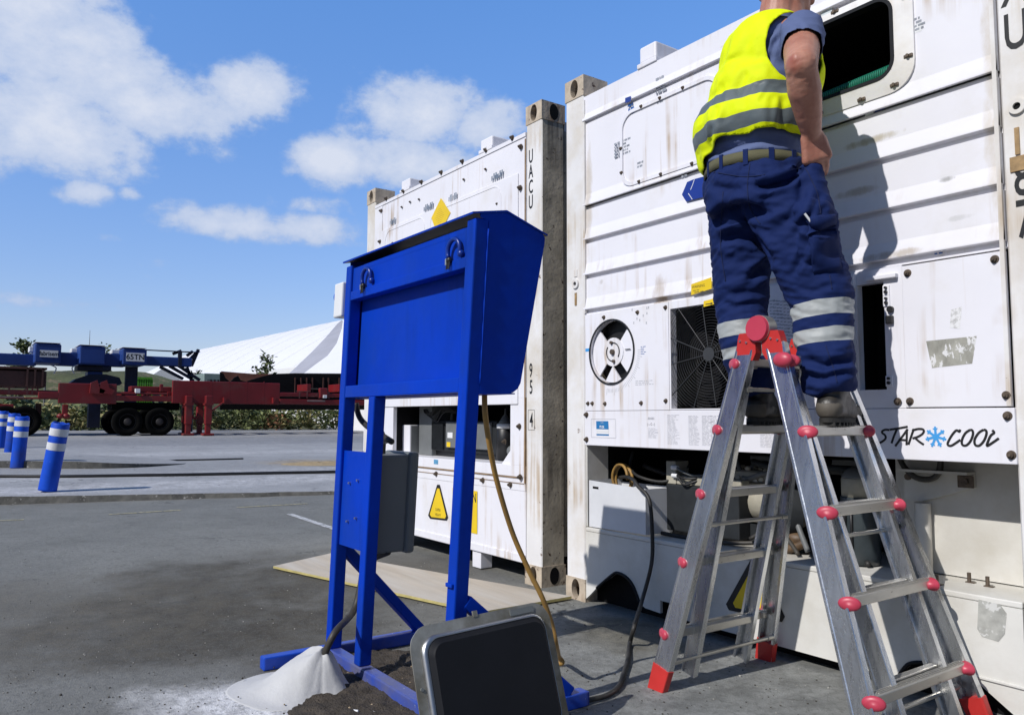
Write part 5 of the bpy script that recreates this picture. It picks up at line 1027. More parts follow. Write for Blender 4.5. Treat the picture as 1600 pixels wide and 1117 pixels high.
m = MB(); P0 = at(480, 627, 'x', XT+.095)
tbox(m, 480, 624.6, 508, 627.6, XT+.097, XT+.0, 0, 0); m.build('nameplate', mat('plate_grey', (.22, .16, .15), .6, var=.2), TB)
m = MB(); tbox(m, 500, 606, 512, 622, XT+.12, XT-.05, 0, .03); tbox(m, 505, 617, 511, 622, XT+.14, XT+.1, 1, .01); m.build('twist_lock', [TRED, STW], TB)
m = MB(); q = tq(462, 622, XT+.06); m.text('TT-4M', q[0], q[1], .0535, .26, 0, frame((XT, 0, 0), (0, 1, 0), (0, 0, 1), (1, 0, 0)), 1.2); m.build('lettering', FADE, TB)
for px, X in ((294, XT+.15), (325, XT+.45), (289, XT-1.15), (312, XT-.85)):
    m = MB(); y = tq(px, 650, X)[0]; zt = tq(px, 618, X)[1]; m.b2((X-.10, y-.10, ZG+.35), (X+.10, y+.10, zt), 0, None, .02); m.b2((X-.075, y-.075, ZG+.07), (X+.075, y+.075, ZG+.3499), 0, None, .01); m.b2((X-.16, y-.17, ZG), (X+.16, y+.17, ZG+.0699), 0, None, .02); m.b2((X-.13, y-.13, zt-.3), (X+.13, y+.13, zt-.24), 0); m.build('landing_leg', TRED, TB)
m = MB(); a = Vector((XT+.3, *tq(332, 641, XT+.3))); b = Vector((XT+.1, *tq(350, 628, XT+.1))); m.cyl(a, b, .03, n=8); a = Vector((XT+.0, *tq(299, 648, XT))); b = Vector((XT+.0, *tq(310, 648, XT))); m.tube([a, (a+b)/2-Vector((0, 0, .12)), b], .035, 8, 0, None, 4); m.build('stay_rod', TRED, TB)
for px in (640, 660): wheel(TB, px, 650, .43, XT+.1)
TCR = thing('semi_trailer', 'red flat trailer carrying the brown skip at the left edge of the view', 'trailer', (XT-.8, tq(20, 640)[0], ZG), TG)
for X in (XT-.5, XT-1.5):
    m = MB(); tbox(m, -120, 606, 93, 618, X, X-.13); tbox(m, -120, 618.2, 93, 624, X+.05, X-.13); m.build('frame_beam', TRED, TCR)
m = MB(); tbox(m, -120, 630, 21, 644, XT-.42, XT-.5, 0); m.build('mud_guard', TRED, TCR)
m = MB(); tbox(m, -6, 618.6, 38, 621.6, XT-.44, XT-.449, 0, 0); q = tq(5, 615, XT-.5); m.text('T-4R', q[0], q[1], .0008, .2, 1, frame((XT-.5, 0, 0), (0, 1, 0), (0, 0, 1), (1, 0, 0)), 1.6); m.build('lettering', [mat('plate_grey', (1, 1, 1)), FADE], TCR)
for px in (38, 8): wheel(TCR, px, 650, .44, XT-.35)
m = MB(); tbox(m, 56, 630, 64, 655, XT-.9, XT-1.1, 0); m.build('rear_post', TDARK, TCR)
SKG = 'rusty skips beyond the trailers'
m = MB(); tbox(m, -120, 574, 72, 605, XT-.45, XT-2.2, 0, .03)
sk_ = thing('skip', 'dark red-brown open skip loaded on the trailer at the left edge', 'skip', (XT-1.3, tq(20, 605)[0], tq(20, 605)[1]), SKG); m.build('skip_body', TDARK, sk_)
m = MB(); tbox(m, -120, 571.5, 74, 574.5, XT-.38, XT-2.25, 0, .01)
for px in (42, 54, 66): tbox(m, px, 575, px+1.6, 604, XT-.38, XT-.45, 0, 0)
m.build('skip_rib', TDARK, sk_)
# long torn skip behind the second trailer
XS = -24.6; sk2_ = thing('skip', 'long rusty skip with a torn top edge, behind the trailer with landing legs', 'skip', (XS-1, tq(450, 640, XS)[0], yard_h(XS)), SKG)
m = MB(); Mx = frame((XS, 0, 0), (0, 1, 0), (0, 0, 1), (1, 0, 0)); P0 = [tq(x, y, XS) for x, y in ((344, 640), (344, 581), (349, 583), (352, 590), (360, 597), (366, 590), (372, 587), (376, 594), (384, 596), (410, 588), (428, 584), (460, 583), (640, 584), (640, 640))]; m.prism(P0, -.06, 0, 0, Mx)
P0 = [tq(x, y, XS-2.2) for x, y in ((346, 640), (346, 580), (395, 584), (640, 586), (640, 640))]; m.prism(P0, -2.26, -2.2, 1, Mx); sb = m.build('skip_body', [VOID, mat('rust_wall', (.24, .09, .055), .8, var=.35, vscale=1.5)], sk2_)
m = MB()
for px in (461, 470, 479, 488, 505, 513, 530): tbox(m, px, 590, px+1.2, 614, XS+.05, XS+.002, 0, 0)
tbox(m, 472, 606, 640, 612, XS+.08, XS+.002, 1, 0); m.build('skip_rib', [TDARK, mat('rail_brown_grey', (.13, .11, .09), .8, var=.2)], sk2_)
# ------------------------------------------------------------------ blue boom with boxes
XB = -26.2; ZB = yard_h(XB); BB = mat('boom_blue', (.010, .045, .22), .5, var=.15, vscale=1.5, spots=((.10, .06, .05), 5, .72)); BBD = mat('boom_dark', (.008, .012, .035), .6, var=.3)
SPR = thing('lifting_boom', 'dark blue steel boom carrying three square boxes and two white signs, beyond the trailers', 'lifting boom', (XB, tq(150, 640, XB)[0], ZB))
m = MB(); tbox(m, -60, 549, 57, 571, XB, XB-.5, 0, .02); tbox(m, 90, 550, 128, 572, XB, XB-.5, 0, .02); tbox(m, 160, 552, 196, 573, XB, XB-.5, 0, .02); tbox(m, 226.2, 556, 300, 573, XB, XB-.5, 0, .03); tbox(m, 226.2, 546, 314, 550, XB, XB-.5, 0, .02); m.build('main_beam', BB, SPR)
for (a, b, c, d) in ((55, 536, 95, 568), (125, 540, 164, 570), (192, 544, 229, 571)):
    m = MB(); tbox(m, a, b, c, d, XB+.5, XB-.9, 0, .04); bx = m.build('beam_box', BB, SPR); m = MB(); tbox(m, a-.5, b-1.3, c+.5, b, XB+.52, XB-.92, 0, .01); m.build('box_lid', STW, bx)
for (a, b, c, d) in ((46, 541, 55, 550), (112, 544, 125, 551), (175, 546, 192, 553)): m = MB(); tbox(m, a, b, c, d, XB-.2, XB-.7, 0, .02); m.build('white_block', STW, SPR)
for (a, b, c, d, t, f) in ((62, 548, 91, 557.5, 'fabrisem', .62), (197, 552, 226, 564, '65TN', .84)):
    m = MB(); X = XB+.505; p0 = tq(a, d, X); p1 = tq(c, b, X); Mx = frame((X, 0, 0), (0, 1, 0), (0, 0, 1), (1, 0, 0)); m.b2((p0[0], p0[1], 0), (p1[0], p1[1], .012), 0, Mx); wdt = p1[0]-p0[0]; hg = p1[1]-p0[1]
    m.text(t, (p0[0]+p1[0])/2, p0[1]+hg*.22, .0135, hg*.62, 1, Mx, .95 if len(t) < 6 else .80, 0, 'CENTER', .004); m.build('sign', [STW, INK], SPR)
m = MB(); tbox(m, 121, 571, 174, 580, XB+.1, XB-.7, 1); tbox(m, 137, 580.2, 160, 597, XB, XB-.6, 0); P0 = [tq(x, y, XB) for x, y in ((106, 601), (118, 592), (140, 585), (165, 585), (186, 590), (190, 599), (186, 602))]; m.prism(P0, -.7, .1, 1, frame((XB, 0, 0), (0, 1, 0), (0, 0, 1), (1, 0, 0))); tbox(m, 140, 602.2, 156, 668, XB-.3, XB-.6, 1); m.build('pedestal', [BB, BBD], SPR)
m = MB(); tbox(m, 197, 573, 203, 668, XB-.1, XB-.3, 0, .01); tbox(m, 206, 573, 212, 668, XB-.1, XB-.3, 0, .01); m.build('column', BBD, SPR)
m = MB()
for (a, b, c, d) in ((250, 573, 286, 592), (265, 572, 300, 592), (280, 572, 312, 594), (299, 572, 310, 546), (310, 548, 286, 572), (292, 574, 300, 596), (270, 553, 283, 548), (292, 556, 301, 549)):
    p0 = tq(a, b, XB-.2); p1 = tq(c, d, XB-.2); Mx, L = bar((XB-.2, *p0), (XB-.2, *p1), .1, .1); m.box((0, 0, L/2), (.14, .10, L), 0, Mx, .01)
tbox(m, 279, 548, 284, 574, XB+.01, XB-.1, 0, .01); p0 = tq(300, 592, XB-.2); m.cyl((XB-.2, p0[0], p0[1]), (XB-.2, p0[0], ZB), .08, n=10); m.build('end_lattice', BBD, SPR)
m = MB(); p0 = tq(141, 539, XB); p1 = tq(142, 515, XB); m.cyl((XB-.2, *p0), (XB-.2, *p1), .012, .006, 6); m.build('aerial', MGREY, SPR)
m = MB()
for (px, s) in ((78, 1), (122, -1)): a = Vector((XB+.1, *tq(px, 570, XB+.1))); b = Vector((XB+.1, *tq(px+6*s, 584, XB+.1))); m.tube([a, (a+b)/2+Vector((0, .12*s, .05)), b], .02, 6, 0, None, 4)
m.build('hanging_hose', STW, SPR)

# ------------------------------------------------------------------ white tent halls, small things by the far fence
TENT = mat('tent_white', (.80, .80, .815), .55, var=.02, vscale=.3); TENTG = mat('tent_gusset', (.40, .40, .44), .6, var=.10, vscale=.6)
def onplane(px, py, o, n):
    d = Vector(ray(px, py)); c = Vector(CAM); return c+d*((o-c).dot(n)/d.dot(n))
# roof plane of the long hall: ridge runs away from the yard, eave towards us
H0 = at(313, 546, 'z', 9.6); far_r = H0; near_r = at(534, 500, 'z', 9.6)
ax = (near_r-far_r).normalized(); side = Vector((-ax.y, ax.x, 0)); 
if side.dot(Vector(CAM)-far_r) < 0: side = -side
near2 = near_r+ax*26
HALL = thing('tent_hall', 'long white fabric hall with a sloping roof beyond the trailers', 'hall', tuple((far_r+near2)/2-Vector((0, 0, 9.6))), 'white fabric halls')
def roofpts(a, b, nu, drop, out, bulge=.35, zt=0.):
    v = []; f = []; nv = 8
    for i in range(nu+1):
        for j in range(nv+1):
            t = j/nv; p = a.lerp(b, i/nu)+side*out*t; p.z = a.z-drop*t+bulge*math.sin(math.pi*t)*(1 if i % 2 else .90)+zt; v.append(p)
    f = [(i*(nv+1)+j, (i+1)*(nv+1)+j, (i+1)*(nv+1)+j+1, i*(nv+1)+j+1) for i in range(nu) for j in range(nv)]; return v, f
m = MB(); v, f = roofpts(far_r, near2, 40, 5.2, 9.5); m.add(v, f, 0, True); v2 = [Vector(p)-2*side*((Vector(p)-far_r).dot(side)) for p in v]; m.add(v2, [q[::-1] for q in f], 0, True); m.build('roof', TENT, HALL)
m = MB(); e0 = far_r+side*9.5; e1 = near2+side*9.5
for q0, q1 in ((e0, e1), (e0, far_r-side*9.5), (e1, near2-side*9.5), (far_r-side*9.5, near2-side*9.5)):
    m.add([(q0.x, q0.y, 0), (q1.x, q1.y, 0), (q1.x, q1.y, 4.4), (q0.x, q0.y, 4.4)], [(0, 1, 2, 3)])
for q in (far_r, near2): m.add([(q.x+side.x*9.5, q.y+side.y*9.5, 4.4), (q.x-side.x*9.5, q.y-side.y*9.5, 4.4), (q.x, q.y, 9.6)], [(0, 1, 2)])
m.build('wall', TENT, HALL)
# grey gusset and the lower roof that meets the hall in front
g0 = at(441, 592, 'x', -50.); 
m = MB()
for k in range(1, 14):
    a = far_r.lerp(near2, k/14); m.tube([Vector((p[0], p[1], p[2]+.02)) for p in [a+side*9.5*t-Vector((0, 0, 5.2*t-.35*math.sin(math.pi*t)*.98)) for t in np.linspace(0, 1, 9)]], .010, 4)
sm_ = m.build('roof_seam', mat('tent_seam', (.70, .70, .73), .6), HALL)
HB = thing('tent_hall', 'lower white fabric hall meeting the long hall along a grey fold', 'hall', (-45, 22, 0), 'white fabric halls')
def hp(px, py, off): return onplane(px, py, far_r+side*off*.0+Vector((0, 0, 0)), (side*5.2+Vector((0, 0, 9.5))).normalized())
nrm = (side*5.2+Vector((0, 0, 9.5))).normalized(); sh = nrm*1.3
A1 = [onplane(x, y, far_r+sh, nrm) for x, y in ((440, 594), (462, 574), (488, 549), (510, 526), (527, 506), (534, 500))]
B1 = [onplane(x, y, far_r+sh, nrm) for x, y in ((462, 593), (490, 572), (512, 556), (526, 537), (534, 514), (536, 500))]
m = MB(); m.add(A1+[p+Vector((0, 0, -.1)) for p in B1], [(i, i+1, 7+i, 6+i) for i in range(5)], 0, True); m.build('gusset', TENTG, HB)
C1 = [onplane(x, y, far_r+sh*1.05, nrm) for x, y in ((640, 594), (640, 560), (640, 530), (640, 500), (640, 480), (640, 470))]
m = MB(); B2 = [onplane(x, y, far_r+sh*1.05, nrm) for x, y in ((461, 594), (490, 571.5), (512, 555.5), (526, 536.5), (534, 513.5), (536, 500))]; m.add(B2+C1, [(i, i+1, 7+i, 6+i) for i in range(5)], 0, True); m.build('roof', TENT, HB)
q = [Vector((p.x, p.y, p.z)) for p in (A1[0], B1[0], C1[0])]; m = MB(); m.add([q[0], q[1], q[2], (q[2].x, q[2].y, 0), (q[1].x, q[1].y, 0), (q[0].x, q[0].y, 0)], [(0, 1, 4, 5), (1, 2, 3, 4)]); m.build('wall', TENT, HB)
XG = -34.; 
def far_box(name, label, cat, x0, y0, x1, y1, X, D, mt, extra=None):
    t = thing(name, label, cat, (X-D/2, tq((x0+x1)/2, y1, X)[0], 0)); m = MB(); a = tq(x0, y0, X); b = tq(x1, y1, X); m.b2((X-D, a[0], .3), (X, b[0], a[1]), 0, None, .03); m.build('body', mt, t); return t, a, b
t, a, b = far_box('green_bin', 'bright green ribbed bin beyond the trailers, under the end of the blue boom', 'bin', 212, 589, 237, 604, XG, 2., mat('bin_green', (.10, .36, .02), .5, var=.15))
m = MB()
for k in range(8): y = a[0]+(b[0]-a[0])*k/7; m.b2((XG+.001, y-.03, .3), (XG+.08, y+.03, a[1]-.1), 0)
m.b2((XG+.001, a[0], a[1]-.099), (XG+.1, b[0], a[1]), 0); m.build('rib', mat('bin_green', (.1, .36, .02)), t)
t, a, b = far_box('site_cabin', 'small grey-green cabin in front of the white fabric hall', 'cabin', 319, 583, 346, 600, -36., 2.5, mat('cabin_grey_green', (.22, .29, .28), .6, var=.1))
m = MB()
for k in range(4): y = a[0]+(b[0]-a[0])*(.15+k*.2); m.b2((-35.999, y, a[1]-1.2), (-35.96, y+.25, a[1]-.3), 0)
m.build('panel', mat('cabin_dark', (.11, .15, .16), .6), t)
m = MB(); P0 = [at(x, y, 'x', -60.) for x, y in ((226, 594), (253, 576), (283, 594))]; v = []
for p in P0: v += [Vector(p), Vector(p)+Vector((-12, 0, 0))]
m.add(v, [(0, 2, 4), (0, 1, 3, 2), (2, 3, 5, 4)]); m.add([(P0[0].x, P0[0].y, 0), (P0[2].x, P0[2].y, 0), P0[2], P0[0]], [(0, 1, 2, 3)]); tag(m.build('tent_canopy', TENT), 'small pointed white tent top showing under the blue boom', 'tent')
# bank, weeds, fence, trees
BANK = mat('bank_scrub', (.075, .085, .035), .95, var=.45, vscale=.6, bump=.05, bscale=4, spots=((.17, .14, .08), 1.5, .58))
YBK = tq(150, 600, -40.)[0]
m = MB(); v = []; nx, ny = 14, 120
for i in range(nx+1):
    for j in range(ny+1):
        x = -31-20*i/nx; y = -30+90*j/ny; c_ = max(0, 1-((y-YBK)/10.5)**2); v.append((x, y, .35+3.0*c_*math.sin(min(1, i/8)*math.pi/2)+.35*noise.noise((x*.3, y*.3, 0))*min(1, i/2)))
m.add(v, [(i*(ny+1)+j, i*(ny+1)+j+1, (i+1)*(ny+1)+j+1, (i+1)*(ny+1)+j) for i in range(nx) for j in range(ny)], 0, True); kind(m.build('grass_bank', BANK), 'structure')
LEAF = [mat('leaf_dark', (.06, .095, .035), .7, var=.4, vscale=3), mat('leaf_mid', (.15, .18, .065), .7, var=.4, vscale=3), mat('leaf_dry', (.30, .27, .12), .8, var=.4, vscale=3), mat('leaf_orange', (.22, .10, .05), .8, var=.3, vscale=3)]
def leaf(m, c, s, mi):
    a = random.uniform(0, 6.28); t = Vector((math.cos(a), math.sin(a), random.uniform(-.3, 1.0))).normalized(); n_ = t.orthogonal().normalized(); n_.rotate(Quaternion(t, random.uniform(0, 6.28))); c = Vector(c)
    m.add([c, c+t*s*.5+n_*s*.22, c+t*s, c+t*s*.5-n_*s*.22], [(0, 1, 2, 3)], mi)
m = MB()
for _ in range(21000):
    y = random.uniform(-14, 30); x = -29.4-abs(random.gauss(0, .9)); cl = .5+.5*noise.noise((y*.55, x*.4, 0))+.35*noise.noise((y*1.7, x, 5)); h = max(.35, 1.9*cl)*(1.1 if y > 4 else .85); z = .47+h*random.random()**.8
    k = noise.noise((y*.8, x*.5, 9)); mi = 2 if k > .08 else (0 if k < -.12 else 1); mi = random.choice((mi, mi, 1)); leaf(m, (x, y, z), random.uniform(.12, .34), mi)
yo = tq(430, 655, -29.4)[0]
for _ in range(90): leaf(m, (-29.2-random.random()*.5, yo+random.gauss(0, .35), .47+random.random()*.55), random.uniform(.1, .25), 3)
kind(m.build('weeds', LEAF), 'stuff')
fz = thing('wire_fence', 'thin wire fence with grey posts along the weeds at the far edge of the yard', 'fence', (-31, 8, .4))
for px in (68, 346, 438, 466, 560):
    y = tq(px, 650, -31)[0]; m = MB(); m.cyl((-31, y, .4), (-31, y, 2.35), .035, n=8); m.build('fence_post', MGREY, fz)
m = MB()
for z in (.9, 1.4, 1.9, 2.3): m.tube([(-31, -25, z), (-31, 40, z)], .006, 4)
m.build('wire', MGREY, fz)
def tree(px, py_top, py_base, X, rx, label, n, kind_='tree', lean=0, sparse=False):
    y, zt = tq(px, py_top, X); zb = .4; t = thing(kind_, label, kind_.replace('_', ' '), (X, y, zb), 'trees beyond the yard'); H = zt-zb; m = MB(); r0 = .03*H**.8+.02
    top = Vector((X, y, zt-.05*H)); tr = [Vector((X, y, zb)), Vector((X+.05*H*random.uniform(-1, 1)*.3, y-lean*.5, zb+H*.5)), top]; m.tube(tr, lambda q: r0*(1-.85*q), 8, 0, None, 5); tips = []
    for k in range(14 if sparse else 22):
        f_ = random.uniform(.3, .95); b0 = tr[0].lerp(tr[2], f_); a = random.uniform(0, 6.28); l = rx*(1.15-f_)*random.uniform(.6, 1.2); e = b0+Vector((math.cos(a)*l, math.sin(a)*l, l*random.uniform(.3, .9))); m.tube([b0, (b0+e)/2+Vector((0, 0, .05*l)), e], lambda q: r0*.35*(1-.8*q), 5, 0, None, 3); tips.append((b0, e))
    m.build('trunk', mat('bark', (.10, .085, .065), .9, var=.3), t); m = MB()
    for _ in range(n):
        b0, e = random.choice(tips); p = b0.lerp(e, random.random()**.6)+Vector([random.gauss(0, rx*.13) for _ in range(3)]); leaf(m, p, random.uniform(.14, .30), 0 if random.random() < .55 else 1)
    m.build('crown', LEAF[:2], t)
tree(38, 522, 600, -42., 1.0, 'dark slender tree standing behind the left end of the blue boom', 1600)
tree(158, 538, 600, -44., 1.2, 'rounded tree top just showing behind the middle box of the boom', 1500)
tree(418, 549, 600, -34., 1.0, 'spindly green sapling standing before the white fabric hall', 420, sparse=True)
tree(402, 566, 600, -34., .7, 'small low sapling to the left of the spindly one', 170, sparse=True)
tree(308, 572, 600, -40., .9, 'thin young tree by the far end of the boom lattice', 320, sparse=True)
# ------------------------------------------------------------------ the man on the ladder
def remeshed(mb, vox, smooth=4, fac=.5):
    me = bpy.data.meshes.new('r'); me.from_pydata(mb.v, [], mb.f); me.update(); o = bpy.data.objects.new('r', me); COL.objects.link(o)
    a = o.modifiers.new('a', 'REMESH'); a.mode = 'VOXEL'; a.voxel_size = vox; a.adaptivity = 0
    if smooth: b = o.modifiers.new('b', 'SMOOTH'); b.iterations = smooth; b.factor = fac
    dg = bpy.context.evaluated_depsgraph_get(); n = bpy.data.meshes.new_from_object(o.evaluated_get(dg)); bpy.data.objects.remove(o); bpy.data.meshes.remove(me)
    nv = len(n.vertices); co = np.empty(nv*3); n.vertices.foreach_get('co', co); no = np.empty(nv*3); n.vertices.foreach_get('normal', no)
    return n, co.reshape(-1, 3), no.reshape(-1, 3)
def pix(P):
    d = P-CAM; w = d@_F; return 800+FPX*(d@_R)/w, 558.5-FPX*(d@_U)/w
def folds(co, no, lines):
    """press (depth<0) or raise cloth along drawn creases on the side that faces the yard"""
    px, py = pix(co); vd = CAM-co; vd /= np.linalg.norm(vd, axis=1)[:, None]; face = np.clip((vd*no).sum(1)*2.2, 0, 1); d = np.zeros(len(co))
    for pts, wpx, dep in lines:
        best = np.full(len(co), 1e9); tt = np.zeros(len(co)); n = len(pts)-1
        for i in range(n):
            a = np.array(pts[i], float); b = np.array(pts[i+1], float); ab = b-a; t = np.clip(((px-a[0])*ab[0]+(py-a[1])*ab[1])/(ab@ab), 0, 1); q = np.hypot(px-a[0]-t*ab[0], py-a[1]-t*ab[1]); m = q < best; best[m] = q[m]; tt[m] = ((i+t)/n)[m]
        fade = np.clip(np.minimum(tt, 1-tt)*5+.15, 0, 1); g = np.exp(-(best/wpx)**2)-.45*np.exp(-((best-1.9*wpx)/wpx)**2); d += dep*g*fade*face
    return d
def cloth_noise(co, s, amp, seed=0, ridge=True):
    o = np.empty(len(co))
    for i, c in enumerate(co):
        x = noise.noise((c[0]*s[0]+seed, c[1]*s[1], c[2]*s[2])); o[i] = (1-abs(x)*2.2) if ridge else x
    return o*amp
def finish(n, co, name, mats, parent, idx=None):
    n.vertices.foreach_set('co', co.astype(np.float32).ravel()); n.update(); n.name = name; n.materials.clear()
    for m in (mats if isinstance(mats, list) else [mats]): n.materials.append(m)
    for p in n.polygons: p.use_smooth = True
    o = bpy.data.objects.new(name, n); COL.objects.link(o); o.parent = parent; o.location = (0, 0, 0); return o
SKIN = bpy.data.materials.new('skin'); SKIN.use_nodes = True
def skin_mat(ELR, HND):
    nt = SKIN.node_tree; b = nt.nodes['Principled BSDF']; N = nt.nodes.new; L = nt.links.new
    ge = N('ShaderNodeNewGeometry'); n1 = N('ShaderNodeTexNoise'); n1.inputs['Scale'].default_value = 14; n1.inputs['Detail'].default_value = 5; L(ge.outputs['Position'], n1.inputs['Vector'])
    r = N('ShaderNodeValToRGB'); r.color_ramp.elements[0].position = .3; r.color_ramp.elements[0].color = (.34, .13, .085, 1); r.color_ramp.elements[1].position = .7; r.color_ramp.elements[1].color = (.53, .27, .19, 1); L(n1.outputs[0], r.inputs[0])
    n3 = N('ShaderNodeTexNoise'); n3.inputs['Scale'].default_value = 120; L(ge.outputs['Position'], n3.inputs['Vector']); r3 = N('ShaderNodeMapRange'); r3.inputs[1].default_value = .62; r3.inputs[2].default_value = .74; r3.inputs[4].default_value = .35; L(n3.outputs[0], r3.inputs[0])
    mx = N('ShaderNodeMix'); mx.data_type = 'RGBA'; L(r3.outputs[0], mx.inputs[0]); L(r.outputs[0], mx.inputs[6]); mx.inputs[7].default_value = (.36, .12, .08, 1); cc = mx.outputs[2]
    for P_, R__, k_ in ((ELR, .045, .75), (HND, .07, .5)):
        ds = N('ShaderNodeVectorMath'); ds.operation = 'DISTANCE'; L(ge.outputs['Position'], ds.inputs[0]); ds.inputs[1].default_value = P_; ad = N('ShaderNodeMath'); ad.operation = 'ADD'; L(ds.outputs['Value'], ad.inputs[0]); sc_ = N('ShaderNodeMath'); sc_.operation = 'MULTIPLY'; L(n1.outputs[0], sc_.inputs[0]); sc_.inputs[1].default_value = .05; L(sc_.outputs[0], ad.inputs[1])
        rm = N('ShaderNodeMapRange'); rm.interpolation_type = 'SMOOTHSTEP'; rm.inputs[1].default_value = R__+.02; rm.inputs[2].default_value = .02; rm.inputs[4].default_value = k_; L(ad.outputs[0], rm.inputs[0]); m5 = N('ShaderNodeMix'); m5.data_type = 'RGBA'; L(rm.outputs[0], m5.inputs[0]); L(cc, m5.inputs[6]); m5.inputs[7].default_value = (.36, .11, .075, 1); cc = m5.outputs[2]
    L(cc, b.inputs['Base Color'])
    b.inputs['Roughness'].default_value = .48; b.inputs['Subsurface Weight'].default_value = .12; b.inputs['Subsurface Radius'].default_value = (.012, .005, .003); b.inputs['Subsurface Scale'].default_value = 1
    n2 = N('ShaderNodeTexNoise'); n2.inputs['Scale'].default_value = 260; n2.inputs['Detail'].default_value = 3; L(ge.outputs['Position'], n2.inputs['Vector']); bp = N('ShaderNodeBump'); bp.inputs['Distance'].default_value = .0012; bp.inputs['Strength'].default_value = .5; L(n2.outputs[0], bp.inputs['Height']); L(bp.outputs[0], b.inputs['Normal'])
def cloth(name, col, bands=None, bandcol=(.36, .38, .39), rough=.85, weave=900, sheen=.1, bandrough=.4, wob=.012):
    """woven cloth; bands = list of (z centre, half height, x slope, x0, x1) sewn-on reflective tape"""
    m = bpy.data.materials.new(name); m.use_nodes = True; nt = m.node_tree; b = nt.nodes['Principled BSDF']; N = nt.nodes.new; L = nt.links.new
    ge = N('ShaderNodeNewGeometry'); n1 = N('ShaderNodeTexNoise'); n1.inputs['Scale'].default_value = 7; n1.inputs['Detail'].default_value = 6; L(ge.outputs['Position'], n1.inputs['Vector'])
    mx = N('ShaderNodeMix'); mx.data_type = 'RGBA'; L(n1.outputs[0], mx.inputs[0]); mx.inputs[6].default_value = (*[c*.86 for c in col], 1); mx.inputs[7].default_value = (*[min(1, c*1.12) for c in col], 1); c = mx.outputs[2]
    b.inputs['Roughness'].default_value = rough; b.inputs['Sheen Weight'].default_value = sheen; b.inputs['Specular IOR Level'].default_value = .25
    def M(op, a, q=None):
        n = N('ShaderNodeMath'); n.operation = op
        for i, v in enumerate((a, q)):
            if v is None: continue
            if isinstance(v, (int, float)): n.inputs[i].default_value = v
            else: L(v, n.inputs[i])
        return n.outputs[0]
    if bands:
        sep = N('ShaderNodeSeparateXYZ'); L(ge.outputs['Position'], sep.inputs[0]); n3 = N('ShaderNodeTexNoise'); n3.inputs['Scale'].default_value = 9; n3.inputs['Detail'].default_value = 2; L(ge.outputs['Position'], n3.inputs['Vector'])
        zz = M('ADD', sep.outputs[2], M('MULTIPLY', M('SUBTRACT', n3.outputs[0], .5), wob*2)); f = None
        for (z, hh, k, x0, x1) in bands:
            q = M('LESS_THAN', M('ABSOLUTE', M('SUBTRACT', M('SUBTRACT', zz, M('MULTIPLY', M('SUBTRACT', sep.outputs[0], (x0+x1)/2), k)), z)), hh)
            q = M('MULTIPLY', q, M('MULTIPLY', M('GREATER_THAN', sep.outputs[0], x0), M('LESS_THAN', sep.outputs[0], x1))); f = q if f is None else M('MAXIMUM', f, q)
        m2 = N('ShaderNodeMix'); m2.data_type = 'RGBA'; L(f, m2.inputs[0]); L(c, m2.inputs[6]); m2.inputs[7].default_value = (*bandcol, 1); c = m2.outputs[2]
        rr = N('ShaderNodeMapRange'); rr.inputs[3].default_value = rough; rr.inputs[4].default_value = bandrough; L(f, rr.inputs[0]); L(rr.outputs[0], b.inputs['Roughness'])
    L(c, b.inputs['Base Color'])
    n2 = N('ShaderNodeTexNoise'); n2.inputs['Scale'].default_value = weave; L(ge.outputs['Position'], n2.inputs['Vector']); n4 = N('ShaderNodeTexNoise'); n4.inputs['Scale'].default_value = 45; n4.inputs['Detail'].default_value = 4; L(ge.outputs['Position'], n4.inputs['Vector'])
    bp = N('ShaderNodeBump'); bp.inputs['Distance'].default_value = .0015; bp.inputs['Strength'].default_value = .6; L(M('ADD', M('MULTIPLY', n2.outputs[0], .5), n4.outputs[0]), bp.inputs['Height']); L(bp.outputs[0], b.inputs['Normal']); return m
MAN = thing('person', 'man in yellow safety vest and navy work trousers standing astride the aluminium ladder', 'person', (1.70, -.36, .95))
# body reference, kept at the world origin so that clothes and body share one space
V = Vector
def A(px, py, Y): return at(px, py, 'y', Y)
# ---- trousers
LHJ, RHJ = V((1.52, -.40, 1.80)), V((1.715, -.42, 1.80))
LK, RK = A(1160, 478, -.355), A(1284, 470, -.365); LA_, RA_ = V((1.548, -.380, 1.105)), V((1.868, -.390, 1.105))
WC = A(1172, 250, -.40)
def limb(m, pts, seg=8):
    for (p0, r0), (p1, r1) in zip(pts[:-1], pts[1:]): m.cone(p0, r0, p1, r1)
t = MB()
LTH = LHJ.lerp(LK, .30)
limb(t, [(LHJ+V((.0, .0, -.05)), .115), (LHJ.lerp(LK, .5), .108), (LK, .094), (LK.lerp(LA_, .5)+V((0, -.01, 0)), .083), (LA_, .076)])
limb(t, [(RHJ+V((.0, .0, -.05)), .122), (RHJ.lerp(RK, .5)+V((.008, 0, 0)), .120), (RK, .099), (RK.lerp(RA_, .5)+V((0, -.012, 0)), .086), (RA_, .080)])
t.ell(V((1.605, -.43, 1.835)), (.180, .150, .13)); t.ell(V((1.545, -.47, 1.80)), (.10, .10, .11)); t.ell(V((1.68, -.475, 1.80)), (.11, .105, .115)); t.ell(WC+V((.03, -.005, -.075)), (.188, .150, .09))
t.box(RHJ.lerp(RK, .50)+V((.098, -.035, .005)), (.075, .15, .20), 0, None, .03); t.ell(RHJ.lerp(RK, .38)+V((.10, -.04, .03)), (.055, .085, .05), n=16)                  # cargo pocket
t.cone(V((1.832, -.405, 1.835)), .038, V((1.828, -.41, 1.70)), .075); t.ell(A(1115, 300, -.40)+V((.04, 0, 0)), (.06, .08, .11))
bm = bmesh.new(); bm.free()
n, co, no = remeshed(t, .0058, 7)
top = WC.z-.022+0*co[:, 0]
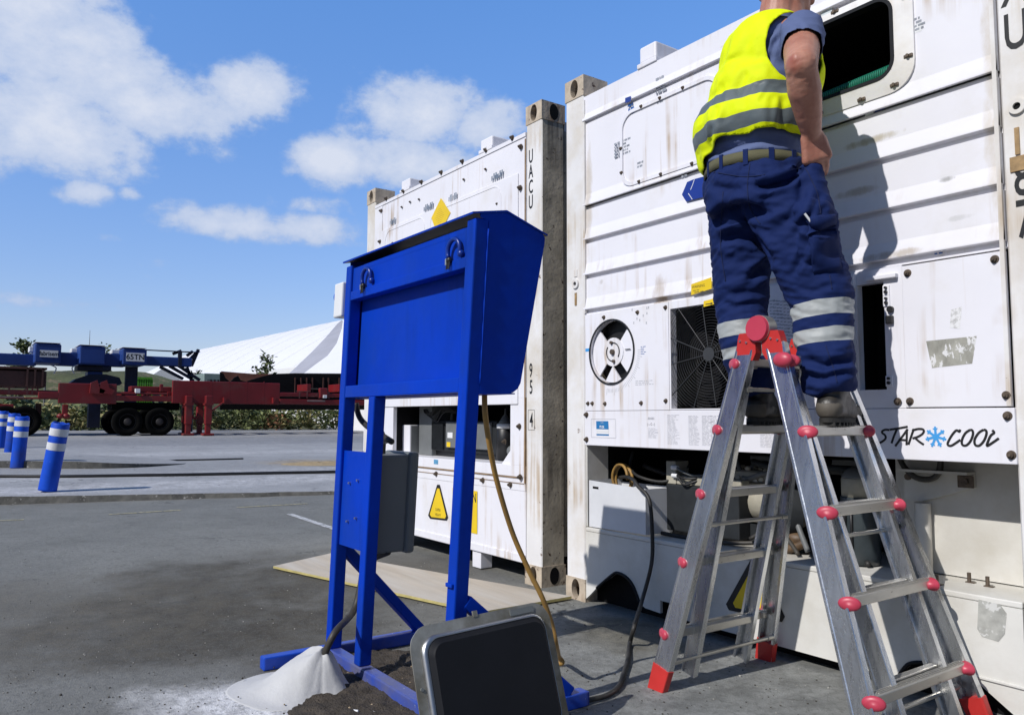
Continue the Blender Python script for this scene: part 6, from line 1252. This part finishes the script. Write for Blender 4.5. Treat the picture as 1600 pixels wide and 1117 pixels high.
# flatten the waist
z_w = WC.z-.03+(co[:, 0]-WC.x)*-.05
over = co[:, 2] > z_w; co[over, 2] = z_w[over]
zk = co[:, 2]; zh = 1.072-.35*(co[:, 1]+.39)*-.25+.008*np.sin(co[:, 0]*60); lo_ = co[:, 2] < zh; co[lo_, 2] = zh[lo_]-.1*(zh[lo_]-co[lo_, 2])
wz = co.copy(); wz[:, 2] += .35*(co[:, 0]-1.7)*np.sign(co[:, 0]-1.66)
d = cloth_noise(wz, (5, 5, 15), .0085, 1)*np.clip((1.66-zk)*5, .25, 1)+cloth_noise(wz, (12, 12, 36), .0038, 5)+cloth_noise(co, (26, 26, 60), .0016, 9)
hem = np.clip((1.32-zk)*5, 0, 1); d += hem*cloth_noise(co, (6, 6, 24), .006, 11)
lines = [([(1178, 289), (1200, 291), (1232, 282), (1256, 262)], 6, -.030), ([(1262, 275), (1252, 320), (1225, 352), (1200, 368)], 8, -.008), ([(1282, 300), (1268, 335), (1240, 370)], 7, -.010), ([(1288, 320), (1278, 345)], 5, -.008),
         ([(1112, 352), (1135, 332), (1165, 326), (1200, 334)], 9, -.034), ([(1122, 374), (1150, 368), (1182, 375), (1210, 404)], 7, -.022), ([(1120, 390), (1150, 395)], 6, .006), ([(1165, 438), (1188, 422), (1208, 402)], 7, -.024), ([(1130, 448), (1160, 440), (1180, 425)], 7, .008), ([(1140, 465), (1172, 458), (1200, 448)], 6, -.008),
         ([(1258, 345), (1268, 358), (1285, 362), (1308, 350)], 6, -.028), ([(1265, 362), (1258, 390), (1240, 432)], 5, -.011), ([(1268, 400), (1290, 395), (1316, 402)], 8, -.010), ([(1250, 430), (1280, 412), (1310, 420)], 8, .007), ([(1190, 345), (1225, 335), (1250, 318)], 6, .006), ([(1200, 370), (1215, 410), (1228, 440)], 7, .006),
         ([(1245, 448), (1270, 455), (1305, 445)], 5, -.006), ([(1255, 560), (1290, 572), (1335, 560)], 6, -.020), ([(1258, 585), (1285, 592), (1325, 578)], 6, -.012), ([(1262, 545), (1300, 548), (1332, 535)], 6, .007), ([(1128, 470), (1150, 480), (1180, 472)], 5, -.007), ([(1098, 300), (1130, 310), (1180, 308)], 8, .005), ([(1110, 290), (1140, 296), (1165, 294)], 5, -.006)]
d += folds(co, no, lines)
co = co+no*d[:, None]
# bands at the calves
bands = []
def bandz(px, y0, y1, Y): a = A(px, y0, Y); b = A(px, y1, Y); return (a.z+b.z)/2, abs(a.z-b.z)/2
for (y0, y1) in ((463, 488), (508, 531)): z, hh = bandz(1285, y0, y1, -.46); bands.append((z, hh, .13, 1.68, 2.2))
for (y0, y1) in ((503, 527), (545, 562)): z, hh = bandz(1160, y0, y1, -.44); bands.append((z, hh, .08, 1.2, 1.68))
co_tr = co.copy(); TROU = cloth('trousers_navy', (.0045, .016, .088), bands, (.36, .38, .375), weave=700, sheen=0, wob=.006); tr_ = finish(n, co, 'trousers', TROU, MAN); tr_.location = -V(PLOC[MAN.name])
# ---- body: head, neck, arms and hands in one skin
NK = V((1.672, -.375, 2.425)); RH = Matrix.Rotation(-.42, 3, 'Z'); HD = V((1.678, -.325, 2.580))
SHR, ELR, WRR = V((1.828, -.43, 2.325)), V((1.935, -.60, 2.125)), V((1.868, -.452, 1.952))
SHL, ELL, WRL = V((1.505, -.315, 2.365)), V((1.40, -.23, 2.12)), V((1.43, -.055, 2.235))
skin_mat(ELR+V((.004, -.045, .0)), WRR+V((0, .02, -.06)))
b = MB()
b.cone(NK+V((0, 0, -.06)), .072, NK+V((.008, .02, .10)), .062)
b.ell(HD+RH@V((0, -.005, .03)), (.077, .098, .098), 0, RH); b.ell(HD+RH@V((0, .045, -.03)), (.062, .062, .085), 0, RH); b.cone(NK+V((.02, .03, -.06)), .068, HD+RH@V((.015, .02, -.07)), .055); b.cone(HD+RH@V((0, .075, -.085)), .030, HD+RH@V((0, .085, -.092)), .026); b.cone(HD+RH@V((-.045, .02, -.065)), .028, HD+RH@V((0, .08, -.09)), .026); b.cone(HD+RH@V((.045, .02, -.065)), .028, HD+RH@V((0, .08, -.09)), .026)
b.cone(HD+RH@V((0, .098, .02)), .012, HD+RH@V((0, .118, -.022)), .016); b.cone(HD+RH@V((-.03, .092, .035)), .013, HD+RH@V((.03, .092, .035)), .013); b.cone(HD+RH@V((-.018, .094, -.055)), .0105, HD+RH@V((.018, .094, -.055)), .0105); b.cone(HD+RH@V((-.016, .092, -.067)), .011, HD+RH@V((.016, .092, -.067)), .011)
for s in (-1, 1):
    Re = RH @ Matrix.Rotation(.25*s, 3, 'Z'); b.ell(HD+RH@V((s*.081, -.002, -.005)), (.011, .022, .034), 0, Re, 12, 8); b.ell(HD+RH@V((s*.080, .006, -.035)), (.009, .010, .012), 0, None, 10, 6)
b.ell(V((1.655, -.39, 2.33)), (.145, .09, .13)); b.ell(V((1.61, -.40, 2.08)), (.13, .09, .22)); b.cone(V((1.655, -.385, 2.41)), .05, SHR, .055); b.cone(V((1.655, -.37, 2.41)), .05, SHL, .052); b.cone(LHJ, .07, LK, .05); b.cone(RHJ, .07, RK, .05); b.cone(LK, .055, LA_+V((0, 0, -.03)), .042); b.cone(RK, .055, RA_+V((0, 0, -.03)), .042); b.ell(V((1.60, -.41, 1.86)), (.12, .08, .12))
b.cone(SHR, .056, SHR.lerp(ELR, .5), .059); b.cone(SHR.lerp(ELR, .5), .059, ELR, .051); fm = ELR.lerp(WRR, .35)
b.cone(ELR, .048, fm, .054); b.cone(fm, .054, ELR.lerp(WRR, .72), .044); b.cone(ELR.lerp(WRR, .72), .044, WRR, .033); b.ell(ELR+V((.006, -.032, .008)), (.022, .022, .026), 0, None, 12, 8)
b.cone(SHL, .060, ELL, .048); b.cone(ELL, .047, ELL.lerp(WRL, .3), .048); b.cone(ELL.lerp(WRL, .3), .048, WRL, .031)
def hand(m, W0, fwd, palm_n, side, curl, thumb_s, L=.082):
    """palm with four separate bent fingers and a thumb; fwd points to the fingertips, palm_n out of the palm, side towards the thumb"""
    f = V(fwd).normalized(); pn = V(palm_n); pn = (pn-f*pn.dot(f)).normalized(); s = f.cross(pn)*thumb_s
    for k in range(5):
        q = (k-2)*.0185; m.cone(W0+f*.016+s*q*.6, .018, W0+f*L+s*q, .0150)
    m.ell(W0+f*.045+s*.022+pn*.006, (.022, .022, .020))
    for k, (ln, of) in enumerate(((.036, .030), (.042, .010), (.039, -.010), (.030, -.029))):
        p = W0+f*L+s*of; d_ = f.copy(); ax_ = s if thumb_s > 0 else -s; r = .0098-.0006*(k == 3)
        for j, fr in enumerate((1, .72, .58)):
            d_ = (Matrix.Rotation(curl[j]*thumb_s*(1), 3, s) @ d_).normalized(); e = p+d_*ln*fr; m.cone(p, r, e, r*.93); p = e; r *= .93
    p = W0+f*.028+s*.033; e = p+(f*.85+s*.25+pn*.35).normalized()*.034; m.cone(p, .0135, e, .0115); m.cone(e, .0115, e+(f*.9+s*.2+pn*.45).normalized()*.030, .0095)
dR = (WRR-ELR).normalized(); hand(b, WRR, (-.02, .25, -.60), (-.75, .65, .1), None, (.35, .4, .3), 1, .088)
hand(b, WRL, (.10, .40, .35), (.3, .7, -.5), None, (.5, .5, .4), -1)
n, co, no = remeshed(b, .0050, 3, .4)
el_ = np.linalg.norm(co-np.array(ELR), axis=1); co = co+no*(cloth_noise(co, (30, 30, 70), .0022, 7)*np.exp(-(el_/.06)**2)+cloth_noise(co, (9, 9, 9), .003, 3, False)+cloth_noise(co, (60, 60, 60), .0006, 6, False))[:, None]; body = finish(n, co, 'body', SKIN, MAN); body.location = -V(PLOC[MAN.name])
def part(o): o.location = -V(PLOC[MAN.name]); return o
# eyes, hair, glasses
m = MB()
for s in (-1, 1): m.ell(HD+RH@V((s*.031, .083, .018)), (.0125,)*3, 0, None, 14, 10); m.ell(HD+RH@V((s*.031, .0945, .018)), (.005, .002, .005), 1, None, 10, 6)
m.build('eyes', [mat('eye_white', (.75, .73, .7), .2, var=.02), INK], MAN)
m = MB(); m.ell(HD+RH@V((0, -.012, .042)), (.084, .104, .099), 0, None, 40, 26); n, co, no = remeshed(m, .006, 2); HAIR = mat('hair_brown', (.055, .036, .022), .7, var=.4, vscale=40, vstretch=(6, 6, 1), bump=.004, bscale=160)
co = co+no*cloth_noise(co, (60, 60, 18), .003, 2)[:, None]; bmx = bmesh.new(); bmx.from_mesh(n); bmx.verts.ensure_lookup_table()
kill = [v for v, c in zip(bmx.verts, co) if (lambda q: q.z < .55*q.y+(.05 if q.y > .02 else -.03))(RH.inverted() @ (V(c)-HD))]
for v, c in zip(bmx.verts, co): v.co = c
bmesh.ops.delete(bmx, geom=kill, context='VERTS'); bmx.to_mesh(n); bmx.free(); cc_ = np.empty(len(n.vertices)*3); n.vertices.foreach_get('co', cc_); part(finish(n, cc_.reshape(-1, 3), 'hair', HAIR, MAN))
m = MB()
for s in (-1, 1):
    m.tube([HD+RH@V((s*.083, -.02, .012)), HD+RH@V((s*.084, -.005, .024)), HD+RH@V((s*.080, .05, .026)), HD+RH@V((s*.073, .092, .022))], .0035, 8, 0, None, 6)
    R_g = RH @ Matrix.Rotation(-s*.38, 3, 'Z'); m.ell(HD+RH@V((s*.040, .108, .014)), (.034, .006, .024), 1, R_g, 20, 10)
m.tube([HD+RH@V((-.012, .118, .02)), HD+RH@V((.012, .118, .02))], .003, 8, 0); m.build('sunglasses', [BLACK, mat('lens_dark', (.01, .01, .012), .1)], MAN)
# ---- T-shirt: trunk and sleeves
CH = V((1.655, -.385, 2.28))
def trunk(g):
    m = MB(); m.ell(V((1.60, -.415, 2.05)), (.180+g, .150+g, .20)); m.ell(V((1.625, -.40, 2.17)), (.178+g, .152+g, .19)); m.ell(V((1.655, -.395, 2.30)), (.165+g, .130+g, .16+g)); m.cone(V((1.655, -.40, 2.375)), .072+g, SHR+V((-.03, .02, .0)), .060+g); m.cone(V((1.655, -.375, 2.39)), .072+g, SHL+V((.03, 0, .0)), .060+g); m.ell(WC+V((.02, -.01, .02)), (.185+g, .150+g, .12)); m.ell(V((1.61, -.335, 2.02)), (.165+g, .15+g, .15)); m.ell(V((1.69, -.325, 2.25)), (.115+g, .105+g, .17)); return m
m = trunk(.0); m.cone(SHR, .074, SHR.lerp(ELR, .58), .066); m.cone(SHL, .074, SHL.lerp(ELL, .62), .064); m.cone(V((1.672, -.378, 2.38)), .078, V((1.675, -.37, 2.44)), .075)
n, co, no = remeshed(m, .0075, 5)
d = cloth_noise(co, (9, 9, 20), .0045, 21)+cloth_noise(co, (20, 20, 40), .002, 4)
d += folds(co, no, [([(1190, 95), (1200, 60), (1225, 35)], 4, -.009), ([(1200, 105), (1208, 70), (1235, 42)], 4, -.008), ([(1100, 248), (1140, 230), (1190, 215), (1240, 222)], 6, -.012), ([(1090, 258), (1130, 242), (1180, 232), (1245, 235)], 4, .008), ([(1130, 228), (1180, 216)], 4, .006), ([(1215, 30), (1250, 40), (1265, 60)], 4, -.005)])
co = co+no*d[:, None]
bmx = bmesh.new(); bmx.from_mesh(n); bmx.verts.ensure_lookup_table(); kill = []
eR = (ELR-SHR).normalized(); eL = (ELL-SHL).normalized()
for v, c in zip(bmx.verts, co):
    v.co = c; q = V(c)
    if (q-SHR.lerp(ELR, .50)).dot(eR) > 0 and q.x > 1.80 and (q-ELR).length < .28: kill.append(v)
    elif (q-SHL.lerp(ELL, .60)).dot(eL) > 0 and q.x < 1.50 and (q-ELL).length < .17 and q.z < 2.32: kill.append(v)
    elif q.z > 2.462: kill.append(v)
    elif q.z < WC.z-.055: kill.append(v)
bmesh.ops.delete(bmx, geom=kill, context='VERTS')
bmesh.ops.solidify(bmx, geom=bmx.faces[:], thickness=.002); bmx.to_mesh(n); bmx.free(); cc_ = np.empty(len(n.vertices)*3); n.vertices.foreach_get('co', cc_)
part(finish(n, cc_.reshape(-1, 3), 'shirt', cloth('tshirt_blue', (.105, .138, .27), weave=800, sheen=0), MAN))
# ---- safety vest over it
m = trunk(.020); m.ell(V((1.60, -.43, 2.06)), (.225, .180, .16)); m.ell(V((1.445, -.41, 2.02)), (.055, .11, .12)); n, co, no = remeshed(m, .0075, 5)
low = np.clip((2.20-co[:, 2])*4, 0, 1)
ang = np.arctan2(co[:, 1]+.40, co[:, 0]-1.62)
co2 = co+no*(low*(.010*np.sin(ang*7+1.2)+.006*np.sin(ang*13)))[:, None]
d = cloth_noise(co, (11, 11, 3.2), .005, 31)+cloth_noise(co, (18, 18, 22), .0022, 8)
d += folds(co, no, [([(1160, 60), (1138, 100), (1122, 145)], 6, .006), ([(1166, 110), (1150, 150)], 5, -.006), ([(1200, 130), (1180, 160)], 4, .004), ([(1140, 60), (1120, 110)], 5, -.006), ([(1122, 165), (1118, 190)], 4, -.010), ([(1130, 130), (1126, 160)], 4, -.008), ([(1116, 195), (1112, 225)], 4, -.008), ([(1215, 150), (1210, 205)], 5, .006)])
co = co2+no*d[:, None]
bmx = bmesh.new(); bmx.from_mesh(n); bmx.verts.ensure_lookup_table(); kill = []
px_, py_ = pix(co)
for v, c in zip(bmx.verts, co):
    v.co = c; q = V(c); a = (q-SHR-V((.02, -.01, -.035))); a2 = (q-SHL-V((-.02, .01, -.04)))
    hemz = 1.965+.022*math.sin((q.x-1.55)*7)-.045*max(0, min(1, (1.50-q.x)/.05))-.05*max(0, (q.x-1.70)*4)+.008*math.sin(q.x*40)
    if q.z < hemz: kill.append(v)
    elif (a.x/.125)**2+(a.y/.135)**2+(a.z/.145)**2 < 1 and q.x > 1.72+.0: kill.append(v)
    elif (a2.x/.10)**2+(a2.y/.13)**2+(a2.z/.14)**2 < 1: kill.append(v)
    elif (q.x-NK.x)**2/.0078+(q.y+.365)**2/.0088 < 1 and q.z > 2.375: kill.append(v)
    elif q.z > 2.445 and (q.x-NK.x)**2/.012+(q.y+.37)**2/.012 < 1: kill.append(v)
bmesh.ops.delete(bmx, geom=kill, context='VERTS')
loose = [v for v in bmx.verts if not v.link_faces]; bmesh.ops.delete(bmx, geom=loose, context='VERTS')
for _ in range(4):
    be = set(v for e in bmx.edges if e.is_boundary for v in e.verts); new = {}
    for v in be:
        nb = [e.other_vert(v) for e in v.link_edges if e.is_boundary]
        if len(nb) == 2: new[v] = v.co*.4+(nb[0].co+nb[1].co)*.3
    for v, c in new.items(): v.co = c
bmesh.ops.solidify(bmx, geom=bmx.faces[:], thickness=.003); bmx.to_mesh(n); bmx.free(); cc_ = np.empty(len(n.vertices)*3); n.vertices.foreach_get('co', cc_)
vb = []
for (y0, y1) in ((124, 146), (171, 193)): z, hh = bandz(1180, y0, y1, -.575); vb.append((z, hh, 0.0, 1.0, 2.4))
VEST = cloth('vest_yellow', (.74, .86, .0), vb, (.115, .14, .15), rough=.7, weave=500, bandrough=.45, wob=.010, sheen=.0)
part(finish(n, cc_.reshape(-1, 3), 'safety_vest', VEST, MAN))
# ---- belt with its loops
m = MB(); pts = []; v = []; nb = 64
zb = lambda x: WC.z-.027+(x-WC.x)*-.05
me_ = tr_.data; tv = np.array([w_.co[:] for w_ in me_.vertices])
def ringat(zoff, grow):
    out = []
    sel = tv[(np.abs(tv[:, 2]-(WC.z-.05)) < .03) & (tv[:, 0] < WC.x+.215)]; cx, cy = WC.x+.03, -.405
    an = np.arctan2(sel[:, 1]-cy, sel[:, 0]-cx); rd = np.hypot(sel[:, 0]-cx, sel[:, 1]-cy)
    for k in range(nb):
        a = -math.pi+2*math.pi*k/nb; dd = np.abs((an-a+math.pi) % (2*math.pi)-math.pi) < .12; r = np.percentile(rd[dd], 85) if dd.any() else .17; out.append((a, r))
    rs = [sum(out[(k+q) % nb][1] for q in range(-3, 4))/7 for k in range(nb)]
    return [V((cx+(r+grow)*math.cos(a), cy+(r+grow)*math.sin(a), zb(cx+(r+grow)*math.cos(a))+zoff)) for (a, _), r in zip(out, rs)]
r0 = ringat(-.034, .003); r1 = ringat(.004, .003); r2 = ringat(.004, -.004); r3 = ringat(-.034, -.004)
v = r0+r1+r2+r3; f = []
for a, c in ((0, 1), (1, 2), (2, 3), (3, 0)): f += [(a*nb+k, a*nb+(k+1) % nb, c*nb+(k+1) % nb, c*nb+k) for k in range(nb)]
m.add(v, f, 0, True); m.build('belt', mat('belt_olive', (.10, .095, .05), .85, var=.1, vscale=30, vstretch=(1, 1, 14), bump=.0012, bscale=400), MAN)
m = MB(); q0 = ringat(-.046, .006); q1 = ringat(.010, .006)
for k in (8, 14, 20, 25, 30, 40, 50, 58):
    a0, a1 = q0[k], q1[k]; b0, b1 = q0[(k+1) % nb], q1[(k+1) % nb]; nn_ = ((b0-a0).cross(a1-a0)).normalized(); m.add([a0, b0, b1, a1, a0-nn_*.006, b0-nn_*.006, b1-nn_*.006, a1-nn_*.006], [(0, 1, 2, 3), (4, 7, 6, 5), (0, 4, 5, 1), (2, 6, 7, 3), (1, 5, 6, 2), (0, 3, 7, 4)])
m.build('belt_loop', TROU, MAN)
# pocket panels, flaps and seams laid on the trouser cloth
from mathutils.bvhtree import BVHTree
bv = BVHTree.FromPolygons([V(c_) for c_ in co_tr], [tuple(p.vertices) for p in tr_.data.polygons])
def lay(px, py, off):
    d_ = V(ray(px, py)).normalized(); h_ = bv.ray_cast(V(CAM), d_)
    return (h_[0]+h_[1]*off) if h_[0] is not None else None
def patchmesh(name, quad, off, nu=14, nv=12, thick=.004):
    q = [np.array(p_, float) for p_ in quad]; top_ = []; 
    for j in range(nv+1):
        for i in range(nu+1):
            a_ = q[0]*(1-i/nu)+q[1]*(i/nu); b_ = q[3]*(1-i/nu)+q[2]*(i/nu); p_ = a_*(1-j/nv)+b_*(j/nv); top_.append(lay(p_[0], p_[1], off))
    if any(p_ is None for p_ in top_): print('patch misses', name); return
    for _ in range(2):
        top_ = [top_[k] if (k % (nu+1) in (0, nu) or k < nu+1 or k >= nv*(nu+1)) else top_[k]*.5+(top_[k-1]+top_[k+1]+top_[k-nu-1]+top_[k+nu+1])*.125 for k in range(len(top_))]
    m = MB(); n_ = len(top_); w_ = nu+1; vd_ = [(V(CAM)-p_).normalized()*-thick for p_ in top_]
    f_ = [(j*w_+i, (j+1)*w_+i, (j+1)*w_+i+1, j*w_+i+1) for j in range(nv) for i in range(nu)]
    bd_ = [i for i in range(nu)]+[j*w_+nu for j in range(nv)]+[nv*w_+nu-i for i in range(nu)]+[(nv-j)*w_ for j in range(nv)]
    m.add(top_+[p_+d_ for p_, d_ in zip(top_, vd_)], f_+[(bd_[k], bd_[(k+1) % len(bd_)], bd_[(k+1) % len(bd_)]+n_, bd_[k]+n_) for k in range(len(bd_))], 0, True); m.build(name, TROU, MAN)
patchmesh('thigh_pocket', ((1264, 356), (1305, 352), (1313, 420), (1270, 428)), .006)
patchmesh('pocket_flap', ((1259, 343), (1302, 338), (1307, 362), (1263, 369)), .012)
patchmesh('pocket_flap', ((1180, 279), (1246, 262), (1248, 274), (1183, 292)), .006, 16, 5)
def seam(pts):
    P_ = [lay(p_.x, p_.y, .0012) for p_ in spline([V((*p_, 0)) for p_ in pts], 8)]; P_ = [p_ for p_ in P_ if p_ is not None]
    if len(P_) > 3: m = MB(); m.tube(P_, .0016, 5); m.build('seam', SEAM, MAN)
SEAM = mat('seam_thread', (.004, .012, .06), .9)
seam([(1172, 256), (1168, 290), (1172, 325), (1188, 350)]); seam([(1258, 262), (1276, 300), (1282, 335)]); seam([(1296, 430), (1300, 452)]); seam([(1110, 268), (1150, 275), (1172, 276), (1220, 270), (1252, 262)]); seam([(1290, 540), (1302, 575), (1308, 598)]); seam([(1130, 300), (1126, 380), (1134, 440)])
# pen in the thigh pocket
dpen = A(1258, 334, -.50)
def surf(px, py):
    X_, Y_ = pix(tv); k = np.hypot(X_-px, Y_-py) < 3; s_ = tv[k]; return V(s_[np.argmin(((s_-CAM)**2).sum(1))]) if len(s_) else A(px, py, -.5)
m = MB(); a = surf(1259, 336); c = surf(1268, 352); dv = (V(CAM)-a).normalized()*.006; m.cyl(a+dv, c+dv, .0042, n=8, mat=0); m.build('pen', STW, MAN)
# ---- boots
BOOT = mat('boot_leather', (.018, .017, .016), .42, var=.3, vscale=9, bump=.001, bscale=90, grime=((.16, .135, .10), .6, .48, .68)); TOEC = mat('boot_scuffed', (.09, .078, .062), .7, var=.25, vscale=14); SOLE = mat('boot_sole', (.025, .024, .022), .85, var=.3)
def boot(c, yaw, zs):
    Mx = Matrix.Translation((c[0], c[1], zs)) @ Matrix.Rotation(yaw, 4, 'Z')        # +y to the toe
    p = lambda x, y, z: Mx @ V((x, y, z)); m = MB()
    m.cone(p(0, -.085, .06), .044, p(0, .10, .046), .040); m.cone(p(0, -.070, .06), .043, p(0, -.050, .16), .045); m.cone(p(0, -.03, .07), .048, p(.0, .06, .062), .046); m.cone(p(-.012, .10, .045), .038, p(.012, .135, .042), .036); m.cone(p(0, -.06, .13), .050, p(0, .01, .085), .046)
    n, co, no = remeshed(m, .006, 3); zi = np.array([(Mx.inverted() @ V(c_))[:] for c_ in co]); fl = zi[:, 2] < .026; zi[fl, 2] = .026; co = np.array([(Mx @ V(q))[:] for q in zi]); co += no*cloth_noise(co, (30, 30, 50), .0015, 3)[:, None]; bt = part(finish(n, co, 'boot', [BOOT, TOEC], MAN))
    for pl in bt.data.polygons:
        q = Mx.inverted() @ pl.center
        if (q.y < -.085 and q.z < .075) or q.z < .040: pl.material_index = 1
    m = MB(); ol = [(.046*math.sin(t_)*(1+.12*math.cos(t_)), .135*-math.cos(t_)+.012) for t_ in np.linspace(0, 2*math.pi, 40, endpoint=False)]
    m.prism([(a, b_) for a, b_ in ol], .012, .027, 0, Mx)
    for k in range(11): y = -.105+.0225*k; w_ = .046*math.sqrt(max(.05, 1-((y-.012)/.137)**2)); m.b2((-w_, y-.007, 0), (w_, y+.007, .0119), 0, Mx)
    m.build('sole', SOLE, bt)
boot((1.552, -.322, 0), .30, .953); boot((1.862, -.335, 0), .28, .953)
